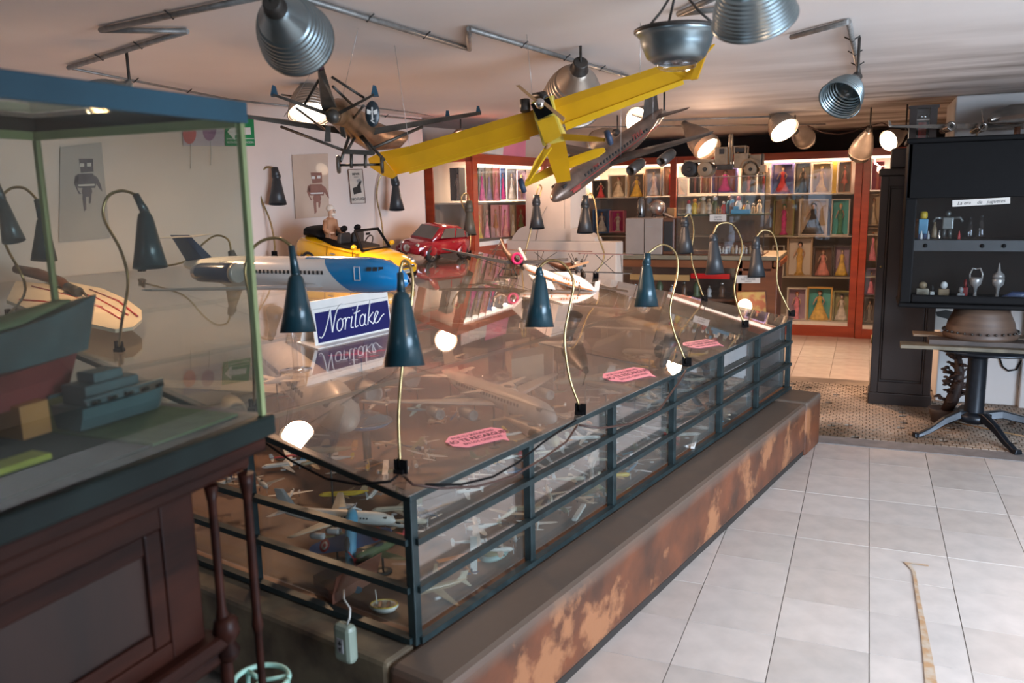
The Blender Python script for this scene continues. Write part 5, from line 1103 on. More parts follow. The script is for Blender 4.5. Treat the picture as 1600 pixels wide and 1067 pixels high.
# ---- pink speech-bubble stickers on the roof glass
m_pink = mat('pink_sticker', (.85, .30, .36), .5, var=.03); m_dp = mat('sticker_ink', (.12, .03, .05), .6)
for (x0, y0, x1, y1, x2, y2, lb) in ((701, 697, 790, 676, 718, 706, 'pink speech-bubble sticker on the roof glass, nearest the corner lamp'), (948, 595, 1012, 580, 960, 603, 'pink speech-bubble sticker on the roof glass, between the middle and the slate-blue lamp'), (1072, 543, 1120, 535, 1082, 549, 'pink speech-bubble sticker on the roof glass, farthest along the rail')):
    a, b_ = roof(x0, y0) + NR * .007, roof(x1, y1) + NR * .007; ex = (b_ - a).normalized(); L = (b_ - a).length
    M = frame((a + b_) / 2, ex, NR); hgt = L * .40
    t = thing('speech_sticker', lb, 'sticker', M)
    poly = [(-L / 2, -.02), (-L * .36, -hgt / 2), (L * .25, -hgt / 2 - .003), (L * .30, -hgt * .75), (L * .36, -hgt * .42), (L / 2, -.0), (L / 2, hgt * .2), (L * .40, hgt / 2), (-L * .34, hgt / 2), (-L / 2, hgt * .2)]
    part('sticker', MB().prism(poly, .0008), m_pink, t)
    text('POR TU SEGURIDAD', hgt * .20, M @ TR(0, hgt * .27, .0008), m_dp, t, depth=.0002)
    text('NO TE RECARGUES', hgt * .30, M @ TR(.0, 0, .0008), m_dp, t, depth=.0002, bold=.0006)
    text('EN LOS CRISTALES', hgt * .20, M @ TR(0, -hgt * .28, .0008), m_dp, t, depth=.0002)
# ================================================================ BACK SHOWCASES
m_back = mat('showcase_back', (.30, .25, .21), .8, var=.06, scale=3); m_strip = mat('lit_tube', (1, .84, .70), em=1.4)
m_shelf = mat('shelf_edge', (.40, .38, .32), .4)
def slotfn(o, ex):              # picture point -> point on the vertical plane through o along ex
    n = V((ex.y, -ex.x, 0)); return lambda x, y: onpl(x, y, o, n)
def showcase(label, o, ex, Lx, z0, z1, depth, shelves, posts_, plinth=.17, name='showcase'):
    """o: front-left corner on the floor, ex: direction of the front, body extends to the left of ex (away from the room)"""
    M = frame(o, ex); t = thing(name, label, 'showcase', M)
    part('header', MB().bb((0, -.01, z1 - .075), (Lx, .03, z1)), m_redwood, t, bevel=.003)
    part('roof_board', MB().bb((0, .03, z1 - .03), (Lx, depth, z1)), m_redwood, t)
    part('light_strip', MB().bb((.03, .02, z1 - .10), (Lx - .03, .05, z1 - .076)), m_strip, t, label='glowing white light strip under the header')
    part('base', MB().bb((0, -.01, 0), (Lx, depth, plinth)), m_redwood, t, bevel=.003)
    part('bottom_ledge', MB().bb((.03, 0, plinth), (Lx - .03, depth, plinth + .035)), m_white, t, label='white ledge')
    part('backing', MB().bb((0, depth - .015, plinth), (Lx, depth, z1 - .03)), m_back, t)
    for x in posts_: part('upright', MB().bb((x - .035, -.012, 0), (x + .035, .035, z1)), m_redwood, t, bevel=.003)
    for x in (.008, Lx - .008): part('end_panel', MB().bb((x - .008, .035, plinth), (x + .008, depth, z1)), m_redwood if x > 1 else m_back, t)
    for z in shelves: part('shelf', MB().bb((.02, .03, z - .012), (Lx - .02, depth - .02, z)), m_shelf, t)
    ps = sorted(posts_)
    for a, c in zip(ps[:-1], ps[1:]):
        k = max(1, round((c - a) / .75)); w_ = (c - a - .07) / k
        for i in range(k): part('glass_door', MB().bb((a + .035 + i * w_ + .003, .004, plinth + .04), (a + .035 + (i + 1) * w_ - .003, .008, z1 - .08)), m_pane, t)
    return t
def doll_box(fn, ex, rect, bg, fr, dress, hair='brown', kind='gown', label='', dz=.10, off=.10, arm=True, group=None):
    x0, y0, x1, y1 = rect; back = V((-ex.y, ex.x, 0))
    A = fn(x0, y1); B_ = fn(x1, y1); T_ = fn((x0 + x1) / 2, y0); k = 1 + off / dep(A)
    A = CAM + (A - CAM) * k; B_ = CAM + (B_ - CAM) * k; T_ = CAM + (T_ - CAM) * k
    w = (B_ - A).dot(ex); h = T_.z - A.z; M = frame(A, ex)
    t = thing('doll_box', label, 'boxed doll', M, group)
    mbg = mat('card_' + bg, PAL[bg], .6, var=.04); mfr = mat('card_' + fr, PAL[fr], .6, var=.04); md = mat('cloth_' + dress, PAL[dress], .6, var=.25, scale=30)
    part('backing_card', MB().bb((0, dz - .004, 0), (w, dz, h)), mbg, t)
    e = w * (.07 if w > .085 else .03)
    b = MB().bb((0, 0, 0), (e, dz - .004, h)).bb((w - e, 0, 0), (w, dz - .004, h)).bb((e, 0, 0), (w - e, dz - .004, e * .8)).bb((e, 0, h - e * .8), (w - e, dz - .004, h)); part('box_frame', b, mfr, t)
    Mc = TR(w / 2, dz * .5, e * .8); H = h * .86; q = min(w * (.40 if w > .085 else .50), H * .42)
    P = lambda n, b, m: part(n, b, m, t)
    sk = mat('doll_skin', (.62, .40, .28), .5)
    hw_ = {'gown': [(q, 0), (q * .92, .06 * H), (q * .62, .28 * H), (q * .34, .50 * H), (q * .2, .62 * H), (q * .27, .74 * H), (q * .2, .80 * H)],
           'slim': [(q * .55, 0), (q * .30, .10 * H), (q * .26, .35 * H), (q * .34, .52 * H), (q * .2, .62 * H), (q * .28, .74 * H), (q * .2, .80 * H)],
           'fan': [(q * 1.0, 0), (q * .55, .22 * H), (q * .30, .40 * H), (q * .27, .52 * H), (q * .17, .62 * H), (q * .27, .74 * H), (q * .2, .80 * H)],
           'short': [(q * .12, .0), (q * .13, .3 * H), (q * .7, .34 * H), (q * .4, .5 * H), (q * .2, .62 * H), (q * .27, .74 * H), (q * .2, .80 * H)]}[kind]
    P('dress', MB().lathe([(r_, z) for r_, z in hw_], 14, Mc, sy=.45), md)
    b = MB().lathe([(q * .09, .78 * H), (q * .09, .84 * H)], 8, Mc); b.ball((0, 0, .895 * H), (q * .17, q * .15, .062 * H), 10, 8, Mc)
    for sg in (-1, 1): b.tube([Mc @ V((sg * q * .26, 0, .77 * H)), Mc @ V((sg * q * .48, 0, .64 * H)), Mc @ V((sg * q * (.30 if sg > 0 else .62), -.01, .52 * H))], [q * .08, q * .07, q * .05], 6)
    P('figure', b, sk)
    P('hair', MB().ball((0, q * .06, .915 * H), (q * .24, q * .17, .075 * H), 10, 8, Mc), mat('hair_' + hair, PAL[hair], .7))
    return t
PAL = dict(violet=(.12, .10, .30), grey=(.30, .27, .24), cream=(.55, .44, .30), white=(.62, .58, .52), gold=(.55, .34, .08), red=(.50, .03, .03), black=(.02, .018, .02), pink=(.70, .22, .30), hotpink=(.65, .05, .28), teal=(.06, .42, .42),
           yellow=(.65, .42, .06), blue=(.05, .16, .38), brown=(.12, .05, .025), blonde=(.55, .38, .12), dark=(.06, .045, .04), orange=(.55, .18, .05), green=(.05, .22, .12), lilac=(.38, .26, .38), salmon=(.60, .22, .18), sand=(.40, .28, .17), olive=(.30, .30, .12), auburn=(.28, .08, .03))
EX = V((1, 0, 0)); YC = 9.28
fb = slotfn(V((0, YC, 0)), EX)
xl = fb(880, 400).x; xr = fb(1341, 400).x
z1 = fb(1265, 237).z; zs = [fb(1265, y).z for y in (303, 369, 433)]; zb = fb(1285, 503).z
mid = showcase('long red-framed showcase of boxed dolls across the back wall', V((xl, YC, 0)), EX, xr - xl, 0, z1, .5, zs, [.035, fb(1052, 300).x - xl, xr - xl - .035], plinth=zb - .035)
xr2 = fb(1400, 400).x + .25
rgt = showcase('red-framed doll showcase half hidden by the tall dark cabinet', V((xr + .005, YC - .04, 0)), EX, xr2 - xr, 0, z1 + .01, .5, [z + .02 for z in zs], [.035, xr2 - xr - .035], plinth=zb - .05)
light('showcase_tube_light', 'AREA', ((xl + xr) / 2, YC + .13, z1 - .045), 75, (1, .74, .52), target=((xl + xr) / 2, YC + .30, .2), shape='RECTANGLE', size=2.9, size_y=.08)
light('showcase_tube_light', 'AREA', ((xr + xr2) / 2, YC + .10, z1 - .04), 11, (1, .82, .66), target=((xr + xr2) / 2, YC + .26, .2), shape='RECTANGLE', size=.3, size_y=.06)
sh = ['top shelf', 'second shelf', 'third shelf', 'bottom ledge']
for rect, bg, fr, dr, hr, kd, lb in (
    ((1204, 255, 1239, 303), 'violet', 'violet', 'red', 'brown', 'fan', 'boxed doll in a flared red gown on violet card, top shelf of the back showcase'),
    ((1241, 254, 1265, 302), 'grey', 'dark', 'black', 'black', 'fan', 'boxed doll in a black dress on grey card, top shelf of the back showcase'),
    ((1267, 254, 1298, 302), 'cream', 'cream', 'gold', 'blonde', 'fan', 'boxed doll in a gold gown on cream card, top shelf of the back showcase'),
    ((1308, 252, 1329, 301), 'grey', 'sand', 'salmon', 'auburn', 'short', 'boxed doll with small red dress, right end of the top shelf'),
    ((1207, 312, 1240, 369), 'sand', 'olive', 'hotpink', 'green', 'slim', 'boxed harlequin doll in pink, green and yellow, second shelf of the back showcase'),
    ((1247, 311, 1292, 368), 'cream', 'white', 'black', 'black', 'gown', 'boxed doll in a wide black dress and hat, second shelf of the back showcase'),
    ((1297, 311, 1326, 368), 'teal', 'white', 'green', 'blonde', 'slim', 'pale teal doll box with a green figure, second shelf of the back showcase'),
    ((1205, 384, 1224, 431), 'brown', 'white', 'sand', 'brown', 'slim', 'narrow cream doll box, left end of the third shelf'),
    ((1228, 371, 1268, 432), 'white', 'sand', 'gold', 'black', 'slim', 'white doll box with a gold-winged dark figure on the third shelf'),
    ((1269, 385, 1300, 432), 'brown', 'dark', 'salmon', 'auburn', 'gown', 'boxed doll in a wide salmon pink gown on the third shelf'),
    ((1301, 384, 1327, 432), 'lilac', 'dark', 'yellow', 'dark', 'gown', 'boxed doll in yellow skirt and dark cloak on the third shelf'),
    ((1228, 450, 1259, 502), 'lilac', 'white', 'pink', 'auburn', 'slim', 'white-framed doll box with a pink figure on the bottom ledge'),
    ((1259, 449, 1299, 502), 'teal', 'gold', 'yellow', 'brown', 'gown', 'gold-framed doll box with a yellow gown on the bottom ledge'),
    ((1300, 455, 1327, 502), 'olive', 'olive', 'white', 'dark', 'gown', 'boxed bride doll in white on olive card on the bottom ledge'),
    ((925, 281, 949, 312), 'dark', 'dark', 'red', 'black', 'fan', 'dark doll box with red trim under the hanging airliner'),
    ((950, 273, 979, 310), 'sand', 'white', 'cream', 'red', 'gown', 'doll box with a red-haired figure in a cream skirt, left of the yellow gown'),
    ((980, 271, 1006, 309), 'grey', 'sand', 'yellow', 'blonde', 'gown', 'boxed doll in a yellow gown between airliner wing and cream skirt'),
    ((1007, 262, 1033, 307), 'grey', 'sand', 'white', 'dark', 'fan', 'boxed doll in white with flared legs behind the airliner wing'),
    ((1035, 258, 1057, 306), 'sand', 'grey', 'red', 'red', 'slim', 'boxed doll in a long slim red dress, left of the glass tank'),
    ((889, 312, 908, 360), 'brown', 'dark', 'orange', 'orange', 'slim', 'dark doll box with an orange figure beside the white partition'),
    ((926, 327, 951, 364), 'blue', 'blue', 'white', 'brown', 'gown', 'blue doll box with a bride in white left of the magenta box'),
    ((952, 329, 975, 363), 'hotpink', 'pink', 'white', 'blonde', 'slim', 'magenta doll box with a pale figure left of the grey television'),
    ((1077, 262, 1092, 302), 'dark', 'dark', 'salmon', 'dark', 'slim', 'dark narrow doll box seen through the left of the glass tank'),
    ((1095, 262, 1109, 302), 'cream', 'salmon', 'cream', 'blonde', 'slim', 'cream narrow doll box seen through the glass tank'),
    ((1112, 262, 1151, 302), 'salmon', 'violet', 'hotpink', 'brown', 'fan', 'doll box with a flared pink dress seen through the glass tank'),
    ((1157, 262, 1180, 302), 'grey', 'sand', 'salmon', 'auburn', 'slim', 'doll box with a slim red figure seen through the right of the glass tank'),
    ((1183, 262, 1201, 302), 'grey', 'grey', 'red', 'teal', 'slim', 'grey doll box with a teal-haired figure at the right edge of the glass tank')):
    doll_box(fb, EX, rect, bg, fr, dr, hr, kd, lb)
def book(label, rect, c, fn=fb, ex=EX, off=.10, dz=.08, name='box', cat='box', group=None):
    x0, y0, x1, y1 = rect; A = fn(x0, y1); k = 1 + off / dep(A); A = CAM + (A - CAM) * k; B_ = CAM + (fn(x1, y1) - CAM) * k; T_ = CAM + (fn(x0, y0) - CAM) * k
    M = frame(A, ex); return single(name, MB().bb((0, 0, 0), ((B_ - A).dot(ex), dz, T_.z - A.z)), mat('card_' + c, PAL[c], .6, var=.04), label, cat, M, group, bevel=.002)
book('tall yellow slip box beside the gold gown, top shelf', (1299, 252, 1306, 302), 'yellow')
book('red-brown book left of the gooseneck lamp, second shelf', (917, 364, 925, 378), 'red'); book('cream book left of the gooseneck lamp, second shelf', (909, 364, 916, 378), 'white')
fr_ = slotfn(V((0, YC - .04, 0)), EX)
for rect, bg, fr, dr, hr, kd, lb in (((1361, 252, 1380, 297), 'pink', 'pink', 'salmon', 'brown', 'slim', 'pink doll box beside the turquoise box, right-hand showcase'),
    ((1353, 303, 1374, 352), 'cream', 'cream', 'cream', 'auburn', 'fan', 'cream doll box with a seated pale doll, right-hand showcase'),
    ((1354, 356, 1371, 408), 'sand', 'sand', 'pink', 'auburn', 'gown', 'doll in pink on sand card, right-hand showcase'),
    ((1352, 420, 1368, 460), 'lilac', 'lilac', 'pink', 'brown', 'gown', 'lilac doll box low in the right-hand showcase'), ((1349, 465, 1366, 503), 'dark', 'grey', 'grey', 'dark', 'slim', 'grey doll box on the bottom of the right-hand showcase')):
    doll_box(fr_, EX, rect, bg, fr, dr, hr, kd, lb, off=.06)
book('turquoise slip box in the right-hand showcase', (1353, 250, 1360, 297), 'teal', fn=fr_, off=.06)
# ---- left showcase, slanted towards the back
o = Lp(738, 300, 3.62); o.z = 0
ex = (c2w(V((1500 - CXP, -(290 - CYP), F_PX)))); ex.z = 0; ex.normalize()
fl = slotfn(o, ex); Ll = (fl(905, 300) - o).dot(ex)
zt = fl(740, 240).z; zsh = fl(780, 315).z; zbt = fl(760, 377).z; back = V((-ex.y, ex.x, 0))
lft = showcase('red-framed showcase of carded dolls along the left wall', o, ex, Ll, 0, zt, .42, [zsh], [.035, Ll * .62, Ll - .035], plinth=zbt - .035)
M0 = frame(o, ex)
part('end_window_frame', MB().bb((-.014, .0, 0), (0, .045, zt)).bb((-.014, .355, 0), (0, .43, zt)).bb((-.014, 0, zt - .06), (0, .42, zt)), m_redwood, lft)
for c in lft.children:
    if c.name.startswith('end_panel') and c.data.vertices[0].co.x < .1: bpy.data.objects.remove(c); break
part('end_pane', MB().bb((-.006, .045, zbt), (-.003, .36, zt - .06)), m_pane, lft)
light('showcase_tube_light', 'AREA', o + ex * (Ll / 2) + back * .13 + UP * (zt - .045), 34, (1, .76, .56), target=o + ex * (Ll / 2) + back * .25 + UP * .9, shape='RECTANGLE', size=1.0, size_y=.06)
gl = 'carded fashion dolls in the left showcase'
for rect, bg, fr, dr, hr, kd, lb in (((741, 262, 749, 313), 'green', 'dark', 'green', 'black', 'slim', 'dark green carded doll, first from the post on the upper shelf'), ((749, 258, 760, 314), 'grey', 'white', 'grey', 'dark', 'slim', 'grey carded doll with pink tag, upper shelf of the left showcase'),
    ((760, 259, 771, 314), 'sand', 'white', 'lilac', 'brown', 'slim', 'lilac carded doll with pink tag, upper shelf of the left showcase'), ((771, 259, 782, 314), 'salmon', 'pink', 'pink', 'blonde', 'slim', 'pink carded doll, third tag on the upper shelf'),
    ((783, 262, 791, 312), 'blue', 'grey', 'grey', 'dark', 'slim', 'narrow blue-grey carded doll before the glass joint'), ((793, 264, 808, 312), 'grey', 'pink', 'white', 'blonde', 'gown', 'white gowned doll on pink card right of the glass joint'), ((809, 266, 823, 312), 'lilac', 'dark', 'sand', 'yellow', 'short', 'sand-coloured doll card at the right of the upper shelf'),
    ((743, 320, 756, 373), 'orange', 'orange', 'yellow', 'orange', 'fan', 'orange carded doll, first on the lower shelf'), ((757, 320, 767, 372), 'brown', 'pink', 'pink', 'salmon', 'slim', 'pink slim doll, second on the lower shelf'),
    ((768, 320, 784, 371), 'salmon', 'hotpink', 'orange', 'orange', 'short', 'orange and teal doll pack on the lower shelf'), ((785, 320, 797, 370), 'pink', 'salmon', 'salmon', 'auburn', 'slim', 'salmon doll pack before the lower glass joint'),
    ((798, 320, 807, 369), 'sand', 'lilac', 'white', 'blonde', 'slim', 'white slim doll right of the lower glass joint'), ((808, 320, 822, 368), 'red', 'red', 'olive', 'blonde', 'short', 'dark red pack with an olive doll, last on the lower shelf')):
    pm = fl((rect[0] + rect[2]) / 2, rect[3]) + back * .10; vw = pm - CAM; vw.z = 0; vw.normalize(); fx_ = (vw.cross(UP) * -1 if vw.cross(UP).x < 0 else vw.cross(UP)); fx_ = (fx_ + ex * .25).normalized()
    doll_box(slotfn(pm, fx_), fx_, rect, 'lilac' if bg in ('dark', 'green') else bg, bg, {'grey': 'hotpink', 'green': 'teal'}.get(dr, dr), hr, 'gown' if kd == 'slim' else kd, lb, off=0, dz=.03)
e2 = back; A = o + back * .15 + UP * (zsh + .005)
doll_box(slotfn(o + ex * .03, -back), -back, (704, 262, 718, 314), 'grey', 'dark', 'white', 'black', 'slim', 'single black and white doll seen through the end window of the left showcase', off=.10)
# dolls' posters standing on the left showcase
for (q, c, lb) in ((((753, 238), (793, 242), (796, 214), (757, 210)), 'white', 'white poster with pink script on top of the left showcase'), (((793, 242), (828, 246), (829, 208), (796, 206)), 'pink', 'pink poster of a blonde face on top of the left showcase')):
    p = [fl(x, y) + back * .05 for x, y in q]
    t = thing('poster_board', lb, 'poster', p[0]); part('board', MB().shell(p, .006), mat('card_' + c, PAL[c], .6), t, world=True)
    M = frame(sum(p, V()) / 4 - back * .0035, ex)
    if c == 'white': text('Barbie', .085, M @ RX(pi / 2), mat('pink_print', (.6, .08, .2), .5), t, shear=.35)
    else:
        part('printed_face', MB().prism([(cos(a) * .035, sin(a) * .05) for a in [2 * pi * k / 16 for k in range(16)]], .002, M @ TR(-.01, 0, .02) @ RX(pi / 2)), mat('doll_skin', (.62, .40, .28), .5), t, world=True)
        part('printed_hair', MB().prism([(-.05, -.07), (-.06, .04), (-.02, .085), (.03, .07), (.03, .03), (-.02, .05), (-.035, .0), (-.03, -.07)], .0024, M @ TR(-.01, 0, .02) @ RX(pi / 2)), mat('hair_blonde', PAL['blonde'], .7), t, world=True)
        part('printed_heart', MB().prism([(0, -.03), (.028, .0), (.02, .02), (0, .01), (-.02, .02), (-.028, 0)], .002, M @ TR(.06, 0, -.04) @ RX(pi / 2)), mat('card_hotpink', PAL['hotpink'], .6), t, world=True)

# ---- white stepped partition behind the case
LW = 4.15; q = lambda x, y: Lp(x, y, LW); ewp = -WD
a0 = q(757, 440); M = frame((a0.x, a0.y, 0), ewp)
def X_(x): return (q(x, 400) - a0).dot(ewp)
pw = thing('stepped_partition', 'white plastered stepped partition behind the far end of the glass case', 'partition', M)
m_wp = mat('white_plaster', (.66, .58, .50), .7, var=.03, bump=.03)
zA, zB, zC = q(850, 376).z, q(850, 357).z, q(850, 288).z
part('low_block', MB().bb((0, 0, 0), (X_(963), .12, zA)), m_wp, pw, bevel=.01)
poly = [(X_(800), zA), (X_(802), zA + .03), (X_(812), zB), (X_(823), zB + .02), (X_(823), zC + .03), (X_(845), zC + .08), (X_(882), zC + .12), (X_(882), zB), (X_(905), zB), (X_(928), zA + .03), (X_(930), zA)]
part('stepped_block', MB().prism(poly, .12, TR(0, .06, 0) @ RX(pi / 2)), m_wp, pw)
part('side_face', MB().bb((X_(883), .0, zA), (X_(892), .25, zC + .12)), m_wp, pw)
part('wire', MB().tube([(X_(856), -.004, zB + .18), (X_(846), -.004, zB + .08), (X_(838), -.004, zA)], .002, 5), m_grey, pw)

# ================================================================ TABLE, TELEVISION, GLASS TANK AND TRUCK
YT = 6.75; ty = lambda x, y: Y(x, y, YT)
zt_ = ty(1100, 399).z; x0 = ty(962, 420).x; x1 = ty(1212, 420).x
tb = thing('display_table', 'brown wooden display counter with glazed front behind the case', 'table', ((x0 + x1) / 2, YT + .3, 0))
m_tw = plank_mat('orange_brown_wood', (.26, .09, .035), (.15, .05, .02), .4, (2, 2, 12))
PT = lambda n, a, b_, m, **k: part(n, MB().bb(a, b_), m, tb, world=True, **k)
PT('tabletop', (x0, YT - .03, zt_ - .035), (x1 + .03, YT + .62, zt_), mat('olive_grey_top', (.22, .19, .13), .4), bevel=.006)
PT('apron', (x0, YT, zt_ - .10), (x1, YT + .02, zt_ - .04), m_tw)
PT('cornice', (x1 - .02, YT - .01, zt_ - .09), (x1 + .035, YT + .6, zt_ - .036), m_tw, bevel=.01)
for x in (x0 + .01, ty(1150, 450).x, x1 - .035): PT('leg', (x, YT, 0), (x + .05, YT + .05, zt_ - .036), m_tw, bevel=.006)
PT('back_board', (x0, YT + .55, .05), (x1, YT + .57, zt_ - .04), m_brown); PT('bottom_board', (x0, YT, .05), (x1, YT + .55, .08), m_brown)
PT('middle_shelf', (x0, YT + .06, zt_ - .38), (ty(1150, 450).x, YT + .54, zt_ - .36), m_brown)
PT('glass_front', (x0 + .06, YT + .02, .08), (ty(1148, 450).x, YT + .024, zt_ - .10), m_pane)
PT('red_ledge', (ty(1080, 430).x, YT - .02, ty(1100, 435).z), (ty(1141, 430).x, YT + .0, ty(1100, 427).z), m_red)
PT('ochre_ledge', (ty(985, 430).x, YT - .02, ty(1000, 437).z), (ty(1078, 430).x, YT + .0, ty(1000, 428).z), mat('ochre_strip', (.38, .22, .08), .5))
PT('door_panel', (ty(1153, 450).x, YT + .0, .10), (ty(1205, 450).x, YT + .02, zt_ - .12), m_tw)
pc = [(ty(1151, 455)), (ty(1196, 455)), (ty(1198, 492)), (ty(1153, 492))]
t = thing('picture_panel', 'yellow and orange printed picture panel on the front of the display counter', 'picture', pc[3]); part('print', MB().shell([p - V((0, .004, 0)) for p in pc[::-1]], .006), mat('yellow_orange_print', (.50, .33, .10), .5, scale=14, c2=(.40, .12, .05), thr=(.42, .58)), t, world=True)
part('frame', MB().tube([p - V((0, .008, 0)) for p in pc + pc[:1]], .006, 6), m_tw, t, world=True)
def sign(label, quad, lines, mp=m_paper, ink=None, t_=.003, off=V((0, -.01, 0)), sh=0):
    p = [V(x) + off for x in quad]; s_ = thing('paper_sign', label, 'sign', p[0]); part('sheet', MB().shell(p, t_), mp, s_, world=True)
    ex = (p[1] - p[0]).normalized(); up = (p[3] - p[0]).normalized(); c = sum(p, V()) / 4; nn = ex.cross(up).normalized(); h = (p[3] - p[0]).length
    if nn.dot(CAM - c) < 0: nn = -nn
    for i, (ln, u, sz) in enumerate(lines): text(ln, sz * h, frame(c + up * (u * h) + nn * (t_ + .001), ex, nn), ink or m_ink, s_, depth=.0004, shear=sh)
    return s_
sign('small white sign with black lettering under the charcoal lamp on the counter front', [ty(1151, 442), ty(1188, 442), ty(1188, 430), ty(1151, 430)], [('POR FAVOR', .28, .2), ('NO TOCAR', -.02, .34), ('GRACIAS', -.32, .2)])
# television
xt0, xt1 = ty(976, 380).x, ty(1034, 380).x; zt1 = ty(1005, 341).z
tv = thing('television_cabinet', 'beige-grey metal television cabinet turned sideways on the counter', 'television', ((xt0 + xt1) / 2, YT + .2, zt_ + .001))
mtv = mat('beige_grey_metal', (.34, .28, .24), .5, var=.05)
part('housing', MB().bb((xt0, YT + .02, zt_ + .001), (xt1, YT + .38, zt1)), mtv, tv, world=True, bevel=.008)
part('seam', MB().bb((ty(1006, 380).x - .002, YT + .016, zt_ + .01), (ty(1006, 380).x + .002, YT + .021, zt1 - .004)), m_black, tv, world=True)
part('bezel', MB().bb((xt1, YT + .02, zt_ + .001), (ty(1053, 380).x, YT + .38, zt1 + .0)), m_brown, tv, world=True, bevel=.01)
part('screen', MB().bb((xt1 + .012, YT + .014, zt_ + .03), (ty(1050, 380).x, YT + .022, zt1 - .03)), m_ink, tv, world=True, bevel=.02)
part('handle', MB().box(((xt0 + xt1) / 2 + .05, YT + .016, zt1 - .07), (.05, .006, .006)), m_grey, tv, world=True)
def onTV(px, py): p = ty(px, py); return p + V((0, .18, 0))
c = V((ty(992, 333).x, YT + .2, zt1 + .001)); jr = thing('metal_canister', 'dark grey glass and metal canister on the grey television', 'jar', c)
hj = ty(992, 310).z - zt1
part('body', MB().lathe([(.001, 0), (.028, 0), (.032, .01), (.032, hj * .8), (.024, hj * .9), (.024, hj)], 18), mat('smoky_metal', (.16, .15, .14), .25, metal=.6), jr)
part('lid', MB().lathe([(.001, hj), (.026, hj), (.026, hj + .008), (.001, hj + .01)], 18), m_dark, jr); part('knob', MB().ball((0, -.03, .03), .012, 10, 6), m_black, jr)
c = V((ty(1018, 333).x, YT + .2, zt1 + .001)); gb = thing('ribbed_globe', 'silver and copper-red ribbed globe on legs on the grey television', 'ornament', c); rg = .066
part('globe', MB().ball((0, 0, rg + .012), rg, 20, 12), mat('copper_silver', (.42, .22, .16), .25, metal=.7, scale=14, c2=(.45, .42, .38), thr=(.45, .55)), gb)
for k in range(8):
    a0_ = k * pi / 8; part('rib', MB().tube([(cos(a) * rg * 1.01 * cos(a0_), cos(a) * rg * 1.01 * sin(a0_), rg + .012 + sin(a) * rg * 1.01) for a in [-pi / 2 + pi * j / 12 for j in range(13)]], .003, 5), m_silver, gb)
for a in (.5, 2.6, 4.7): part('leg', MB().tube([(cos(a) * .05, sin(a) * .05, .03), (cos(a) * .06, sin(a) * .06, 0)], .005, 6), m_dark, gb)
single('small_crate', MB().bb((0, 0, 0), (.06, .08, .075)), m_tan, 'small brown crate right of the ribbed globe', 'box', (ty(1034, 333).x, YT + .2, zt1 + .001), bevel=.003)
single('open_flap', MB().prism([(0, 0), (.13, 0), (.13, .10), (0, .10)], .004, RY(.45)), mat('beige_grey_metal', (.34, .28, .24), .5), 'tilted beige flap at the right end of the grey television', 'flap', (ty(1032, 330).x, YT + .1, zt1 + .035))
# two-tier glass tank
xk0, xk1 = ty(1057, 335).x, ty(1194, 335).x; zk2 = ty(1120, 276).z; zk1 = ty(1120, 335).z; zk0 = zt_ + .002
tk = thing('glass_tank', 'two-tier glass tank of small toys on the display counter', 'glass tank', ((xk0 + xk1) / 2, YT + .3, zk0))
PK = lambda n, a, b_, m, **k: part(n, MB().bb(a, b_), m, tk, world=True, **k)
ya, yb = YT + .02, YT + .42
PK('middle_board', (xk0, ya, zk1 - .012), (xk1, yb, zk1), mat('dark_green_board', (.03, .045, .03), .5)); PK('bottom_board', (xk0, ya, zk0), (xk1, yb, zk0 + .008), m_brown)
PK('top_pane', (xk0, ya, zk2 - .004), (xk1, yb, zk2), m_pane)
for z_a, z_b in ((zk0 + .01, zk1 - .014), (zk1 + .002, zk2 - .006)):
    PK('front_pane', (xk0 + .004, ya, z_a), (xk1 - .004, ya + .004, z_b), m_pane); PK('side_pane', (xk0, ya, z_a), (xk0 + .004, yb, z_b), m_pane); PK('side_pane', (xk1 - .004, ya, z_a), (xk1, yb, z_b), m_pane)
for x in (xk0, xk1, ty(1121, 300).x):
    PK('edge_strip', (x - .003, ya - .003, zk0), (x + .003, ya + .003, zk2), m_dark)
PK('edge_strip', (xk0, ya - .003, zk2 - .004), (xk1, ya + .003, zk2 + .002), m_aluw)
# toys in the tank
rn = random.Random(5)
def figurine(label, p, h, mt, mt2, group, scale=1):
    t = thing('figurine', label, 'figurine', p, group)
    part('body', MB().lathe([(h * .22, 0), (h * .24, .02 * h), (h * .16, .2 * h), (h * .20, .5 * h), (h * .12, .7 * h), (h * .07, .74 * h)], 10), mt, t)
    part('head', MB().ball((0, 0, h * .86), h * .13, 10, 6), mt2, t); return t
cn = ['white', 'red', 'cream', 'yellow', 'sky blue', 'olive green', 'silver', 'brown', 'orange', 'tan']
for k in range(15):
    x = xk0 + .08 + k * (xk1 - xk0 - .14) / 14; c = cn[(k * 3) % 10]; c2 = cn[(k * 7 + 1) % 10]
    figurine('%s figurine with %s head, place %s from the left in the upper tank' % (c, c2, ['one', 'two', 'three', 'four', 'five', 'six', 'seven', 'eight', 'nine', 'ten', 'eleven', 'twelve', 'thirteen', 'fourteen', 'fifteen'][k]), (x, ya + .07 + .05 * (k % 3), zk1 + .001), rn.uniform(.06, .15), cols[c], cols[c2], 'toys in the upper tank')
for k in range(13):
    x = ty(1122, 390).x + k * (xk1 - .03 - ty(1122, 390).x) / 12; c = ['white', 'cream', 'white', 'silver', 'tan'][k % 5]
    figurine('%s chess-like figurine, place %s along the lower tank row' % (c, ['one', 'two', 'three', 'four', 'five', 'six', 'seven', 'eight', 'nine', 'ten', 'eleven', 'twelve', 'thirteen'][k]), (x, ya + .05 + .02 * (k % 2), zk0 + .009), rn.uniform(.05, .075), cols[c], cols[c], 'figurines in the lower tank')
c = V((ty(1102, 330).x, ya + .2, zk1 + .002))
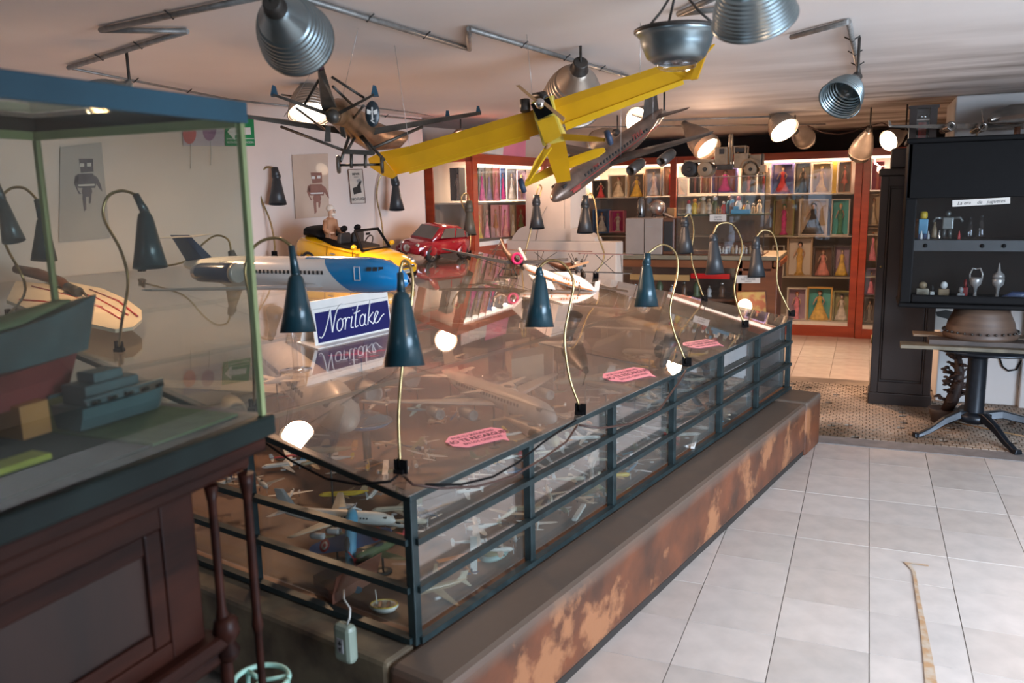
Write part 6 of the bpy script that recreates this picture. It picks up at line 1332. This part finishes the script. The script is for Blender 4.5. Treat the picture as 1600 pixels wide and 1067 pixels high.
mp_ = aircraft('bi', .2, 'dark biplane model on the left of the upper tank', frame(c + UP * .035, (1, -.4, 0)), (m_dark, m_dark, m_dark, m_dark))
single('blue_train', MB().bb((0, 0, 0), (.15, .05, .035)).bb((.02, .005, .035), (.06, .045, .06)), cols['sky blue'], 'small blue toy train in the upper tank', 'toy train', (ty(1140, 334).x, ya + .03, zk1 + .001), bevel=.004)
xs = ty(1108, 390).x; rd = thing('suitcase_radio', 'brown suitcase radio with raised lid and dark panel in the lower tank', 'radio', (xs, ya + .2, zk0 + .01))
wS = ty(1172, 390).x - xs; zl = ty(1140, 347).z
part('case', MB().bb((xs, ya + .16, zk0 + .009), (xs + wS, ya + .36, zk0 + .085)), m_brown, rd, world=True, bevel=.006)
part('lid', MB().shell([(xs, ya + .34, zk0 + .09), (xs + wS, ya + .34, zk0 + .09), (xs + wS - .02, ya + .37, zl), (xs + .01, ya + .37, zl)], .02), mat('worn_brown_leather', (.14, .075, .045), .55), rd, world=True)
part('lid_panel', MB().shell([(xs + .09, ya + .325, zk0 + .11), (xs + wS - .10, ya + .325, zk0 + .11), (xs + wS - .10, ya + .352, zl - .04), (xs + .09, ya + .352, zl - .04)], .004), mat('mauve_panel', (.16, .10, .10), .5), rd, world=True)
for k in range(4): part('knob', MB().lathe([(.010, 0), (.010, .012), (.001, .012)], 10, TR(xs + .05 + k * .07, ya + .158, zk0 + .05) @ RX(pi / 2)), m_cream, rd, world=True)
sign('small white card with handwriting under the middle board of the glass tank', [ty(1109, 346), ty(1135, 346), ty(1135, 335), ty(1109, 335)], [('Juguetes', .15, .3), ('de lamina', -.22, .3)], off=V((0, -.002, 0)), sh=.2)
# army truck on the tank
TL = ty(1062, 274).x; tr_ = thing('toy_truck', 'tan metal toy army truck parked on the glass tank', 'toy truck', ((TL + ty(1193, 274).x) / 2, YT + .2, zk2 + .002))
m_tr = mat('tan_army_paint', (.26, .18, .11), .55, var=.2, scale=12)
def TP(n, px0, py0, px1, py1, ya_, yb_, m=m_tr, **k):
    a, c = ty(px0, py1), ty(px1, py0); return part(n, MB().bb((a.x, YT + ya_, a.z), (c.x, YT + yb_, c.z)), m, tr_, world=True, **k)
TP('chassis', 1064, 254, 1188, 262, .14, .26, m_dark)
TP('cab', 1143, 238, 1166, 262, .11, .29, bevel=.006); TP('cab_roof', 1142, 226, 1163, 229, .11, .29, bevel=.004)
for a in (1143, 1160): TP('cab_pillar', a, 228, a + 2.5, 239, .11, .13); TP('cab_pillar', a, 228, a + 2.5, 239, .27, .29)
TP('cab_window', 1146, 230, 1159, 237, .118, .12, m_ink)
TP('bonnet', 1166, 240, 1187, 259, .13, .27, bevel=.01); TP('radiator', 1186, 239, 1188.5, 260, .135, .265, m_dark)
TP('bumper', 1184, 257, 1193, 269, .10, .30, mat('pale_tan_paint', (.42, .28, .17), .5), bevel=.003)
TP('sleeper', 1112, 228, 1133, 258, .12, .28, bevel=.006); TP('sleeper_window', 1120, 231, 1128, 240, .115, .119, m_ink)
TP('side_tank', 1116, 256, 1142, 265, .10, .13, m_dark, bevel=.004); TP('flat_bed', 1064, 248, 1112, 254, .12, .28, bevel=.003)
for x in (1136, 1140): part('exhaust_stack', MB().tube([ty(x, 262) + V((0, .14, 0)), ty(x, 208) + V((0, .14, 0))], .008, 8), m_tr, tr_, world=True)
for px, dbl in ((1073, 1), (1098, 1), (1170, 0)):
    for yy in (.10, .27):
        c = ty(px, 264) + V((0, yy, 0)); rw = max(.046, c.z - zk2 - .003); c.z = zk2 + .003 + rw
        part('wheel', MB().lathe([(rw * .3, -.012), (rw * .9, -.02), (rw, -.012), (rw, .012), (rw * .9, .02), (rw * .3, .012)], 20, frame(c, UP, (0, 1, 0))), m_tr if px > 1080 else m_rub, tr_, world=True)
        part('hub', MB().lathe([(rw * .2, -.022), (rw * .3, -.014), (rw * .3, .014), (rw * .2, .022)], 12, frame(c, UP, (0, 1, 0))), m_dark, tr_, world=True)
    if px == 1170: part('mudguard', MB().tube([ty(1155, 262) + V((0, .11, 0)), ty(1160, 252) + V((0, .11, 0)), ty(1170, 248) + V((0, .11, 0)), ty(1180, 252) + V((0, .11, 0)), ty(1184, 260) + V((0, .11, 0))], .014, 8), m_tr, tr_, world=True)
# goods behind the counter glass
for k in range(9):
    x = x0 + .12 + k * .105; figurine('%s jar-like ornament, place %s behind the counter glass' % (['silver', 'brown', 'olive green'][k % 3], ['one', 'two', 'three', 'four', 'five', 'six', 'seven', 'eight', 'nine'][k]), (x, YT + .2, zt_ - .359), .10 + .03 * (k % 3), cols[['silver', 'brown', 'olive green'][k % 3]], m_chrome, 'ornaments behind the counter glass')
# lit globe lamp on the floor side of the counter
c = ty(1168, 474); c = c - V((0, .16, 0)); gq = thing('globe_lamp', 'small glowing round globe lamp at the far edge of the case', 'lamp', (c.x, c.y, 0))
part('globe', MB().ball(c, .056, 20, 12), mat('lit_globe', (1, .70, .45), em=2.6), gq, world=True, label='glowing globe')
part('stem', MB().tube([(c.x, c.y, .012), (c.x, c.y, c.z - .05)], .008, 8).lathe([(.001, 0), (.08, 0), (.08, .01), (.01, .014)], 20, TR(c.x, c.y, .001)), m_dark, gq, world=True)
# ================================================================ RIGHT SIDE
x0, x1, yk = .075, .47, 6.38; zk = Y(1400, 263, yk).z
m_dkw = plank_mat('near_black_brown_wood', (.035, .022, .018), (.016, .011, .009), .4, (6, 6, 2), .05)
t = thing('tall_cabinet', 'tall dark brown panelled cabinet standing by the white pillar', 'cabinet', ((x0 + x1) / 2, yk + .2, 0))
P = lambda n, a, b_, m=m_dkw, **k: part(n, MB().bb(a, b_), m, t, world=True, **k)
P('body', (x0, yk + .02, .05), (x1, yk + .235, zk - .04)); P('plinth', (x0 - .01, yk - .01, 0), (x1 + .01, yk + .235, .09), bevel=.006)
P('cornice', (x0 - .015, yk - .012, zk - .05), (x1 + .015, yk + .235, zk), bevel=.01); P('top_box', (.13, yk + .03, zk), (.25, yk + .2, Y(1400, 231, yk).z), bevel=.01)
for a, c in ((x0, x0 + .05), (x1 - .05, x1)): P('stile', (a, yk, .09), (c, yk + .02, zk - .05), bevel=.003)
P('rail', (x0 + .051, yk + .001, .09), (x1 - .051, yk + .02, .17), bevel=.003); P('rail', (x0 + .051, yk + .001, zk - .12), (x1 - .051, yk + .02, zk - .05), bevel=.003)
P('door_panel', (x0 + .065, yk + .006, .185), (x1 - .065, yk + .02, zk - .135), bevel=.006)
for x in (x0 + .055, x1 - .062): P('panel_moulding', (x, yk - .002, .17), (x + .008, yk + .01, zk - .12), bevel=.003)
part('knob', MB().ball((x0 + .03, yk - .012, 1.0), .009, 10, 6), m_brass, t, world=True)
part('hinge', MB().tube([(x0 - .004, yk, .45), (x0 - .004, yk, .51)], .006, 8), m_brass, t, world=True)
# small glazed box high on the left flank of the pillar
p = lambda x, y: Y(x, y, 6.52); a, c = p(1419, 226), p(1466, 163)
t = thing('wall_display_box', 'dark wooden wall box with a glass front above the tall cabinet', 'display box', (a.x, 6.52, a.z))
P = lambda n, a_, b_, m=m_dkw, **k: part(n, MB().bb(a_, b_), m, t, world=True, **k)
zbx = Y(1440, 232, 6.52).z
P('back', (a.x, 6.605, zbx), (c.x, 6.615, c.z)); P('top', (a.x - .01, 6.51, c.z - .02), (c.x + .01, 6.615, c.z)); P('bottom', (a.x, 6.52, zbx), (c.x, 6.615, zbx + .02))
P('stile', (a.x, 6.515, zbx), (a.x + .045, 6.61, c.z - .02)); P('stile', (c.x - .045, 6.515, zbx), (c.x, 6.61, c.z - .02)); P('pane', (a.x + .045, 6.525, zbx), (c.x - .045, 6.529, c.z - .02), m_pane)
P('shelf', (a.x + .045, 6.53, c.z - .10), (c.x - .045, 6.60, c.z - .094), m_silver)
P('drape', (a.x + .06, 6.585, zbx + .02), (a.x + .09, 6.60, c.z - .11), m_red); P('drape', (c.x - .09, 6.585, zbx + .02), (c.x - .06, 6.60, c.z - .11), m_red)
for x in (a.x + .075, c.x - .075): part('bell', MB().ball((x, 6.56, c.z - .075), .014, 10, 6), m_chrome, t, world=True)
# ---- black glass-fronted vitrine on the iron tripod table
YV = 5.55; pv = lambda x, y: Y(x, y, YV); xa = pv(1413, 350).x; xb_ = xa + 1.35
za = pv(1500, 483).z; zb_ = pv(1500, 213).z; zg0, zg1 = pv(1500, 462).z, pv(1500, 309).z; zs0, zs1 = pv(1500, 393).z, pv(1500, 375).z
t = thing('black_vitrine', 'black wall vitrine of small toys over the iron tripod table', 'vitrine', ((xa + xb_) / 2, YV + .2, za))
P = lambda n, a_, b_, m=m_black, **k: part(n, MB().bb(a_, b_), m, t, world=True, **k)
P('back', (xa, YV + .36, za), (xb_, YV + .38, zb_)); P('side', (xa, YV, za), (xa + .02, YV + .36, zb_)); P('side', (xb_ - .02, YV, za), (xb_, YV + .36, zb_))
P('bottom', (xa - .01, YV - .01, za), (xb_ + .01, YV + .37, za + .03), bevel=.01); P('top', (xa - .015, YV - .012, zb_ - .03), (xb_ + .015, YV + .38, zb_), bevel=.008)
P('fascia', (xa, YV, zg1), (xb_, YV + .02, zb_ - .03), bevel=.005); P('stile', (xa, YV - .004, za + .03), (xa + .06, YV + .018, zg1), bevel=.006)
P('lower_rail', (xa + .061, YV - .003, za + .031), (xb_, YV + .018, zg0), bevel=.01)
P('shelf', (xa + .02, YV + .01, zs0), (xb_ - .02, YV + .35, zs1), mat('grey_shelf', (.05, .055, .06), .4), bevel=.004)
P('glass_front', (xa + .06, YV + .004, zg0), (xb_ - .02, YV + .007, zg1), glass('dark_front_glass', (.9, .92, .93), 1.3, .004))
for px in (1446, 1535, 1569): part('catch', MB().lathe([(.010, 0), (.012, .006), (.006, .010), (.001, .010)], 14, TR(pv(px, 383).x, YV + .008, (zs0 + zs1) / 2) @ RX(pi / 2)), m_black, t, world=True)
sign('narrow white sign with dark script at the top of the black vitrine', [pv(1488, 323), pv(1578, 318), pv(1578, 308), pv(1488, 313)], [('La era    de   juguetes', -.02, .75)], off=V((0, -.004, 0)), sh=.3)
def V2(px, py, z, dy=.12): q_ = Y(px, py, YV + dy); return V((q_.x, YV + dy, z))
zf, zm = zs1 + .001, za + .032
M = V2(1442, 360, zf, .14); t = thing('block_figure', 'blue toy figure with a yellow head on the upper shelf of the black vitrine', 'figurine', M)
part('body', MB().bb((-.026, -.02, .03), (.026, .02, .12)), cols['sky blue'], t, bevel=.004); part('head', MB().lathe([(.018, .122), (.022, .13), (.022, .155), (.014, .165)], 14), cols['yellow'], t)
for sg in (-1, 1): part('leg', MB().bb((sg * .014 - .010, -.016, 0), (sg * .014 + .010, .016, .03)), cols['navy'], t)
M = V2(1480, 360, zf, .16); t = thing('tin_robot', 'glassy silver toy robot with raised arms on the upper shelf of the black vitrine', 'figurine', M); mg_ = mat('pewter', (.22, .23, .22), .3, metal=.6)
part('body', MB().bb((-.030, -.02, .055), (.030, .02, .13)), mg_, t, bevel=.006); part('head', MB().ball((0, 0, .15), (.016, .015, .018), 12, 8), mg_, t)
for sg in (-1, 1):
    part('arm', MB().tube([(sg * .03, 0, .122), (sg * .065, 0, .125), (sg * .08, 0, .10)], .008, 8), mg_, t); part('leg', MB().tube([(sg * .015, 0, .055), (sg * .018, 0, .0)], .011, 8), mg_, t)
for i, (px, h, nm, lb, c) in enumerate(((1516, .13, 'glass_bottle', 'ribbed clear glass bottle right of the toy robot', m_clear), (1533, .14, 'glass_bottle', 'tall clear glass jar with a ball stopper in the black vitrine', m_clear), (1440, .05, 'toy_bowling_pin', 'small white pin before the blue figure', m_white), (1451, .05, 'toy_bowling_pin', 'small white and red pin, second from the left on the upper shelf', cols['silver']), (1468, .055, 'toy_bowling_pin', 'bright silver pin before the toy robot', m_chrome), (1460, .10, 'tin_cup', 'brown tin cup behind the small pins', cols['tan']), (1432, .12, 'tin_cup', 'orange-brown tin at the left end of the upper shelf', cols['orange']), (1499, .05, 'toy_block', 'small purple and white toy right of the robot', cols['red']))):
    t = thing(nm, lb, nm.split('_')[-1], V2(px, 360, zf, .07 if h < .06 else .2)); r_ = h * .16
    part('body', MB().lathe([(r_, 0), (r_ * 1.1, h * .1), (r_ * .9, h * .55), (r_ * .5, h * .75), (r_ * .55, h * .85), (.001, h * .86)], 14), c, t); part('top', MB().ball((0, 0, h * .92), h * .08, 10, 6), c, t)
for i, (px, nm, lb) in enumerate(((1523, 'silver_trophy', 'silver trophy cup with open handles on the lower shelf'), (1558, 'silver_trophy', 'silver spired trophy right of the open-handled one'))):
    t = thing(nm, lb, 'trophy', V2(px, 460, zm, .10)); h = .24
    part('foot', MB().lathe([(.034, 0), (.034, .008), (.012, .02), (.008, .06)], 16), m_silver, t); part('cup', MB().lathe([(.008, .06), (.012, .09), (.03, .11), (.034, .14), (.028, .15), (.001, .15)], 16), m_silver, t)
    if i == 0:
        for sg in (-1, 1): part('handle', MB().tube([(sg * .03, 0, .13), (sg * .034, 0, .17), (sg * .02, 0, .205), (0, 0, .20)], .005, 8), m_silver, t)
    else: part('spire', MB().lathe([(.034, .15), (.03, .17), (.010, .19), (.004, .23), (.001, .24)], 16), m_silver, t)
for px, dy, h, w_, c, lb in ((1441, .2, .11, .07, 'cream', 'cream toy temple front on the lower shelf'), (1447, .06, .035, .15, 'sky blue', 'blue and orange flat tin on the lower shelf'), (1443, .03, .03, .12, 'red', 'red toy car at the left of the lower shelf'), (1501, .05, .10, .04, 'grey', 'grey toy robot in the middle of the lower shelf'), (1474, .15, .12, .06, 'tan', 'tan and white domed toy on the lower shelf'), (1456, .1, .10, .025, 'white', 'black and white round-headed toy on the lower shelf'), (1590, .1, .07, .16, 'navy', 'dark blue toy ship at the right of the lower shelf'), (1507, .22, .13, .03, 'red', 'dark red bottle behind the trophies')):
    t = thing('small_toy', lb, 'toy', V2(px, 460, zm, dy)); m_ = cols[c]
    if w_ > h: part('body', MB().loft([sec(-w_ / 2, .03, 0, h * .6), sec(-w_ * .2, .045, 0, h), sec(w_ * .2, .045, 0, h), sec(w_ / 2, .03, 0, h * .6)]), m_, t); part('trim', MB().bb((-w_ * .4, -.026, h * .25), (w_ * .4, -.021, h * .4)), m_silver, t)
    else: part('body', MB().bb((-w_ / 2, -.02, 0), (w_ / 2, .02, h * .6)), m_, t, bevel=.005); part('head', MB().ball((0, 0, h * .78), (w_ * .35, .016, h * .2), 12, 8), {'cream': cols['tan'], 'tan': m_white, 'white': m_ink}.get(c, m_), t)
# silver four-engined plane on top of the vitrine
dP = 5.35; HQ = lambda x, y, dd=0: U(x, y, dP + dd)
t = thing('model_bomber', 'polished silver propeller plane on top of the black vitrine', 'model aircraft', HQ(1570, 205)); m_pol = mat('polished_metal', (.36, .33, .30), .22, metal=.9, var=.15)
part('wing', MB().loft([[HQ(1389, 196), HQ(1389, 199), HQ(1391, 198, .1), HQ(1391, 196, .1)], [HQ(1480, 194), HQ(1480, 201), HQ(1480, 199, .18), HQ(1480, 194, .18)], [HQ(1600, 192), HQ(1600, 202), HQ(1600, 200, .25), HQ(1600, 192, .25)]], smooth=False), m_pol, t, world=True)
part('winglet', MB().shell([HQ(1388, 197), HQ(1393, 197), HQ(1390, 188), HQ(1388, 188)], .004), m_pol, t, world=True)
part('fuselage', MB().tube([HQ(1546, 188, -.1), HQ(1556, 184, -.05), HQ(1580, 180, 0), HQ(1610, 178, .06), HQ(1640, 179, .12)], [.012, .045, .068, .072, .05], 18), m_pol, t, world=True)
for px, py in ((1487, 197), (1536, 198)):
    c = HQ(px, py, -.06); part('nacelle', MB().lathe([(.018, .12), (.028, .06), (.032, .0), (.026, -.006), (.020, .0)], 18, frame(c, RIGHT, FWD)), m_pol, t, world=True); part('hub', MB().ball(c, .012, 10, 6), m_dark, t, world=True)
part('propeller', MB().bar(HQ(1534, 170, -.08), HQ(1538, 198, -.08), .012, .004).bar(HQ(1536, 198, -.08), HQ(1524, 213, -.08), .010, .004), m_pol, t, world=True)
part('stand', MB().tube([HQ(1527, 203), V((HQ(1527, 203).x, HQ(1527, 203).y, zb_ + .002))], .006, 8), m_brass, t, world=True)
part('stand', MB().tube([HQ(1590, 198), V((HQ(1590, 198).x, HQ(1590, 198).y, zb_ + .002))], .02, 10), m_brown, t, world=True)
# drum, boards, table
yD = YV + .18; c = Y(1533, 500, yD); zt2 = Y(1533, 527, yD).z; 
t = thing('wooden_drum', 'brown turned wooden drum with a bead rim carrying the black vitrine', 'drum', (c.x, yD, zt2)); hD = za - zt2 - .002
part('body', MB().lathe([(.19, .0), (.20, .02), (.185, .04), (.175, hD * .5), (.15, hD * .8), (.14, hD)], 28, TR(c.x, yD, zt2), sx=1.05), plank_mat('worn_drum_wood', (.12, .075, .05), (.06, .035, .025), .5), t, world=True)
b = MB()
for k in range(30): a = 2 * pi * k / 30; b.ball((c.x + cos(a) * .205, yD + sin(a) * .195, zt2 + .045), .008, 6, 4)
part('bead_rim', b, m_dark, t, world=True, kind='stuff')
yb2 = yD
for i, (px0, px1, py, th, dy, mt_, lb) in enumerate(((1406, 1600, 545, .022, -.16, 'olive', 'long olive-grey board, lowest on the tripod table, sticking out to the left'), (1450, 1590, 534, .03, -.10, 'brown', 'dark brown weathered board under the wooden drum'), (1425, 1610, 538, .014, .1, 'tan', 'thin tan plank at the back of the board stack'))):
    y_ = yD + dy; a = Y(px0, py, y_).x; e = Y(px1, py, y_).x + .25
    z_ = zt2 - (.052 if i == 0 else .03 if i == 1 else .016); 
    b = MB().bb((a, y_ - .07, z_), (e, y_ + .07, z_ + th))
    single('board', b, mat('board_%s' % mt_, {'olive': (.13, .11, .075), 'brown': (.06, .045, .038), 'tan': (.20, .14, .09)}[mt_], .6, var=.3, scale=8, bump=.2), lb, 'board', (a, y_, z_), world=True, bevel=.003)
zt3 = zt2 - .054; m_iron = mat('blue_black_cast_iron', (.012, .016, .022), .32, metal=.4, var=.3, scale=20)
t = thing('tripod_table', 'black cast-iron pedestal table with curved splayed legs under the black vitrine', 'table', (c.x, yD, 0)); cx_ = c.x + .0
part('top_plate', MB().lathe([(.30, -.02), (.31, -.01), (.30, 0), (.001, 0)], 28, TR(cx_ + .05, yD, zt3)), m_iron, t, world=True); part('under_bracket', MB().lathe([(.04, -.08), (.20, -.02), (.20, -.019)], 20, TR(cx_, yD, zt3)), m_iron, t, world=True)
part('column', MB().lathe([(.062, 0), (.056, .03), (.055, zt3 - .16), (.065, zt3 - .14), (.05, zt3 - .12)], 20, TR(cx_, yD, .10)), m_iron, t, world=True); part('hub', MB().lathe([(.05, 0), (.10, .02), (.10, .06), (.06, .075)], 20, TR(cx_, yD, .085)), m_iron, t, world=True)
for foot in (Z(1427, 684, 0), Z(1592, 712, 0), V((cx_ + .62, yD + .15, 0)), V((cx_ - .05, yD + .60, 0))):
    o_ = V((cx_, yD, 0)); d_ = foot - o_; L_ = d_.length; d_.normalize(); s_ = V((-d_.y, d_.x, 0))
    rings = []
    for u, z_, hh, ww in ((.0, .125, .05, .03), (.25, .145, .05, .028), (.5, .105, .045, .024), (.75, .045, .035, .022), (.93, .018, .026, .022), (1.0, .020, .032, .026)):
        p_ = o_ + d_ * (u * L_); rings.append([p_ + s_ * ww + UP * (z_ - hh / 2), p_ + s_ * ww * .7 + UP * (z_ + hh / 2), p_ - s_ * ww * .7 + UP * (z_ + hh / 2), p_ - s_ * ww + UP * (z_ - hh / 2)])
    part('leg', MB().loft(rings, smooth=False), m_iron, t, world=True, bevel=.006)
# iron tree in a pot
c = Z(1470, 655, 0); c = V((c.x, 6.0, 0)); t = thing('iron_tree', 'rusty black wrought tree with stubby branches in a dark pot behind the tripod table', 'potted tree', c); m_rt = mat('rusty_black', (.035, .018, .014), .6, var=.4, scale=20)
xo = Y(1500, 640, 6.0).x - c.x
part('pot', MB().lathe([(.06, 0), (.075, .05), (.09, .10), (.085, .10), (.03, .08)], 18), mat('dark_clay_pot', (.05, .03, .022), .6), t)
tk_ = [V((.02, 0, .08)), V((xo * .5, 0, .16)), V((xo * .75, 0, .26)), V((xo * .8, .0, .36)), V((xo * .6, 0, .48))]; part('trunk', MB().tube(tk_, [.035, .04, .035, .03, .018], 8), m_rt, t)
rn = random.Random(9)
for k in range(44):
    u = rn.uniform(.8, 3.9); i = int(u); p_ = tk_[i].lerp(tk_[i + 1], u - i); a = rn.uniform(0, 2 * pi); ln = rn.uniform(.05, .11); e = p_ + V((cos(a) * ln, sin(a) * ln * .6, rn.uniform(-.01, .06)))
    br = part('branch', MB().tube([p_, p_.lerp(e, .5) + V((0, 0, -.008)), e], [.009, .007, .005], 5), m_rt, t)
    b = MB()
    for j in range(3): b.ball(tuple(e + V((rn.uniform(-.014, .014), rn.uniform(-.01, .01), rn.uniform(-.008, .012)))), (.016, .011, .009), 6, 4)
    l_ = link('leaf', mesh('leaf', b, m_rt)); l_.parent = br; l_['kind'] = 'stuff'
# wall print, cables on the pillar
p6 = lambda x, y: Y(x, y, PY - .006)
t = thing('wall_print', 'white print of a dark gun-like shape on the pillar under the black vitrine', 'print', p6(1459, 511)); part('paper', MB().shell([p6(1459, 515), p6(1497, 515), p6(1497, 481), p6(1459, 481)], .003), m_paper, t, world=True)
part('printed_shape', MB().add([p6(x, y) - V((0, .004, 0)) for x, y in ((1462, 487), (1478, 484), (1496, 488), (1496, 508), (1488, 510), (1480, 498), (1464, 494))] + [p6(x, y) - V((0, .006, 0)) for x, y in ((1462, 487), (1478, 484), (1496, 488), (1496, 508), (1488, 510), (1480, 498), (1464, 494))], [tuple(range(7)), tuple(range(7, 14))] + [(i, (i + 1) % 7, 7 + (i + 1) % 7, 7 + i) for i in range(7)]), m_ink, t, world=True)
cord('black cable hanging in a loop on the white pillar beside the tripod table', [p6(x, y) - V((0, .01, 0)) for x, y in ((1562, 560), (1566, 572), (1575, 579), (1588, 577), (1596, 562), (1600, 545))], m_black, .006)
cord('thin grey cable down the white pillar at the right edge', [p6(x, y) - V((0, .01, 0)) for x, y in ((1597, 560), (1590, 600), (1598, 640), (1604, 655))], m_grey, .004)
single('floor_stick', MB().tube([(0, 0, .006), (.62, -.36, .006)], .006, 6), m_tan, 'thin wooden stick on the floor between the feet of the tripod table', 'stick', Z(1484, 660, 0))
# ================================================================ LEFT WALL POSTERS AND SIGNS
WPN = 2.852
def wp4(qd, w=WPN): return [Wp(x, y, w) for x, y in qd]
def flat(qd, lift, t_=.001):    # flat printed patch on the wall: picture outline pushed out by lift
    p = [Wp(x, y, WPN - lift) for x, y in qd]; n = len(p)
    return MB().add(p + [q_ - WD * t_ for q_ in p], [tuple(range(n))[::-1], tuple(range(n, 2 * n))] + [(i, (i + 1) % n, n + (i + 1) % n, n + i) for i in range(n)])
def oval(cx, cy, rx, ry, n=18): return [(cx + rx * cos(2 * pi * k / n), cy + ry * sin(2 * pi * k / n)) for k in range(n)]
def poster(name, label, qd, mt_, cat='poster'):
    t = thing(name, label, cat, Wp(*qd[0], WPN)); part('sheet', flat(qd, .0, .002), mt_, t, world=True); return t
t = poster('exit_sign', 'green evacuation route sign with a white arrow on the left wall', [(352, 228), (398, 228), (396, 184), (351, 184)], mat('exit_green', (.0, .22, .07), .4), 'sign')
part('arrow', flat([(355, 206), (367, 192), (367, 200), (391, 199), (392, 210), (367, 211), (367, 219)], .003), m_white, t, world=True)
part('lower_line', flat([(354, 216.6), (397, 216.2), (397, 217), (354, 217.4)], .003, .0006), m_white, t, world=True)
ex_ = (Wp(398, 222, WPN) - Wp(354, 222, WPN)).normalized(); text('RUTA DE EVACUACION', .018, frame(Wp(376, 222.5, WPN - .004), ex_, ex_.cross(UP)), m_white, t)
t = poster('balloon_poster', 'pale lavender poster with a red and a violet balloon on the left wall', [(286, 228), (350, 228), (349, 176), (284, 178)], mat('lavender_paper', (.50, .44, .50), .7, var=.02))
for cx_, cy_, col_ in ((296, 208, 'red_balloon'), (327, 203, 'violet_balloon')):
    part('balloon', flat(oval(cx_, cy_, 10.5, 17), .003), mat(col_, (.50, .12, .12) if col_[0] == 'r' else (.26, .14, .24), .6), t, world=True); part('string', MB().tube([Wp(cx_ + 2, cy_ + 17, WPN - .004), Wp(cx_ + 3, cy_ + 40, WPN - .004), Wp(cx_ + 2, cy_ + 55, WPN - .004)], .002, 4), m_paper, t, world=True)
def robot(t, cx, cy, s, mi):
    R2 = lambda pts: [(cx + a * s, cy + b_ * s) for a, b_ in pts]
    for nm, pts in (('head', [(-12, -48), (12, -48), (13, -26), (-8, -24)]), ('torso', [(-14, -22), (12, -23), (18, -8), (16, 2), (-12, 2), (-18, -10)]), ('hip', oval(2, 8, 9, 9)), ('arm', [(-18, -20), (-12, -18), (-14, 4), (-8, 12), (-12, 12), (-20, -6)]), ('arm', [(14, -20), (20, -16), (26, -2), (28, 8), (24, 4), (16, -8)]), ('leg', [(-6, 14), (0, 16), (1, 38), (-3, 42)]), ('leg', [(5, 16), (10, 14), (8, 28), (5, 28)])):
        part('printed_' + nm, flat(R2(pts), .003), mi, t, world=True)
    for pts in ([(-13, -4), (15, -5), (15, -2), (-12, -1)], [(-10, -40), (-3, -40), (-3, -34), (-10, -34)], [(2, -41), (9, -41), (9, -35), (2, -35)]): part('printed_detail', flat(R2(pts), .0045), m_paper, t, world=True)
t = poster('robot_poster', 'grey paper poster of a standing robot behind the ship vitrine', [(92, 378), (172, 372), (158, 222), (94, 230)], mat('grey_poster', (.44, .40, .37), .7, var=.04)); robot(t, 134, 292, .92, mat('grey_print', (.12, .11, .13), .6))
t = poster('robot_poster', 'cream glossy poster of a robot behind the yellow convertible', [(462, 342), (514, 338), (512, 240), (456, 242)], mat('cream_poster', (.55, .42, .33), .25, var=.05, scale=5, coat=.5)); robot(t, 494, 304, .72, mat('brown_print', (.26, .12, .09), .6))
t = poster('no_flash_sign', 'framed white no-flash camera sign on the left wall', [(549, 318), (571, 317), (566, 264), (544, 265)], mat('sign_white', (.60, .52, .44), .6), 'sign')
pts = [(544, 265), (566, 264), (571, 317), (549, 318), (544, 265)]
part('border', MB().tube([Wp(x, y, WPN - .004) for x, y in pts], .003, 4), m_brown, t, world=True)
part('camera', flat([(551, 294), (561, 290), (563, 301), (553, 304)], .003), m_ink, t, world=True); part('flash_hand', flat([(558, 290), (562, 283), (565, 283), (563, 290), (565, 301), (562, 301)], .0045), m_ink, t, world=True); part('flash_burst', flat([(557, 282), (559, 280), (562, 279), (565, 282), (563, 285), (559, 285)], .004), m_grey, t, world=True)
Mx = lambda x, y: frame(Wp(x, y, WPN - .004), ex_, ex_.cross(UP))
text('NO FLASH', .030, Mx(560.5, 311), m_ink, t); text('NEVER', .024, Mx(556, 272), m_ink, t); text('TOUCH', .012, Mx(556.5, 276.5), m_grey, t)
